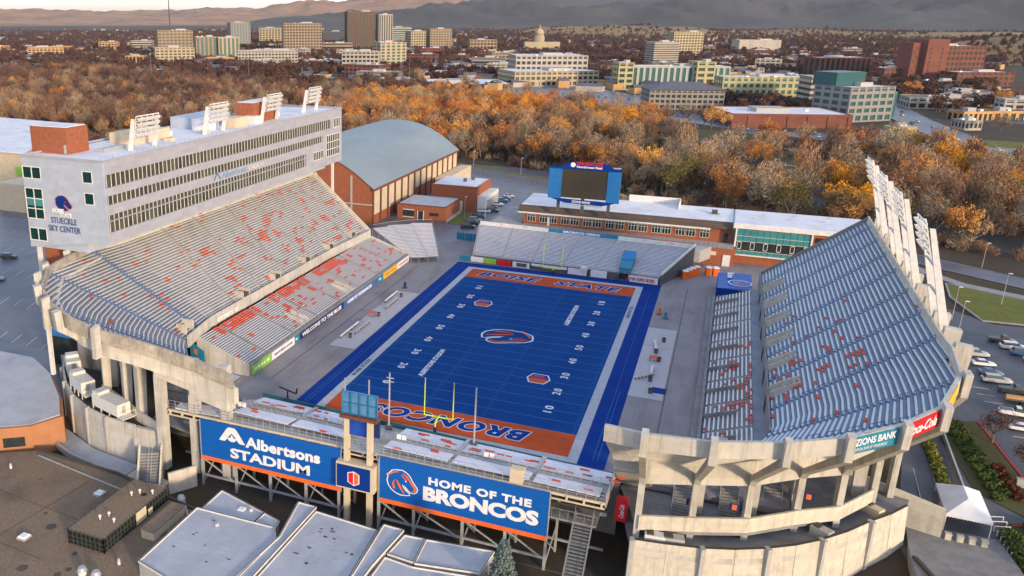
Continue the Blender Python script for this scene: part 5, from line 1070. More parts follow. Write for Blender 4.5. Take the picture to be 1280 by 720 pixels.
for i, (x, y) in enumerate(((-55, 149), (-53, 154))): P('roof_vent', MB().tube((x, y, 9.3), (x, y, 10.6), .8, .8, 10), 'steel_dark', an)
P('low_link', MB().box(-72, 133, -1, -52.4, 137.3, 3.5), 'concrete_light', an)
S('lawn', MB().box(-51.3, 112, -.52, -46, 133, -.36), 'grass')

# ---- north building
nbd = T('end_zone_building', 'long two storey brick building with a white roof and terrace behind the far end zone', 'building')
P('ground_floor', MB().prism([(-29.5, 92.6), (50, 90.5), (50, 98), (-29.5, 98)], -1, 5.6), 'brick', nbd)
P('terrace', MB().prism([(-29.5, 92.9), (49.4, 90.8), (49.4, 98), (-29.5, 98)], 5.6, 5.75), 'concrete_deck_w', nbd); P('terrace', MB().prism([(-30, 92.6), (-19.6, 92.6), (-19.6, 130), (-30, 124)], -1, 5.7), 'concrete_deck_w', nbd)
P('terrace_parapet', MB().bar((-29.5, 92.6, 6.0), (38, 90.8, 6.0), .3, .8), 'brick', nbd)
P('upper_floor', MB().box(-18.8, 98, 5.6, 48.3, 118, 11.6), 'brick', nbd)
P('roof', MB().prism([(-20.2, 99.2), (48.4, 99.2), (48.4, 119.5), (-20.2, 119.5)], 11.6, [12.2, 12.2, 12.7, 12.7]), 'roof_white', nbd)
P('fascia', MB().hexa([(-20.6, 96.8, 10.4), (48.3, 96.8, 10.4), (48.3, 99.2, 11.2), (-20.6, 99.2, 11.2), (-20.6, 96.9, 10.8), (48.3, 96.9, 10.8), (48.3, 99.25, 12.4), (-20.6, 99.25, 12.4)]), 'roof_brown', nbd)
P('gutter', MB().box(-20.6, 96.6, 9.9, 42.0, 96.85, 10.4), 'trim_white', nbd)
for k in range(16):
    x = -17.4+k*3.72+(.5 if k % 2 else 0)
    if x > 42: break
    w_ = P('window', MB().box(x, 97.86, 7.0, x+2.9, 98.0-.001, 9.5), 'glass_dark' if k % 5 in (0, 3) else 'glass_green', nbd); fr = MB()
    for q in range(4): fr.box(x+q*.93, 97.76, 7, x+q*.93+.11, 97.85, 9.5)
    for z in (6.9, 8.7, 9.4): fr.box(x, 97.76, z, x+2.9, 97.84, z+.1)
    P('frame', fr, 'trim_white', w_)
P('door', MB().box(46.2, 97.8, 5.8, 47.4, 97.99, 9), 'glass_dark', nbd); P('door', MB().box(-10.4, 97.8, 5.8, -9.6, 97.99, 8.8), 'trim_white', nbd)
rl = MB()
for k in range(58): x = -29+1.35*k; rl.bar((x, 92.4-2*(x+29)/79, 5.7), (x, 92.4-2*(x+29)/79, 7.3), .07)
for z in (6.5, 6.9, 7.3): rl.bar((-29, 92.4, z), (49.4, 90.4, z), .06)
P('railing', rl, 'steel', nbd, 'stuff')
P('link_stair', MB().hexa([(36, 84, 2), (40, 84, 2), (43, 90.4, 2), (39, 90.4, 2), (36, 84, 5.8), (40, 84, 5.8), (43, 90.4, 6.0), (39, 90.4, 6.0)]), 'steel', nbd)
P('sign_plate', MB().box(40.4, 90.5, 3.2, 44.6, 90.62, 4.4), 'cream_panel', nbd); P('door', MB().box(46.6, 90.35, 0, 48.8, 90.5, 3.6), 'trim_white', nbd)
ng = T('club_building', 'white-roofed club block with a teal glass front at the far right end', 'building')
P('ground_floor', MB().box(50, 96.2, -1, 88, 118, 3.1), 'brick', ng); P('upper_floor', MB().box(50, 97, 3.1, 88, 118, 11.4), 'brick', ng)
P('roof', MB().prism([(48.6, 95.6), (86, 95.6), (86, 118.5), (48.6, 118.5)], 11.4, 12.8), 'trim_white', ng); P('roof_sheet', MB().box(48.9, 95.9, 12.8, 85.7, 118.2, 12.92), 'roof_white', ng)
P('surround', MB().box(49.4, 94.6, 2.9, 71.2, 97, 3.3).box(49.4, 94.6, 3.3, 49.9, 97, 11.4).box(70.7, 94.6, 3.3, 71.2, 97, 11.4), 'trim_white', ng)
for i in range(11):
    x = 49.95+i*1.885
    for z0, z1, m in ((3.35, 4.5, 'glass_teal'), (4.6, 7.5, 'glass_dark'), (7.6, 9.2, 'glass_teal'), (9.3, 11.3, 'glass_teal')): P('window_pane', MB().box(x+.06, 95.0, z0, x+1.83, 95.1, z1), m, ng)
    if i % 2 == 0: P('opening_frame', MB().box(x+.3, 94.85, 5.0, x+1.6, 94.95, 5.2).box(x+.3, 94.85, 7.2, x+1.6, 94.95, 7.4).box(x+.3, 94.85, 5.0, x+.45, 94.95, 7.4).box(x+1.45, 94.85, 5.0, x+1.6, 94.95, 7.4), 'trim_white', ng)
P('glazing_bars', MB().box(49.9, 94.96, 4.5, 70.7, 95.08, 4.6).box(49.9, 94.96, 7.5, 70.7, 95.08, 7.6).box(49.9, 94.96, 9.2, 70.7, 95.08, 9.3), 'trim_white', ng)
P('louvre', MB().box(72, 96.8, 8.6, 84, 96.95, 10.2), 'black', ng)
for x, y in ((54, 104), (57, 112), (64, 106), (66, 113), (74, 108), (76, 114)): P('roof_vent', MB().box(x, y, 12.9, x+.9, y+.6, 13.3), 'trim_grey', ng)
t = T('rooftop_unit', 'small dark vent unit on the white roof left of the club block', 'air unit', (42.5, 110, 12.4)); P('casing', MB().box(-.9, -.9, 0, .9, .9, 1.3), 'trim_dark', t); P('base', MB().box(-1.6, -1.2, -.1, 1.6, 1.2, .15), 'trim_grey', t)
t = T('plant_screen', 'white-walled rooftop plant pen behind the scoreboard', 'screen wall'); P('wall', MB().box(14, 119, 9, 31, 119.3, 15.0).box(31, 112, 12, 31.3, 119, 15), 'trim_white', t)
# scoreboard
sb = T('video_scoreboard', 'big blue-framed video scoreboard with a dark screen above the far bleachers', 'scoreboard')
P('screen', MB().box(-5.6, 92.6, 17.6, 9.2, 92.9, 27.0), 'screen', sb)
P('side_panel', MB().box(-9.9, 92.4, 17.0, -5.6, 93.6, 27.9), 'board_blue', sb); P('side_panel', MB().box(9.2, 92.4, 16.6, 13.3, 93.6, 27.9), 'board_blue', sb)
P('top_panel', MB().prism([(-9.9, 92.35), (13.3, 92.35), (13.3, 93.6), (-9.9, 93.6)], 27.0, 27.9), 'paint_blue', sb)
m_ = MB(); pr = [(-6.4, 27.9), (11, 27.9), (9.4, 29.2), (7.5, 29.4), (-3.0, 29.4), (-4.6, 28.8)]; n = len(pr); m_.v = [(x, 92.3, z) for x, z in pr]+[(x, 92.9, z) for x, z in pr]; m_.f = [tuple(range(n)), tuple(range(2*n-1, n-1, -1))]+[(i, n+i, n+(i+1) % n, (i+1) % n) for i in range(n)]
P('crest_panel', m_, 'paint_blue', sb)
P('bottom_panel', MB().hexa([(-4, 92.3, 15.6), (8, 92.3, 15.4), (8, 93, 15.4), (-4, 93, 15.6), (-9, 92.3, 17.0), (12.5, 92.3, 16.7), (12.5, 93, 16.7), (-9, 93, 17.0)]), 'paint_blue', sb)
lettering('ZIONS BANK', (-1.8, 92.2, 15.95), (1, 0, -.015), (0, 0, 1), 6.2, .75, 'sign_white', sb, bold=.03)
lettering('Northwest Real', (-1.0, 92.2, 27.65), (1, 0, 0), (0, 0, 1), 8.2, .75, 'sign_white', sb, bold=.04); marks(sb, (Vector((-1.0, 92.15, 28.6)), Vector((8.4, 0, 0))), 1.0, 13, 0, 1, 0, 1, 'sign_red', 5)
e = MB(); e.v = [(-2.2+.8*math.cos(a*PI/10), 92.15, 28.6+.8*math.sin(a*PI/10)) for a in range(20)]; e.f = [tuple(range(20))]; P('round_logo', e, 'sign_white', sb)
P('post', MB().box(-7, 94, 12, -6, 94.8, 17.2).box(9.5, 94, 12, 10.5, 94.8, 17.2).box(1, 94, 12, 2, 94.8, 17.2), 'steel_dark', sb); P('back_frame', MB().box(-9.5, 93.6, 17.2, 13, 95.2, 27.6), 'steel_dark', sb)
P('walkway', MB().box(-5, 91.9, 15.0, 8, 92.3, 15.3).box(10, 92.5, 28, 13, 93.4, 28.3), 'steel', sb)
# portable toilets
for i, (x, y) in enumerate(((32.3, 70.8), (33.2, 72.9), (34.1, 75.0), (35.3, 77.0), (38.6, 77.8), (40.6, 78.2))):
    t = T('portable_toilet', ('nearest', 'second', 'third', 'fourth', 'fifth', 'farthest')[i]+' orange portable toilet beside the far bleachers', 'portable toilet', (x+4.5, y, 0), 'orange portable toilets beside the far bleachers', .3); P('cabin', MB().box(-.85, -.85, 0, .85, .85, 2.4), 'orange_toilet', t); P('roof', MB().hexa([(-.9, -.9, 2.4), (.9, -.9, 2.4), (.9, .9, 2.4), (-.9, .9, 2.4), (-.6, -.6, 2.75), (.6, -.6, 2.75), (.6, .6, 2.75), (-.6, .6, 2.75)]), 'sign_white', t)
# sideline furniture
def bench(x, y, L_, rz, label, m='steel'):
    t = T('team_bench', label, 'bench', (x, y, 0), None, rz); P('seat', MB().box(-.25, -L_/2, .45, .25, L_/2, .55), m, t); P('backrest', MB().box(.22, -L_/2, .55, .3, L_/2, 1.0), m, t); e = MB(); [e.box(-.2, -L_/2+k*L_/5, 0, .2, -L_/2+k*L_/5+.1, .45) for k in range(6)]; P('leg', e, 'steel_dark', t)
bench(-35.2, -9, 9, 0, 'near pale bench on the left sideline mat'); bench(-35.2, 12, 9, 0, 'far pale bench on the left sideline mat'); bench(-37.4, -12, 11, 0, 'long white cable tray on the left sideline mat', 'trim_white'); bench(-37.4, 17, 9, 0, 'white cable tray farther along the left sideline mat', 'trim_white')
bench(33.8, 8, 7, .15, 'upper white bench on the right sideline mat', 'trim_white'); bench(34.4, -8, 5, .0, 'lower white bench of the bent pair on the right sideline', 'trim_white'); bench(33.2, -12, 5, -.7, 'slanted white bench on the right sideline', 'trim_white')
for x, y, lb in ((-36.4, 1, 'orange equipment table on the left sideline'), (34.2, -1, 'orange equipment table on the right sideline')):
    t = T('equipment_table', lb, 'table', (x, y, 0)); P('top', MB().box(-.9, -.8, .9, .9, .8, 1.1), 'orange_seat', t); P('leg', MB().box(-.8, -.7, 0, -.7, -.6, .9).box(.7, .6, 0, .8, .7, .9).box(-.8, .6, 0, -.7, .7, .9).box(.7, -.7, 0, .8, -.6, .9), 'steel_dark', t)
for i, (x, y) in enumerate(((-35.3, -16), (-34.8, 1.5), (-35, 19), (35.4, 12.5), (34.3, 4), (35.4, -1), (34.6, -13.5), (35.2, -20))):
    t = T('bin', 'dark round bin on the %s sideline, number %s from the near end' % (('left', 'one'), ('left', 'two'), ('left', 'three'), ('right', 'five'), ('right', 'four'), ('right', 'three'), ('right', 'two'), ('right', 'one'))[i], 'bin', (x, y, 0)); P('drum', MB().tube((0, 0, 0), (0, 0, 1.0), .4, .45, 10), 'steel_dark', t); P('rim', MB().tube((0, 0, 1.0), (0, 0, 1.06), .48, .48, 10), 'rubber', t)
t = T('blue_mat', 'blue square gym mat lying on the right sideline mat', 'mat', (36.7, -18.2, 0)); P('pad', MB().box(-1.4, -1.3, 0, 1.4, 1.3, .2), 'paint_blue', t)
for i, (x, y, c) in enumerate(((32.6, 33.5, 'sign_orange'), (34.4, 30.6, 'sign_teal'), (-37, 27.5, 'sign_navy'))):
    t = T('training_dummy', ('orange padded tackling dummy on the right apron', 'teal padded sled on the right apron', 'small dark sled on the left apron')[i], 'training equipment', (x, y, 0)); P('pad', MB().tube((0, 0, 0), (0, 0, 1.8), .45, .35, 10), c, t); P('base', MB().box(-.7, -.7, 0, .7, .7, .15), 'steel_dark', t)
t = T('camera_jib', 'black camera crane standing at the left end of the near wall', 'camera crane', (-32.2, -55.0, 0)); P('tripod', MB().bar((0, 0, 0), (0, 0, 2.4), .2).bar((-.7, -.4, 0), (0, 0, 1.6), .12).bar((.7, -.4, 0), (0, 0, 1.6), .12), 'black', t); P('arm', MB().bar((-1.9, 0, 3.0), (2.0, 0, 2.2), .22).bar((2.0, 0, 2.2), (2.2, 0, 3.4), .25), 'black', t)
# ------------------------------------------------------------------ city buildings
mat('b_tan', (.33, .25, .17), .85, (.28, .21, .15), .1, 3); mat('b_dark', (.14, .075, .045), .7, (.11, .06, .04), .1, 3); mat('b_cream', (.44, .37, .25), .85, (.38, .32, .22), .1, 3)
mat('b_white', (.43, .39, .34), .8, (.36, .33, .30), .1, 3); mat('b_teal', (.025, .09, .10), .4, (.025, .10, .11), .1, 3); mat('b_brick', (.20, .075, .055), .9, (.16, .06, .045), .1, 4)
mat('b_grey', (.25, .24, .23), .85, (.25, .24, .24), .1, 3); mat('b_gold', (.50, .32, .15), .85, (.46, .26, .1), .1, 3); mat('b_pale', (.42, .40, .22), .85, (.37, .35, .2), .1, 3); mat('b_mint', (.38, .42, .39), .8, (.33, .37, .34), .1, 3)
mat('b_glass', (.02, .03, .035), .35, (.012, .018, .02), .08, 3, spec=.3); mat('b_slate', (.12, .125, .15), .7, (.1, .1, .12), .2, 4)
BLD = []
def build(name, label, a, b, dep, h, fl, nb, wm, style='grid', rot=0, gm='b_glass', roofm='roof_white', off=(0, 0), single=False, z0=-1, cat='building', top=None):
    """front edge a->b seen from the stadium, dep deep behind it, h high; fl floors, nb bays"""
    a = Vector(a); b = Vector(b); c = (a+b)/2; W = (b-a).length; ang = math.atan2(b.y-a.y, b.x-a.x)+rot
    d = dep; t = T(name, label, cat, (c.x+off[0], c.y+off[1], z0), None, ang); h = h-z0
    BLD.append(t) if name != 'low_building' else None; w2 = W/2; P('core', MB().box(-w2+.55, .55, 0, w2-.55, d-.55, h-.6), gm, t, None)
    wl_ = MB(); fh = h/fl
    if style in ('grid', 'band', 'mix'):
        for k in range(fl+1):
            z = k*fh; hh = fh*(.42 if style != 'band' else .5); z1 = min(h, z+hh) if k < fl else h; zz0 = z if k < fl else h-1.2
            if k == 0: z1 = fh*.3
            wl_.box(-w2, 0, zz0, w2, .6, z1).box(-w2, d-.6, zz0, w2, d, z1).box(-w2, .6, zz0, -w2+.6, d-.6, z1).box(w2-.6, .6, zz0, w2, d-.6, z1)
    if style in ('grid', 'vert', 'mix'):
        for k in range(nb+1):
            x = -w2+W*k/nb; pw = W/nb*(.30 if style == 'grid' else .4)/2; x0 = max(-w2, x-pw); x1 = min(w2, x+pw); wl_.box(x0, -.08, 0, x1, .5, h).box(x0, d-.5, 0, x1, d+.08, h)
        ns_ = max(2, int(nb*d/W))
        for k in range(ns_+1):
            y = d*k/ns_; pw = d/ns_*.16; y0 = max(.01, y-pw); y1 = min(d-.01, y+pw); wl_.box(-w2-.08, y0, 0, -w2+.5, y1, h).box(w2-.5, y0, 0, w2+.08, y1, h)
    wl_.box(-w2, 0, h-1.6, w2, .62, h+.3).box(-w2, d-.6, h-1.6, w2, d, h+.3).box(-w2, .6, h-1.6, -w2+.62, d-.6, h+.3).box(w2-.62, .6, h-1.6, w2, d-.6, h+.3)
    P('wall', wl_, wm, t); P('roof', MB().box(-w2+.6, .6, h-.6, w2-.6, d-.6, h-.3), roofm, t)
    rr = random.Random(int(W*7+h*13)); u = MB(); x = rr.uniform(-.3, .1)*W; u.box(x, d*.3, h-.3, x+W*.28, d*.65, h+2.6); P('plant_room', u, 'trim_grey' if top is None else top, t)
    for q in range(2): x = rr.uniform(-.4, .35)*W; y = rr.uniform(.1, .7)*d; P('rooftop_unit', MB().box(x, y, h-.3, x+2.5, y+2.5, h+1.2), 'trim_white', t)
    return t
build('apartment_building', 'golden brick apartment block at the far left among sunlit trees', (-1186, 1089), (-1128, 1115), 30, 20, 5, 9, 'b_gold', rot=0.25)
build('office_building', 'small golden office block with dark windows on the far left skyline', (-1329, 1464), (-1290, 1482), 25, 19, 4, 6, 'b_gold')
build('parking_garage', 'white banded parking garage on the far left skyline', (-1200, 1419), (-1159, 1437), 30, 24, 5, 4, 'b_white', 'band')
build('hotel_building', 'wide stepped tan hotel on the left skyline', (-981, 1218), (-920, 1245), 35, 50, 9, 9, 'b_tan', rot=0.35)
build('mixed_use_building', 'cream and orange low block in front of the tan hotel', (-831, 1002), (-773, 1028), 30, 27, 6, 9, 'b_cream', 'grid', rot=0.3)
build('apartment_tower', 'left one of the twin teal and tan striped blocks', (-845, 1142), (-811, 1157), 30, 41, 9, 5, 'b_tan', 'vert', gm='b_teal', rot=0.3)
build('apartment_tower', 'right one of the twin teal and tan striped blocks', (-808, 1158), (-774, 1174), 30, 40, 9, 5, 'b_cream', 'vert', gm='b_teal', rot=0.3)
build('glass_tower', 'dark glass tower behind the twin striped blocks', (-1130, 1729), (-1084, 1750), 40, 61, 14, 7, 'b_grey', 'mix', gm='b_teal', rot=0.35)
build('office_building', 'long low white and grey gridded block left of the centre skyline', (-695, 1036), (-607, 1076), 30, 23, 5, 18, 'b_white', 'grid', rot=0.12)
build('office_building', 'cream block half hidden left of the big tan hotel', (-1228, 2046), (-1163, 2075), 40, 44, 9, 8, 'b_cream')
build('big_hotel_building', 'big square tan hotel with many small windows', (-829, 1446), (-756, 1479), 40, 62, 11, 13, 'b_tan', rot=0.15)
build('office_building', 'low dark glass office right of the big tan hotel', (-1093, 2192), (-1030, 2220), 40, 33, 6, 8, 'b_slate', 'band')
build('parking_garage', 'low beige garage between the hotel and the tallest tower', (-773, 1516), (-714, 1543), 40, 21, 3, 8, 'b_tan', 'band')
build('bank_tower', 'tallest dark brown tower on the skyline', (-798, 1703), (-738, 1731), 40, 86, 19, 12, 'b_dark', 'vert', rot=.15)
build('bank_tower_wing', 'pale ribbed tower wing joined to the right of the tallest tower', (-735, 1728), (-705, 1742), 34, 80, 18, 6, 'b_white', 'vert', rot=.15, off=(6, 0))
build('office_building', 'white office block with reddish windows in front of the tallest tower', (-474, 953), (-426, 974), 26, 28, 5, 9, 'b_white', 'grid', rot=-.1)
build('office_building', 'teal glass and cream office with a small gable', (-471, 1087), (-429, 1106), 26, 37, 8, 5, 'b_cream', 'mix', gm='b_teal', rot=0.45)
build('office_building', 'pale terraced office block behind the teal one', (-890, 2198), (-827, 2226), 40, 46, 9, 9, 'b_mint', 'band')
build('office_building', 'cream block with round-headed top windows right of the terraced block', (-664, 1764), (-628, 1780), 30, 43, 8, 6, 'b_cream', 'grid', rot=0.4)
build('office_building', 'grey and tan slab block right of centre on the skyline', (-622, 1783), (-574, 1804), 34, 48, 9, 8, 'b_tan', 'grid', rot=.2)
build('brick_building', 'low red brick block behind the mall', (-532, 1458), (-489, 1477), 24, 16, 3, 8, 'b_brick')
build('church_building', 'tan church hall with a small spire', (-497, 1687), (-443, 1711), 30, 27, 4, 8, 'b_tan'); 
build('office_building', 'low beige block left of the domed capitol', (-347, 1304), (-315, 1319), 24, 16, 3, 6, 'b_tan')
build('shopping_mall', 'long flat white-roofed shopping mall behind the orange trees', (-272, 705), (-178, 747), 90, 5, 1, 12, 'b_brick', 'band')
build('civic_building', 'cream civic complex with red brick base and stepped white roofs', (-188, 791), (-97, 832), 60, 16, 3, 16, 'b_cream', rot=0.15)
build('civic_building_upper', 'upper white storeys of the cream civic complex', (-190, 845), (-112, 880), 50, 31, 5, 14, 'b_white', 'grid', off=(-8, 0))
build('apartment_tower', 'white balconied tower with a stepped top', (-79, 1240), (-40, 1257), 26, 38, 12, 4, 'b_white', 'band', rot=.2)
build('office_building', 'tan gridded slab behind the white balconied tower', (-82, 1699), (-25, 1725), 34, 46, 9, 10, 'b_cream', 'grid', rot=.1)
build('apartment_building', 'long pale green apartment building with teal bays', (-71, 795), (35, 843), 26, 24, 4, 18, 'b_mint', 'vert', gm='b_teal', rot=-0.08)
build('apartment_building_end', 'pale yellow end tower of the long green apartment building, left', (-73, 791), (-58, 797), 26, 28, 5, 2, 'b_pale', 'grid', off=(0, -3))
build('apartment_building_end', 'pale yellow middle tower of the long green apartment building, right', (4, 822), (22, 830), 28, 29, 5, 2, 'b_pale', 'grid', off=(0, -3))
hp = build('stone_office_building', 'grey stone office with a hipped slate roof', (-21, 588), (35, 613), 34, 16, 4, 14, 'b_grey', rot=-0.12)
P('hip_roof', MB().hexa([(-32, -2, 17), (32, -2, 17), (32, 36, 17), (-32, 36, 17), (-14, 14, 22.5), (14, 14, 22.5), (14, 20, 22.5), (-14, 20, 22.5)]), 'b_slate', hp)
build('apartment_building', 'pale yellow apartment row with green windows right of the stone office', (34, 683), (107, 716), 26, 22, 4, 14, 'b_pale', 'mix', gm='b_teal', rot=-0.1)
build('warehouse_store', 'low brick store with a broad white roof beyond the park', (46, 479), (120, 513), 55, 9, 1, 6, 'b_brick', 'vert', gm='b_brick', rot=-.12)
build('white_block', 'plain white flat-topped block on the slope beneath the hills', (40, 1977), (125, 2015), 40, 25, 4, 3, 'b_white', 'vert', gm='b_white')
build('office_building', 'cream office block with long windows left of the teal glass clinic', (102, 636), (128, 648), 26, 27, 6, 5, 'b_white', 'band', rot=-0.1)
gl = build('glass_clinic', 'teal glass clinic with a white framed curtain wall by the avenue', (119, 555), (158, 573), 34, 25, 5, 6, 'b_grey', 'grid', gm='b_teal', rot=.3); P('upper_block', MB().box(-20, 16, 26, 8, 38, 36), 'b_teal', gl); P('side_glass', MB().box(20.8, 1, 3, 26, 20, 22), 'b_teal', gl)
build('brick_medical_building', 'wide red brick medical building left of the hospital', (137, 1116), (207, 1147), 30, 24, 4, 10, 'b_brick', 'vert', rot=0.2)
hs = build('hospital_building', 'tall red brick hospital with a long windowed wing', (252, 1040), (309, 1070), 36, 42, 7, 12, 'b_brick', 'grid'); P('stair_tower', MB().box(-44, -4, 0, -18, 26, 51), 'b_brick', hs); P('stair_tower', MB().box(-56, 4, 0, -44.2, 30, 47), 'b_brick', hs)
for k in range(8): P('window_strip', MB().box(-54+(k % 2)*3.5, 3.8, 4+k*5, -52.4+(k % 2)*3.5, 3.98, 7+k*5).box(-40, -4.2, 4+k*5, -38, -4.02, 7+k*5).box(-26, -4.2, 4+k*5, -24, -4.02, 7+k*5), 'b_glass', hs)
build('hospital_wing', 'low brick wing to the right of the hospital', (272, 998), (331, 1025), 30, 15, 3, 10, 'b_brick'); build('clinic_building', 'low brick link left of the hospital', (205, 1035), (236, 1050), 30, 16, 3, 6, 'b_brick')
build('retail_building', 'small white store with a red fascia beside the avenue', (193, 531), (204, 536), 14, 6, 1, 4, 'b_white', 'grid')
build('retail_building', 'orange-walled restaurant row at the right edge', (227, 615), (255, 627), 18, 6, 1, 5, 'b_gold', 'vert', roofm='b_brick'); build('retail_building', 'long maroon-roofed plaza at the right edge', (205, 600), (226, 612), 16, 6, 1, 6, 'b_gold', 'vert', roofm='b_brick')
build('gas_canopy', 'yellow and white fuel station canopy by the boulevard', (140, 470), (156, 476), 8, 6, 1, 3, 'b_pale', 'vert', gm='b_white')
# capitol
cp = T('capitol_building', 'domed sandstone capitol on the skyline', 'capitol', (-369, 1800, -1), None, .3)
P('wings', MB().box(-32, 0, 0, 45, 26, 22), 'b_cream', cp); P('drum', MB().tube((0, 12, 22), (0, 12, 36), 11, 10.5, 20), 'b_cream', cp); P('colonnade', MB().tube((0, 12, 36), (0, 12, 40), 9.5, 9.5, 20), 'b_tan', cp)
dm_ = MB(); prev = (9.5, 40)
for k in range(1, 8): a = k*PI/16; q = (9.5*math.cos(a), 40+11*math.sin(a)); dm_.tube((0, 12, prev[1]), (0, 12, q[1]), prev[0], q[0], 20); prev = q
P('dome', dm_, 'b_cream', cp); P('lantern', MB().tube((0, 12, 50), (0, 12, 56), 2.2, 1.8, 10).tube((0, 12, 56), (0, 12, 61), 1, .1, 8), 'b_gold', cp)
cc = MB(); [cc.tube((11.2*math.cos(a*PI/8), 12+11.2*math.sin(a*PI/8), 22), (11.2*math.cos(a*PI/8), 12+11.2*math.sin(a*PI/8), 33), .5, .5, 6) for a in range(16)]; P('column', cc, 'b_white', cp, 'stuff')
# low downtown blocks between the towers
rl_ = random.Random(17); spots = []
zones = [(-1000, 980, -560, 1500, 34), (-560, 960, -200, 1500, 34), (-200, 900, 120, 1250, 16), (160, 640, 420, 1000, 14), (-420, 700, -290, 900, 8), (-1500, 1100, -1000, 1700, 16), (-60, 1250, 420, 1900, 16), (-1000, 1500, -500, 2300, 14)]
kinds_ = [('b_brick', 'grid', 'low red brick block among the downtown trees', 'low brick blocks downtown'), ('b_tan', 'band', 'low tan block among the downtown trees', 'low tan blocks downtown'), ('b_white', 'grid', 'low pale block among the downtown trees', 'low pale blocks downtown'), ('b_gold', 'vert', 'low golden block among the downtown trees', 'low golden blocks downtown'), ('b_grey', 'band', 'low grey block among the downtown trees', 'low grey blocks downtown')]
for x0, y0, x1, y1, n in zones:
    for _ in range(n*3):
        if n <= 0: break
        x = rl_.uniform(x0, x1); y = rl_.uniform(y0, y1)
        if any(math.hypot(x-a, y-b) < 62 for a, b in spots): continue
        if any(o.name.startswith(('office', 'apart', 'hotel', 'big_', 'bank', 'parking_g', 'civic', 'mixed', 'glass', 'brick_b', 'church', 'hospital', 'brick_m', 'stone', 'white_b', 'capitol')) and not o.parent and math.hypot(o.location.x-x, o.location.y-y) < 75 for o in BLD): continue
        if 140 < x < 195 and y < 1100: continue
        spots.append((x, y)); n -= 1; k = kinds_[rl_.choice([0, 0, 1, 2, 2, 4] if x > -700 else [1, 2, 3, 3, 0])]; w_ = rl_.uniform(13, 27); a_ = rl_.choice([.12, .12, .3, -.1]); h = rl_.choice([6, 7, 9, 12, 15])
        t = build('low_building', k[2], (x-w_*math.cos(a_), y-w_*math.sin(a_)), (x+w_*math.cos(a_), y+w_*math.sin(a_)), rl_.uniform(16, 34), h, max(1, int(h/4)), int(w_/3.2), k[0], k[1], roofm=rl_.choice(['roof_white', 'b_slate', 'trim_grey'])); t['group'] = k[3]
        nb_ = min(BLD, key=lambda o: math.hypot(o.location.x-x, o.location.y-y)); t['label'] = '%s %s near the %s' % ('narrow' if w_ < 17 else 'mid-sized' if w_ < 22 else 'wide', ' '.join(k[2].split(' among')[0].split()), ' '.join(nb_['label'].replace('the ', '').split()[:6]))
for (p, m) in (([(-700, 900), (-560, 930), (-600, 1010), (-720, 980)], 'asphalt_wet'), ([(-420, 860), (-300, 900), (-330, 960), (-440, 930)], 'asphalt_wet'), ([(110, 760), (150, 770), (150, 900), (100, 900)], 'asphalt_wet'), ([(-1150, 1020), (-900, 1060), (-930, 1160), (-1160, 1110)], 'apron_light')): patch('city_parking_lot', p, m, .2)
for pts_ in ([(-1300, 900), (-900, 985), (-520, 905), (-300, 880), (-200, 870), (150, 905)], [(-1400, 1250), (-700, 1330), (-300, 1230), (300, 1180)], [(-620, 900), (-800, 1900)], [(-350, 870), (-520, 1900)]): strip('city_street', pts_, 15, 'asphalt_wet', .12, False, 40)
# big white hall left edge
bh = T('field_house', 'large cream hall with a white roof behind the press box at the left edge', 'building'); P('wall', MB().prism([(-262, 93), (-242, 93), (-298, 181), (-352, 187)], -1.5, 17), 'cream_panel', bh); P('side_block', MB().prism([(-226, 60), (-212, 60), (-212, 92), (-226, 92)], -1.5, 11), 'cream_panel', bh)
P('roof', MB().prism([(-263, 92), (-241, 92), (-297, 182), (-353, 188)], 17, [17.5, 17.5, 18.5, 18.5]), 'roof_white', bh); t = T('wall_banner', 'small green poster on the wall of the cream hall', 'banner', (-244, 92.2, 9)); P('panel', MB().box(-3, -.2, -2, 3.5, .9, 2), 'sign_green', t)
sh = T('tan_shed', 'beige gabled hall beyond the press box roof', 'building', (-190, 170, 0), None, .2); P('wall', MB().box(-20, 0, 0, 24, 26, 22), 'cream_panel', sh); P('roof', MB().box(-21, -1, 22, 25, 27, 23), 'roof_white', sh)
bh2 = T('flat_building', 'flat blue-grey roofed hall beyond the roof units of the press box', 'building', (-150, 170, 0), None, .2); P('wall', MB().box(-14, 0, 0, 40, 34, 17), 'b_brick', bh2); P('roof', MB().box(-15, -1, 17, 41, 35, 18), 'roof_white', bh2)
mt = T('radio_mast', 'thin lattice radio mast on the far left skyline', 'mast', (-2700, 3700, 0)); P('lattice', MB().bar((-3, 0, 0), (0, 0, 190), 2.4).bar((3, 0, 0), (0, 0, 190), 2.4), 'steel_dark', mt)

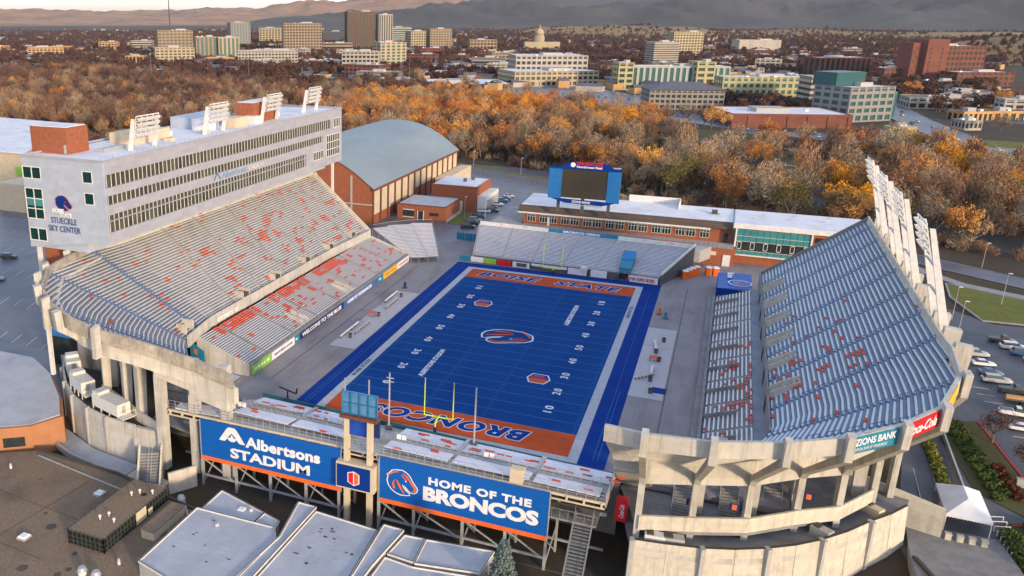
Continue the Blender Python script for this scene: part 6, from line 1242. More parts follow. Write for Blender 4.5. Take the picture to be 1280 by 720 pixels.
# ------------------------------------------------------------------ trees
def tree_proto(kind, seed, lm, tm):
    rr = random.Random(seed); root = bpy.data.objects.new('deciduous_tree', None)
    tk = MB(); H = 15; tk.tube((0, 0, 0), (.3, .2, 5), .42, .3, 7); tips = []
    n = 6
    for i in range(n):
        a = 2*PI*i/n+rr.uniform(-.4, .4); r = rr.uniform(2.5, 5.2) if kind != 'tall' else rr.uniform(1, 2.6); z = rr.uniform(8.5, 13) if kind != 'tall' else rr.uniform(9, 15)
        b0 = Vector((.25, .15, rr.uniform(3, 5.2))); e = Vector((math.cos(a)*r, math.sin(a)*r, z)); mid = (b0+e)/2+Vector((math.cos(a)*.5, math.sin(a)*.5, -.6))
        tk.tube(b0, mid, .2, .14, 5, False); tk.tube(mid, e, .14, .05, 5, False); tips.append((e, rr.uniform(1.5, 2.7))); tips.append((mid+Vector((0, 0, 2.2)), 1.5))
        for j in range(2):
            a2 = a+rr.uniform(-.9, .9); e2 = mid+Vector((math.cos(a2)*rr.uniform(1.5, 3), math.sin(a2)*rr.uniform(1.5, 3), rr.uniform(1.5, 4))); tk.tube(mid, e2, .1, .03, 4, False); tips.append((e2, rr.uniform(1.4, 2.2)))
    tips.append((Vector((0, 0, 13.5)), 2.4)); cr = MB()
    if kind == 'leafy': leafcloud(cr, rr, tips, .27, 1500); leafcloud(cr, rr, tips, .8, 260, 1.1, .8)
    elif kind == 'twig': leafcloud(cr, rr, tips, .85, 950, 1.15, 1.0); leafcloud(cr, rr, tips[::3], .25, 250)
    elif kind == 'tall': leafcloud(cr, rr, [(p+Vector((0, 0, q)), r*.8) for p, r in tips for q in (-3, 0, 3)], .95, 900, 1.5, 1.8)
    elif kind == 'mix': leafcloud(cr, rr, tips, .8, 600, 1.15, .8); leafcloud(cr, rr, tips[::2], .27, 700)
    return tk.mesh('trunk', tm), cr.mesh('crown', lm)
KIN = [tree_proto('twig', 1, None, 'trunk'), tree_proto('twig', 2, None, 'trunk_pale'), tree_proto('tall', 3, None, 'trunk_pale'), tree_proto('leafy', 4, None, 'trunk'), tree_proto('mix', 5, None, 'trunk'), tree_proto('mix', 6, None, 'trunk_pale'), tree_proto('leafy', 7, None, 'trunk')]
PALS = ['leaf_brown', 'leaf_dark', 'leaf_orange', 'leaf_gold', 'leaf_olive', 'leaf_far']
for tm, cm in KIN: cm.materials.append(M['leaf_brown'])
def put_tree(k, pal, x, y, z, s, rz, coll=col, label=None, group=None):
    tm, cm = KIN[k]; r = bpy.data.objects.new('deciduous_tree', None); coll.objects.link(r); r.location = (x, y, z); r.rotation_euler = (0, 0, rz); r.scale = s
    a = bpy.data.objects.new('trunk', tm); b = bpy.data.objects.new('crown', cm)
    for o in (a, b): coll.objects.link(o); o.parent = r
    b.material_slots[0].link = 'OBJECT'; b.material_slots[0].material = M[pal]
    if label: tag(r, label, 'tree', group)
    return r
def clear(x, y):   # keep-out areas: roads, river, lots, buildings
    def seg(pts, w_):
        for a, b in zip(pts, pts[1:]):
            ax, ay = a; bx, by = b; L2 = (bx-ax)**2+(by-ay)**2; t = max(0, min(1, ((x-ax)*(bx-ax)+(y-ay)*(by-ay))/L2))
            if math.hypot(x-ax-(bx-ax)*t, y-ay-(by-ay)*t) < w_: return True
        return False
    if seg([(-140, 470), (-60, 440), (0, 405), (60, 385), (120, 372), (200, 330)], 8): return False
    if seg(rv, 14) or seg([(-320, 262), (-160, 258), (-100, 246), (-80, 236), (-28, 207), (20, 180), (70, 150), (104, 128), (132, 106), (200, 60)], 9): return False
    if seg([(150, 1100), (166, 800), (169, 690), (171, 590), (180, 470), (190, 400), (205, 330)], 17) or seg([(-520, 640), (-160, 590), (-20, 545), (60, 470), (120, 430), (175, 425), (280, 440), (420, 430)], 11): return False
    for x0, y0, x1, y1 in ((-200, 600, 20, 820), (-290, 690, -170, 850), (40, 435, 165, 580), (-60, 500, 50, 640), (66, 262, 118, 345), (10, 360, 58, 450), (178, 385, 240, 470), (190, 520, 270, 660), (-80, 780, 120, 880), (110, 540, 200, 700), (-250, 60, -60, 225), (20, 90, 100, 130), (-200, 780, -60, 930)):
        if x0 < x < x1 and y0 < y < y1: return False
    return True
cand = []; rt = random.Random(99)
def view(x, y):
    d = Vector((x, y, 0))-CAMP; wv = d.dot(Fw)
    if wv < 1: return None
    return 427.42+1066.17*d.dot(Rt)/wv, 360-1066.17*d.dot(Up)/wv, d.length
def lineY(x): return 262-(x+80)*.62 if x > -80 else 262   # trees start beyond the campus road
for i in range(150):
    for j in range(80):
        x = -820+i*8.6+rt.uniform(-4, 4); y = 150+j*8.6+rt.uniform(-4, 4)
        if x < -230 and y < 240+(-x-230)*.15: continue
        if x >= -230 and y < lineY(x)+10 and not (-12 < x < 104 and y > 134 and y > 190-(x+12)*.55): continue
        if x > 95 and y < 140: continue
        v = view(x, y)
        if not v or v[0] < -60 or v[0] > 1340: continue
        if y > 560 and x > -330 and rt.random() < .75: continue
        if y > 560+(-x-330)*.45 and x <= -330 : continue
        if x > 0 and y > 300 and rt.random() < .35: continue
        if x > 20 and rt.random() < .2: continue
        if x > -20 and y > 250 and noise.noise((x*.02, y*.02, 40)) > .05: continue
        if x > -160 and y > 330 and rt.random() < .42: continue
        if not clear(x, y): continue
        cand.append((v[2], x, y, v[0]))
cand.sort()
def choose(x, y):
    n = noise.noise((x*.012, y*.012, 3.1)); r = rt.random()
    # orange stands north of the stadium, darker browns to the west
    if x < -260: pal = ('leaf_dark' if r < (.75 if y > 380 else .35)+n*.5 else ('leaf_brown' if r < .96 else 'leaf_orange'))
    elif y > 380: pal = 'leaf_orange' if r < .5+n*.9 else ('leaf_brown' if r < .90 else ('leaf_gold' if r < .965 else 'leaf_dark'))
    else: pal = 'leaf_brown' if r < .58 else ('leaf_orange' if r < .82+n*.3 else ('leaf_olive' if r < .93 and x > 0 else ('leaf_dark' if r < .975 else 'leaf_gold')))
    k = rt.choice([0, 1, 2, 4, 5, 0, 1, 2]) if pal in ('leaf_brown', 'leaf_dark') else rt.choice([3, 4, 5, 6, 4])
    if pal == 'leaf_gold': k = rt.choice([3, 6])
    if x < -200 and pal != 'leaf_gold' and rt.random() < .6: k = rt.choice([2, 2, 0, 1])
    return k, pal
desc = {'leaf_brown': ('brown half-bare riverside tree beyond the campus road', 'brown half-bare riverside trees'), 'leaf_dark': ('dark reddish-brown bare tree in the woods beyond the press box', 'dark bare trees in the left woods'), 'leaf_orange': ('rusty orange autumn tree in the riverside belt', 'rusty orange riverside trees'), 'leaf_gold': ('bright golden-yellow tree standing out in the autumn belt', 'golden trees in the autumn belt'), 'leaf_olive': ('olive-green spreading tree in the riverside park', 'olive trees in the riverside park')}
for d, x, y, u in cand[:300]:
    k, pal = choose(x, y); s = rt.uniform(.75, 1.15)*(1.05 if y < 420 else .95); h = rt.uniform(.85, 1.2)
    place = 'left of the press box' if u < 60 else 'above the press box roof' if u < 430 else 'behind the gymnasium roof' if u < 575 else 'between the gymnasium and the scoreboard' if u < 684 else 'behind the scoreboard' if u < 778 else 'behind the brick end zone building' if u < 915 else 'behind the club building' if u < 1070 else 'right of the leaning light towers'
    how = 'young' if s < .82 else 'full-grown' if s < .95 else 'broad' if s < 1.05 else 'very large'; far_ = 'in the front rank' if d < 430 else 'in the middle rank' if d < 500 else 'in the rear rank'
    lb = '%s %s tree %s, %s' % (how, {'leaf_brown': 'brown half-bare', 'leaf_dark': 'dark reddish', 'leaf_orange': 'rusty orange', 'leaf_gold': 'bright golden', 'leaf_olive': 'olive green'}[pal], far_, place)
    put_tree(k, pal, x, y, gz(x, y)-.2, (s, s, s*h), rt.uniform(0, 6.28), col, lb, desc[pal][1])
def gn_scatter(name, pts, colls, label, cat):
    """pts: (x,y,z,scale,rot); instances picked at random from a collection"""
    me = bpy.data.meshes.new(name); me.from_pydata([p[:3] for p in pts], [], [])
    a = me.attributes.new('size', 'FLOAT', 'POINT'); a.data.foreach_set('value', [p[3] for p in pts])
    a = me.attributes.new('turn', 'FLOAT', 'POINT'); a.data.foreach_set('value', [p[4] for p in pts])
    o = link(name, me); tag(o, label, cat); o['kind'] = 'stuff'
    ng = bpy.data.node_groups.new(name, 'GeometryNodeTree'); ng.interface.new_socket('Geometry', in_out='INPUT', socket_type='NodeSocketGeometry'); ng.interface.new_socket('Geometry', in_out='OUTPUT', socket_type='NodeSocketGeometry')
    N = ng.nodes.new; l = ng.links.new; gi = N('NodeGroupInput'); go = N('NodeGroupOutput'); ip = N('GeometryNodeInstanceOnPoints'); ci = N('GeometryNodeCollectionInfo')
    ci.inputs['Collection'].default_value = colls; ci.inputs['Separate Children'].default_value = True; ci.inputs['Reset Children'].default_value = True; ip.inputs['Pick Instance'].default_value = True
    s = N('GeometryNodeInputNamedAttribute'); s.data_type = 'FLOAT'; s.inputs['Name'].default_value = 'size'; r = N('GeometryNodeInputNamedAttribute'); r.data_type = 'FLOAT'; r.inputs['Name'].default_value = 'turn'
    cx = N('ShaderNodeCombineXYZ'); er = N('FunctionNodeEulerToRotation'); l(r.outputs[0], cx.inputs[2]); l(cx.outputs[0], er.inputs[0])
    l(gi.outputs[0], ip.inputs['Points']); l(ci.outputs[0], ip.inputs['Instance']); l(s.outputs[0], ip.inputs['Scale']); l(er.outputs[0], ip.inputs['Rotation']); l(ip.outputs[0], go.inputs[0])
    md = o.modifiers.new('scatter', 'NODES'); md.node_group = ng; return o
def coll_of(name, ks, pal, proto=None):
    c = bpy.data.collections.new(name)
    for k in ks:
        tm, cm = (proto or KIN)[k]; m2 = cm.copy(); m2.materials.clear(); m2.materials.append(M[pal]); n0 = len(m2.vertices)
        # one joined mesh of crown and trunk
        vs = [v.co[:] for v in m2.vertices]; fs = [tuple(p.vertices) for p in m2.polygons]; nf = len(fs); off = len(vs); vs += [v.co[:] for v in tm.vertices]; fs += [tuple(off+i for i in p.vertices) for p in tm.polygons]
        me = bpy.data.meshes.new('tree'); me.from_pydata(vs, [], fs); me.materials.append(M[pal]); me.materials.append(M['trunk']); me.polygons.foreach_set('material_index', [0]*nf+[1]*(len(fs)-nf)); c.objects.link(bpy.data.objects.new('tree', me)); bpy.data.meshes.remove(m2)
    return c
buck = {}
for d, x, y, u in cand[300:]:
    k, pal = choose(x, y); buck.setdefault(pal, []).append((x, y, gz(x, y)-.2, rt.uniform(.75, 1.15), rt.uniform(0, 6.28)))
for pal, pts in buck.items():
    gn_scatter('woodland', pts, coll_of('woodland_'+pal, [0, 1, 2, 2, 4] if pal in ('leaf_brown', 'leaf_dark') else [3, 4, 5, 6], pal), {'leaf_brown': 'brown mass of more distant riverside trees', 'leaf_dark': 'dark reddish mass of woodland at the left', 'leaf_orange': 'orange mass of more distant autumn trees', 'leaf_gold': 'scattered golden trees in the distance', 'leaf_olive': 'scattered olive trees in the distance'}[pal], 'woodland')
# far low-detail tree cover of the valley
FAR = []
for sd_ in (11, 12, 13):
    rr = random.Random(sd_); tk = MB().tube((0, 0, 0), (0, 0, 5), .4, .3, 5); cr = MB(); leafcloud(cr, rr, [(Vector((rr.uniform(-3.5, 3.5), rr.uniform(-3.5, 3.5), rr.uniform(4, 10))), 2.8) for _ in range(7)], .8, 150); FAR.append((tk.mesh('t', 'trunk'), cr.mesh('c', 'leaf_far')))
fc = coll_of('far_trees', [0, 1, 2], 'leaf_far', FAR)
HB = [(-1330, 1000, -540, 1560), (-860, 1430, -560, 1830), (-190, 780, 110, 900), (-500, 940, -420, 1120)]
pts = []
for _ in range(19000):
    az = rt.uniform(-.92, .22); d = 620*math.exp(rt.random()*2.0); x = CAMP.x+math.sin(az)*d; y = CAMP.y+math.cos(az)*d
    if y < 560: continue
    if d < 1100 and not clear(x, y): continue
    if d < 2600 and any(abs(x-a) < 28 and abs(y-14-b) < 26 for a, b in spots): continue
    if d < 1500 and any(abs(x-o.location.x) < 34 and -30 < y-o.location.y < 45 for o in BLD): continue
    if d < 1500 and noise.noise((x*.006, y*.006, 8)) < -.2: continue
    pts.append((x, y, -.6, rt.uniform(.7, 1.2), rt.uniform(0, 6.28)))
gn_scatter('valley_tree_cover', pts, fc, 'reddish-brown tree cover spreading over the valley behind the city', 'trees')
UG = []
for sd_ in (21, 22, 23):
    rr = random.Random(sd_); tk = MB().tube((0, 0, 0), (0, 0, 1), .1, .05, 4); cr = MB(); leafcloud(cr, rr, [(Vector((rr.uniform(-2.2, 2.2), rr.uniform(-2.2, 2.2), rr.uniform(.6, 2.6))), 1.3) for _ in range(6)], .6, 260, 1.0, .8); UG.append((tk.mesh('t', 'trunk'), cr.mesh('c', 'leaf_brown')))
for pal_, n_, lb_ in (('leaf_brown', 2600, 'tangled brown undergrowth along the riverside woods'), ('leaf_dark', 1500, 'dark reddish undergrowth among the riverside trees')):
    cc_ = coll_of('undergrowth_'+pal_, [0, 1, 2], pal_, UG); pts = []
    for _ in range(n_*3):
        x = rt.uniform(-420, 330); y = rt.uniform(138, 420)
        if x >= -230 and y < lineY(x)+7 and not (-12 < x < 104 and y > 134 and y > 186-(x+12)*.55): continue
        if x < -230 and y < 250 or x > 95 and y < 140 or not clear(x, y) or (x > -20 and y > 250 and noise.noise((x*.02, y*.02, 40)) > .05): continue
        if len(pts) < n_: pts.append((x, y, gz(x, y)-.3, rt.uniform(.6, 1.5), rt.uniform(0, 6)))
    gn_scatter('undergrowth', pts, cc_, lb_, 'undergrowth')
# houses of the valley, seen only as specks
hw = MB(); hr = MB(); hb = MB()
for _ in range(800):
    az = rt.uniform(-.92, .22); d = 950*math.exp(rt.random()*1.75); x = CAMP.x+math.sin(az)*d; y = CAMP.y+math.cos(az)*d
    a = rt.uniform(0, 3.14); c_, s_ = math.cos(a), math.sin(a); w_ = rt.uniform(6, 16); d_ = rt.uniform(5, 9); h = rt.uniform(4, 8)
    q = [(x+c_*u-s_*v, y+s_*u+c_*v) for u, v in ((-w_, -d_), (w_, -d_), (w_, d_), (-w_, d_))]
    (hw if rt.random() < .3 else hb).prism(q, -1, h)
    r0 = (x+c_*-w_, y+s_*-w_, h+3); r1 = (x+c_*w_, y+s_*w_, h+3); hr.quad((*q[0], h), (*q[1], h), r1, r0); hr.quad((*q[2], h), (*q[3], h), r0, r1)
o = P('distant_houses', hw, 'b_white', None, 'stuff'); tag(o, 'pale specks of houses all over the valley', 'houses'); o = P('distant_houses', hb, 'b_gold', None, 'stuff'); tag(o, 'tan specks of houses all over the valley', 'houses'); o = P('distant_roofs', hr, 'b_slate', None, 'stuff'); tag(o, 'grey roofs of the far valley houses', 'roofs')

# ------------------------------------------------------------------ hills
def ridge_table(tab, az):
    for (a0, h0), (a1, h1) in zip(tab, tab[1:]):
        if a0 <= az <= a1: t = (az-a0)/(a1-a0); t = t*t*(3-2*t); return h0+(h1-h0)*t
    return tab[0][1] if az < tab[0][0] else tab[-1][1]
def hills(name, m, r0, r1, rc, tab, rough, seed, na=440, nr=46, az0=-1.05, az1=.42, amp=.55):
    mb = MB()
    for i in range(na+1):
        az = az0+(az1-az0)*i/na; H = ridge_table(tab, az)
        for j in range(nr+1):
            d = r0+(r1-r0)*j/nr; x = CAMP.x+math.sin(az)*d; y = CAMP.y+math.cos(az)*d
            t = (d-r0)/(rc-r0) if d < rc else (r1-d)/(r1-rc); e = max(0, t)**.9; e = e*e*(3-2*min(1, e)) if e < 1 else 1
            p = (x/rough, y/rough, seed); n = 0; am = 1; fq = 1
            for q_ in range(5): n += am*(1-2.2*abs(noise.noise((p[0]*fq, p[1]*fq, seed+q_*7)))); am *= .5; fq *= 2.1
            n /= 1.95
            mb.v.append((x, y, -2+H*e*(1-amp+amp*1.7*n)))
    k = nr+1
    for i in range(na):
        for j in range(nr): a = i*k+j; mb.f.append((a, a+1, a+k+1, a+k))
    o = S(name, mb, m)
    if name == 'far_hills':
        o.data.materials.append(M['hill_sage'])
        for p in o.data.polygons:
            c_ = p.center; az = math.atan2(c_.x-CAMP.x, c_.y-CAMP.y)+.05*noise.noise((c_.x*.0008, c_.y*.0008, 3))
            if az > -.27: p.material_index = 1  # sage to the right; only the left keeps the painted golden sunlight
    for p in o.data.polygons: p.use_smooth = True
    return o
mat('hill_grass_sunlit', (.46, .26, .13), 1, (.26, .15, .09), .0022, 10, stain=((.075, .06, .05), .004, .75)); mat('hill_sage', (.095, .095, .085), 1, (.045, .045, .045), .0025, 10, stain=((.03, .032, .03), .005, .8)); mat('hill_tan', (.30, .20, .075), 1, (.22, .145, .06), .01, 9, stain=((.075, .05, .04), .0016, .95))  # first material: dry grass tan, warmed so golden sunlight sits in the colour
# azimuth, crest height above the plain (m); azimuth -.85 left edge, +.24 right edge of the view
FH = hills('far_hills', 'hill_grass_sunlit', 8000, 17000, 11000, [(-1.05, 120), (-.76, 130), (-.64, 128), (-.60, 145), (-.52, 150), (-.49, 205), (-.43, 225), (-.36, 300), (-.28, 300), (-.20, 275), (-.08, 300), (.05, 320), (.2, 330), (.42, 330)], 1500, 2)
MH = hills('mid_hills', 'hill_sage', 5600, 9000, 7000, [(-1.05, 0), (-.56, 0), (-.50, 60), (-.40, 100), (-.30, 150), (-.22, 165), (-.12, 150), (-.05, 190), (.05, 150), (.2, 170), (.42, 160)], 700, 9)
NH = hills('near_bench_hills', 'hill_tan', 3500, 5600, 4100, [(-1.05, 0), (-.24, 0), (-.20, 26), (-.10, 36), (-.05, 28), (-.02, 10), (.0, 14), (.06, 24), (.12, 14), (.3, 20), (.42, 10)], 500, 4)
SH = hills('slope', 'hill_tan', 1750, 3300, 2300, [(-1.05, 0), (.10, 0), (.15, 14), (.24, 34), (.42, 40)], 300, 6, az0=.05)

pts = []
for H_, nn, keep in ((NH, 6500, -.08), (SH, 1500, .0)):
    vs = H_.data.vertices
    for _ in range(nn):
        v = vs[rt.randrange(len(vs))].co
        if noise.noise((v.x*.0016, v.y*.0016, 5)) < keep or v.z < -1.9 and rt.random() < .3: continue
        pts.append((v.x+rt.uniform(-14, 14), v.y+rt.uniform(-30, 30), v.z-1, rt.uniform(.7, 1.2), rt.uniform(0, 6)))
gn_scatter('hillside_tree_cover', pts, fc, 'dark scrub and trees dotted over the foothills', 'trees')
# ------------------------------------------------------------------ cars, lamps, tents, shrubs of the east lot
def car_parts(kind):
    b = MB(); g = MB(); w_ = MB()
    L_, W_ = (4.6, 1.8) if kind == 'sedan' else (5.6, 2.0)
    hood = .95 if kind == 'sedan' else 1.1; x0, x1 = -L_/2, L_/2
    # lower body with chamfers
    def sec(x, w2, z0, z1): return [(x, -w2, z0), (x, w2, z0), (x, w2*.93, z1), (x, -w2*.93, z1)]
    S_ = [sec(x0, W_*.42, .45, hood*.85), sec(x0+.35, W_/2, .32, hood*.97), sec(-.2, W_/2, .3, hood), sec(x1-.9, W_/2, .32, hood*.92), sec(x1, W_*.42, .42, hood*.72)]
    for a, c in zip(S_, S_[1:]):
        n = len(b.v); b.v += a+c
        for i in range(4): j = (i+1) % 4; b.f.append((n+i, n+4+i, n+4+j, n+j))
    b.quad(*S_[0]); b.quad(*S_[-1][::-1])
    c0, c1, rh = ((-1.7, .95, 1.42) if kind == 'sedan' else (-.3, 1.6, 1.8) if kind == 'pickup' else (-2.5, 1.3, 1.75))
    lo = [(c0, -W_*.46, hood*.97), (c1, -W_*.46, hood*.95), (c1, W_*.46, hood*.95), (c0, W_*.46, hood*.97)]; s = .35 if kind == 'sedan' else .18
    hi = [(c0+s+.1, -W_*.37, rh), (c1-.75, -W_*.37, rh), (c1-.75, W_*.37, rh), (c0+s+.1, W_*.37, rh)]
    g.hexa(lo+hi); b.hexa([(x, y*1.02, z) for x, y, z in hi]+[(x*.98, y*.9, z+.06) for x, y, z in hi])
    if kind == 'pickup': g.box(x0+.15, -W_*.38, hood*.93, -.5, W_*.38, hood*.985+.02)
    for x in (x0+.85, x1-.85):
        for y in (-W_/2+.02, W_/2-.24): w_.tube((x, y, .34), (x, y+.22, .34), .34, .34, 10); n = len(w_.v)
    return b.mesh('body', 'car_paint'), g.mesh('glazing', 'car_glass'), w_.mesh('wheel', 'rubber')
CARM = {k: car_parts(k) for k in ('sedan', 'pickup', 'suv')}
for k in CARM:   # fixed colours for the near cars through object-linked slots
    pass
for nm, c in (('white', (.75, .76, .78)), ('black', (.03, .033, .04)), ('silver', (.42, .44, .46)), ('red', (.30, .02, .02)), ('blue', (.03, .10, .22)), ('grey', (.16, .17, .19)), ('dark green', (.03, .05, .05))): mat('car_'+nm, c, .3, tuple(x*.95 for x in c), 1, 1, spec=.6, coat=.6)
def car(kind, c, x, y, z, rz, label=None, group=None, parts=True):
    t = bpy.data.objects.new('parked_car' if kind != 'pickup' else 'pickup_truck', None); col.objects.link(t); t.location = (x, y, z); t.rotation_euler = (0, 0, rz)
    for nm, me in zip(('body', 'glazing', 'wheels'), CARM[kind]):
        o = link(nm, me, t)
        if nm == 'body' and c: o.material_slots[0].link = 'OBJECT'; o.material_slots[0].material = M['car_'+c]
    return tag(t, label, 'car' if kind != 'pickup' else 'pickup', group)
el_ = [(102.6, 34.5, 'suv', 'silver', .1, 'silver car nearest the stadium fins, first of the row'), (103.0, 28.2, 'sedan', 'white', .1, 'white sedan second in the row beside the stadium'), (103.2, 22.6, 'sedan', 'blue', .1, 'light blue sedan between two pale cars beside the stadium'), (103.4, 18.4, 'suv', 'silver', .1, 'pale champagne wagon at the near end of the row beside the stadium'),
       (110.6, 47.5, 'pickup', 'black', .05, 'black pickup at the top of the right-hand row'), (112.0, 43.2, 'suv', 'white', .05, 'white van-like car below the black pickup'), (113.2, 39.2, 'suv', 'blue', .05, 'teal blue car in the middle of the right-hand row'), (114.4, 35.2, 'sedan', 'white', .05, 'white sedan fourth in the right-hand row'), (115.6, 31.2, 'sedan', 'black', .05, 'dark sedan at the edge of the picture in the right-hand row'),
       (105.6, 13.8, 'pickup', 'black', .05, 'black pickup beside the wooden trailer'), (103.6, 3.4, 'pickup', 'white', -.05, 'white pickup in the near row at the right edge'), (103.6, -2.4, 'sedan', 'white', -.05, 'white sedan nearest the camera at the right edge')]
for x, y, k, c, rz, lb in el_: car(k, c, x, y, gz(x, y)+.05, rz, lb)
t = T('flatbed_trailer', 'flatbed trailer stacked with lumber in the right lot', 'trailer', (106.2, 9.2, gz(106, 9.2)+.05)); P('bed', MB().box(-3.5, -1.1, .7, 3.5, 1.1, .95), 'steel_dark', t); P('lumber', MB().box(-3.2, -.8, .95, 3.6, -.2, 1.5).box(-3.0, -.1, .95, 3.2, .7, 1.35), 'b_gold', t); wm = MB(); [wm.tube((x, y, .4), (x, y+.25, .4), .4, .4, 10) for x in (-1, 1) for y in (-1.1, .85)]; P('wheel', wm, 'rubber', t)
an_ = [(-41.8, 109, 'suv', 'black', 'black car nearest the far bleachers in the annex row'), (-42, 115, 'suv', 'black', 'second black car in the annex row'), (-42.2, 120.5, 'suv', 'silver', 'silver car in the annex row'), (-42.6, 127, 'pickup', 'blue', 'dark blue pickup in the annex row'), (-43.3, 137.5, 'pickup', 'white', 'white pickup in the annex row'), (-40.6, 140, 'suv', 'dark green', 'dark car right of the white pickup'), (-42.0, 146, 'sedan', 'red', 'dark red car in the annex row'), (-42.0, 152.5, 'suv', 'white', 'white car beyond the red one in the annex row'), (-42.0, 161, 'suv', 'blue', 'dark blue car at the far end of the annex row'), (-41.5, 166.5, 'sedan', 'blue', 'farthest blue car in the annex row'), (-41.5, 172, 'sedan', 'silver', 'farthest silver car in the annex row')]
for x, y, k, c, lb in an_: car(k, c, x, y, -.45, .25, lb)
for i, (x, y) in enumerate(((-170, 8), (-160, -8), (-128, 12), (-146, 24), (-118, -22))): car('suv', ('black', 'grey', 'grey', 'white', 'silver')[i], x, y, gz(x, y)+.05, .4, ('dark car on the wet plaza left of the press box', 'grey car below the dark one on the left plaza', 'grey car at the foot of the left plaza', 'white car on the left plaza', 'silver car nearest the left stand on the plaza')[i])
rc = random.Random(5); kinds = ['sedan', 'suv', 'pickup']
def far_row(x0, y0, x1, y1, n, rz, grp, lb, skip=.25):
    for i in range(n):
        if rc.random() < skip: continue
        x = x0+(x1-x0)*i/(n-1); y = y0+(y1-y0)*i/(n-1); car(rc.choice(kinds), None, x+rc.uniform(-.3, .3), y+rc.uniform(-.5, .5), .0, rz+rc.choice((0, PI)), lb, grp)
for j in range(5): far_row(-180+j*4, 640+j*36, -60+j*6, 600+j*38, 18, 1.9, 'cars in the big city lot', 'parked car in the big lot before the cream civic complex')
far_row(52, 446, 138, 446, 16, 1.5, 'cars before the brick store', 'parked car before the white-roofed brick store'); far_row(55, 470, 120, 466, 12, 1.6, 'cars before the brick store', 'parked car before the white-roofed brick store')
far_row(-50, 530, 38, 512, 16, 1.5, 'cars before the stone office', 'parked car before the grey stone office'); far_row(-45, 555, 40, 538, 15, 1.5, 'cars before the stone office', 'parked car before the grey stone office')
far_row(14, 388, 46, 380, 9, 1.5, 'cars in the riverside park lot', 'parked car in the small riverside lot', .1)
far_row(215, 620, 370, 585, 18, 1.5, 'cars by the hospital', 'parked car in the lot before the hospital'); far_row(215, 660, 390, 625, 18, 1.5, 'cars by the hospital', 'parked car in the lot before the hospital')
for i, (x, y, c) in enumerate(((172, 575, 'white'), (166, 560, 'grey'), (176, 540, 'silver'), (171, 500, 'black'), (178, 470, 'white'), (183, 445, 'grey'), (174, 455, 'silver'), (190, 425, 'white'), (196, 415, 'red'), (-12, 548, 'white'), (90, 452, 'silver'), (168, 620, 'white'), (172, 650, 'black'), (165, 700, 'grey'))):
    car('suv' if i % 2 else 'sedan', c, x, y, -.38, 1.8, '%s car driving on the avenue' % c, 'cars driving on the avenue')

def lamp(x, y, h, label, group=None, heads=1):
    t = T('street_lamp', label, 'street lamp', (x, y, gz(x, y)), group); P('pole', MB().tube((0, 0, 0), (0, 0, h), .1, .06, 6), 'steel', t); hd = MB()
    for k in range(heads): s = 1 if k == 0 else -1; hd.box(min(0, s*.9), -.15, h-.02, max(0, s*.9), .15, h+.14)
    P('lamp_head', hd, 'sign_white', t); return t
g_ = 'street lamps along the campus road'
for x, y in ((-78, 244), (-50, 232), (-26, 217), (-2, 203), (22, 190), (46, 176), (70, 163), (94, 145), (122, 124)): lamp(x, y, 8, 'street lamp standing along the campus road', g_)
lamp(118, 82, 9, 'thin lamp post on the triangular lawn'); lamp(103, 62, 9, 'thin lamp post left of the triangular lawn'); lamp(101, 45, 10, 'thin dark post with a red base at the corner of the stadium')
lamp(-47, 122, 9, 'lamp post on the grass strip by the annex'); lamp(-30, 88, 16, 'tall thin pole beside the blue gate screen')
for i, (x, y, h) in enumerate(((-290, 640, 34), (-262, 650, 34), (-560, 620, 34), (148, 530, 24), (-480, 700, 30))): lamp(x, y, h, ('left of the two tall poles before the mall', 'right of the two tall poles before the mall', 'tall pole before the white office block', 'tall pole behind the avenue cars', 'tall pole among the left trees')[i])
# white marquee tent
tt = T('marquee_tent', 'white peaked marquee tent on the plaza at the lower right', 'tent', (88.6, -33.6, -7.9), None, -.03)
e = MB(); c4 = [(-3.3, -5.6, 3), (3.3, -5.6, 3), (3.3, 5.6, 3), (-3.3, 5.6, 3)]; r0, r1 = (0, -2.4, 5), (0, 2.4, 5)

e.tri(c4[0], c4[1], r0); e.quad(c4[1], c4[2], r1, r0); e.tri(c4[2], c4[3], r1); e.quad(c4[3], c4[0], r0, r1); P('roof', e, 'tent', tt)
e = MB()
for a, b in zip(c4, c4[1:]+c4[:1]):
    n = 16
    for k in range(n): p = lerp(a, b, k/n); q = lerp(a, b, (k+1)/n); m_ = lerp(p, q, .5); e.quad((p[0], p[1], 3), (p[0], p[1], 2.65), (m_[0], m_[1], 2.5), (m_[0], m_[1], 3)).quad((m_[0], m_[1], 3), (m_[0], m_[1], 2.5), (q[0], q[1], 2.65), (q[0], q[1], 3))
P('valance', e, 'tent', tt)
for x in (-3.2, 3.2):
    for y in (-5.5, 0, 5.5): P('pole', MB().tube((x, y, -.2), (x, y, 3), .08, .08, 6), 'trim_white', tt)
for k in range(4): t = T('stone_bollard', 'grey stone block by the tent poles, number %s from the left' % ('one', 'two', 'three', 'four')[k], 'bollard', (85.5+k*1.7, -41.4, -8.3)); P('block', MB().box(-.45, -.4, 0, .45, .4, 1), 'concrete_light', t); P('cap', MB().box(-.5, -.45, 1, .5, .45, 1.12), 'concrete_light', t)
for k in range(9): t = T('bike_rack', 'white hooped bicycle rack right of the marquee', 'bicycle rack', (93.6+.25*k, -33.5-1.2*k, gz(92, -33.5-1.2*k)+.1), 'white bicycle racks by the marquee', .35); P('hoop', MB().bar((-1.3, 0, 0), (-1.3, 0, .9), .09).bar((-1.3, 0, .9), (1.3, 0, .9), .09).bar((1.3, 0, .9), (1.3, 0, 0), .09), 'sign_white', t); P('base', MB().bar((-1.3, 0, 0), (1.3, 0, 0), .1), 'steel', t)
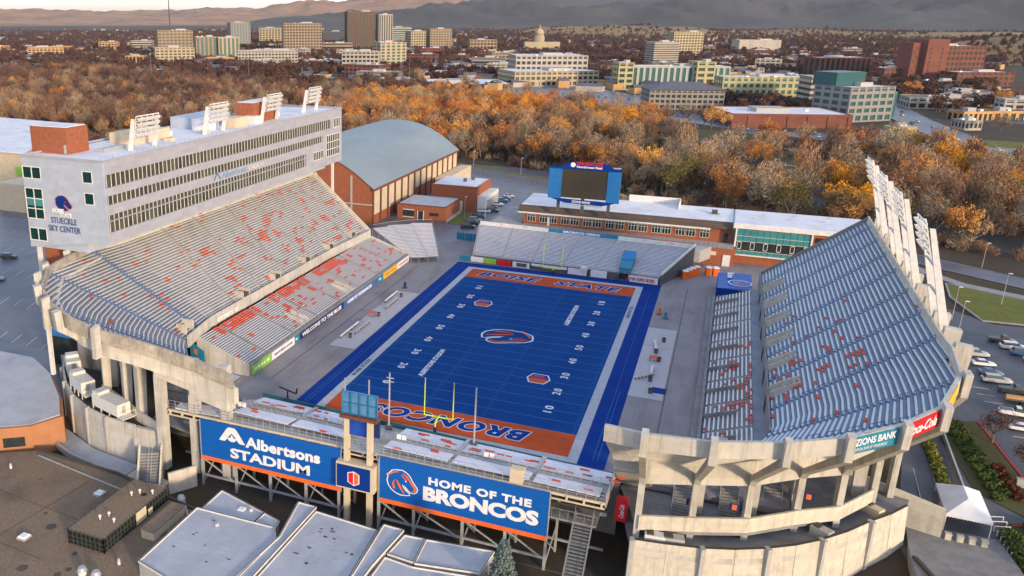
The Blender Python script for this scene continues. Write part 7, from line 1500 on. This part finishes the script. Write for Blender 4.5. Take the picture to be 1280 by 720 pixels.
S('tent_plaza', MB().prism([(80, -36), (92.5, -31), (96, -60), (92, -90), (80, -90), (79, -50)], -14, -8.3), 'concrete_grey')
t = T('plaza_wall', 'pale blank wall beside the podium in front of the marquee', 'wall'); P('panel', MB().hexa([(72.6, -38, -8), (84.5, -41.5, -9), (84.5, -41, -9), (72.6, -37.5, -8), (72.6, -38, -1.2), (84.5, -41.5, -3.0), (84.5, -41, -3.0), (72.6, -37.5, -1.2)]), 'concrete_light', t)
t = T('ramp_wall', 'dark curved ramp wall below the marquee plaza', 'wall'); P('panel', MB().prism([(79.2, -50), (79.8, -50), (84, -62), (88, -90), (87.2, -90), (83.4, -62)], -15, -7.8), 'trim_dark', t)
S('ramp_floor', MB().prism([(60, -66), (80, -48), (84, -62), (87, -90), (40, -110), (40, -75)], -15, -12.3), 'roof_brown')
def bushes(name, pts, r, m, label, n=700):
    rr = random.Random(len(pts)); e = MB(); leafcloud(e, rr, [(Vector((x, y, gz(x, y)+r*.5)), r) for x, y in pts], .22, n, .6); o = P(name, e, m, None, 'stuff'); tag(o, label, 'shrubs')
bushes('hedge', [(86.2+k*.15, -10-k*2.2) for k in range(8)], 1.15, 'hedge_yellow', 'yellow-green hedge between the stadium ramp and the lot', 2600)
bushes('shrub_bed', [(91+.5*k+dx, -6-k*2.6+dx) for k in range(9) for dx in (0, 1.4)], 1.1, 'hedge', 'dark green shrub bed beside the stadium ramp', 4500)
bushes('shrub_bed', [(95+.4*k, -38-k*2.6) for k in range(9)], 1.8, 'hedge', 'green shrub bed at the lower right corner', 3200); bushes('shrub_bed', [(99+.3*k, -34-k*3) for k in range(8)], 1.6, 'shrub_rust', 'rust-red shrubs at the lower right corner', 2600)
bushes('shrub_bed', [(96.8+.4*k, -18-k*2) for k in range(5)], 1.2, 'shrub_rust', 'rust-coloured shrubs on the traffic island', 1200)
patch('planting_bed', [(88, -4), (96, -2), (101, -24), (98.5, -31), (92, -26)], 'grass_dull', .15); patch('planting_bed', [(94, -34), (108, -30), (112, -80), (96, -80)], 'grass_dull', .15); patch('planting_bed', [(110, -12), (130, -12), (130, -26), (112, -24)], 'shrub_rust', .15)
kr = MB()
for a, b in (((96.4, -2), (101.4, -24)), ((101.4, -24), (98.7, -31.4)), ((109.6, -11), (112, -25)), ((96, -34), (108, -30))): kr.bar((*a, gz(*a)+.15), (*b, gz(*b)+.15), .3, .3)
P('kerb', kr, 'kerb_red', None, 'structure')
for x, y, s in ((97.5, -9, .5), (101.0, -20.5, .55), (99.5, -47, .6)): put_tree(1, 'leaf_dark', x, y, gz(x, y), (s,)*3, x, col, 'bare young tree %s' % {97.5: 'on the island nearest the stadium', 101.0: 'on the island beside the red kerb', 99.5: 'beyond the bicycle racks'}[x]).children[1].material_slots[0].material = M['trunk']
for i, (x, y) in enumerate(((99.3, -22), (100.2, -24.5))): t = T('utility_cabinet', ('left', 'right')[i]+' green utility cabinet on the traffic island', 'cabinet', (x, y, gz(x, y))); P('box', MB().box(-.6, -.4, 0, .6, .4, 1.6), 'b_mint', t); P('lid', MB().box(-.65, -.45, 1.6, .65, .45, 1.7), 'trim_grey', t)
mk = MB()
for k in range(9): x0, y0 = 98+k*.6, 14-k*3.2; mk.bar((x0, y0, gz(x0, y0)+.05), (x0+3.2, y0-.1, gz(x0, y0)+.05), .15, .02)
P('parking_line', mk, 'paint_white', None, 'structure')
t = T('ramp_railing', 'steel ramp with handrails between the fins and the hedge', 'ramp'); P('ramp', MB().hexa([(83, 8, -3), (86, 8, -3), (86, -34, -8.6), (83, -34, -8.6), (83, 8, -2.6), (86, 8, -2.6), (86, -34, -8.2), (83, -34, -8.2)]), 'pavement', t); P('handrail', MB().bar((86, 8, -1.6), (86, -34, -7.2), .12).bar((83, 8, -1.6), (83, -34, -7.2), .12).bar((89, 0, gz(89, 0)+1), (90, -30, gz(90, -30)+1), .3, 1.0), 'steel', t)
t = T('lot_sign', 'small teal post sign at the edge of the road by the lawn', 'sign', (130.5, 95, gz(130, 95))); P('post', MB().box(-.2, -.2, 0, .2, .2, 3), 'sign_teal', t); P('panel', MB().box(-1, -.1, 1.5, 1, .1, 3.4), 'board_back', t)
t = T('canopy', 'small red and white canopy behind the light towers', 'canopy', (92, 52, -.6)); P('top', MB().hexa([(-3, -3, 3), (3, -3, 3), (3, 3, 3), (-3, 3, 3), (-.3, -.3, 5), (.3, -.3, 5), (.3, .3, 5), (-.3, .3, 5)]), 'sign_red', t); P('pole', MB().box(-2.9, -2.9, 0, -2.7, -2.7, 3).box(2.7, 2.7, 0, 2.9, 2.9, 3).box(2.7, -2.9, 0, 2.9, -2.7, 3).box(-2.9, 2.7, 0, -2.7, 2.9, 3), 'steel', t)

# ------------------------------------------------------------------ haze
hz = bpy.data.materials.new('haze'); hz.use_nodes = True; t = hz.node_tree; t.nodes.clear(); o_ = t.nodes.new('ShaderNodeOutputMaterial'); pv = t.nodes.new('ShaderNodeVolumePrincipled')
pv.inputs['Color'].default_value = (.80, .82, .90, 1); pv.inputs['Density'].default_value = 2.2e-5; pv.inputs['Anisotropy'].default_value = .2; t.links.new(pv.outputs[0], o_.inputs['Volume'])
hb_ = MB().box(-31000, -4000, -20, 21000, 41000, 420); ho = P('haze', hb_, None, None, 'stuff'); ho.data.materials.append(hz); tag(ho, 'thin pale haze softening the far hills and city', 'haze')
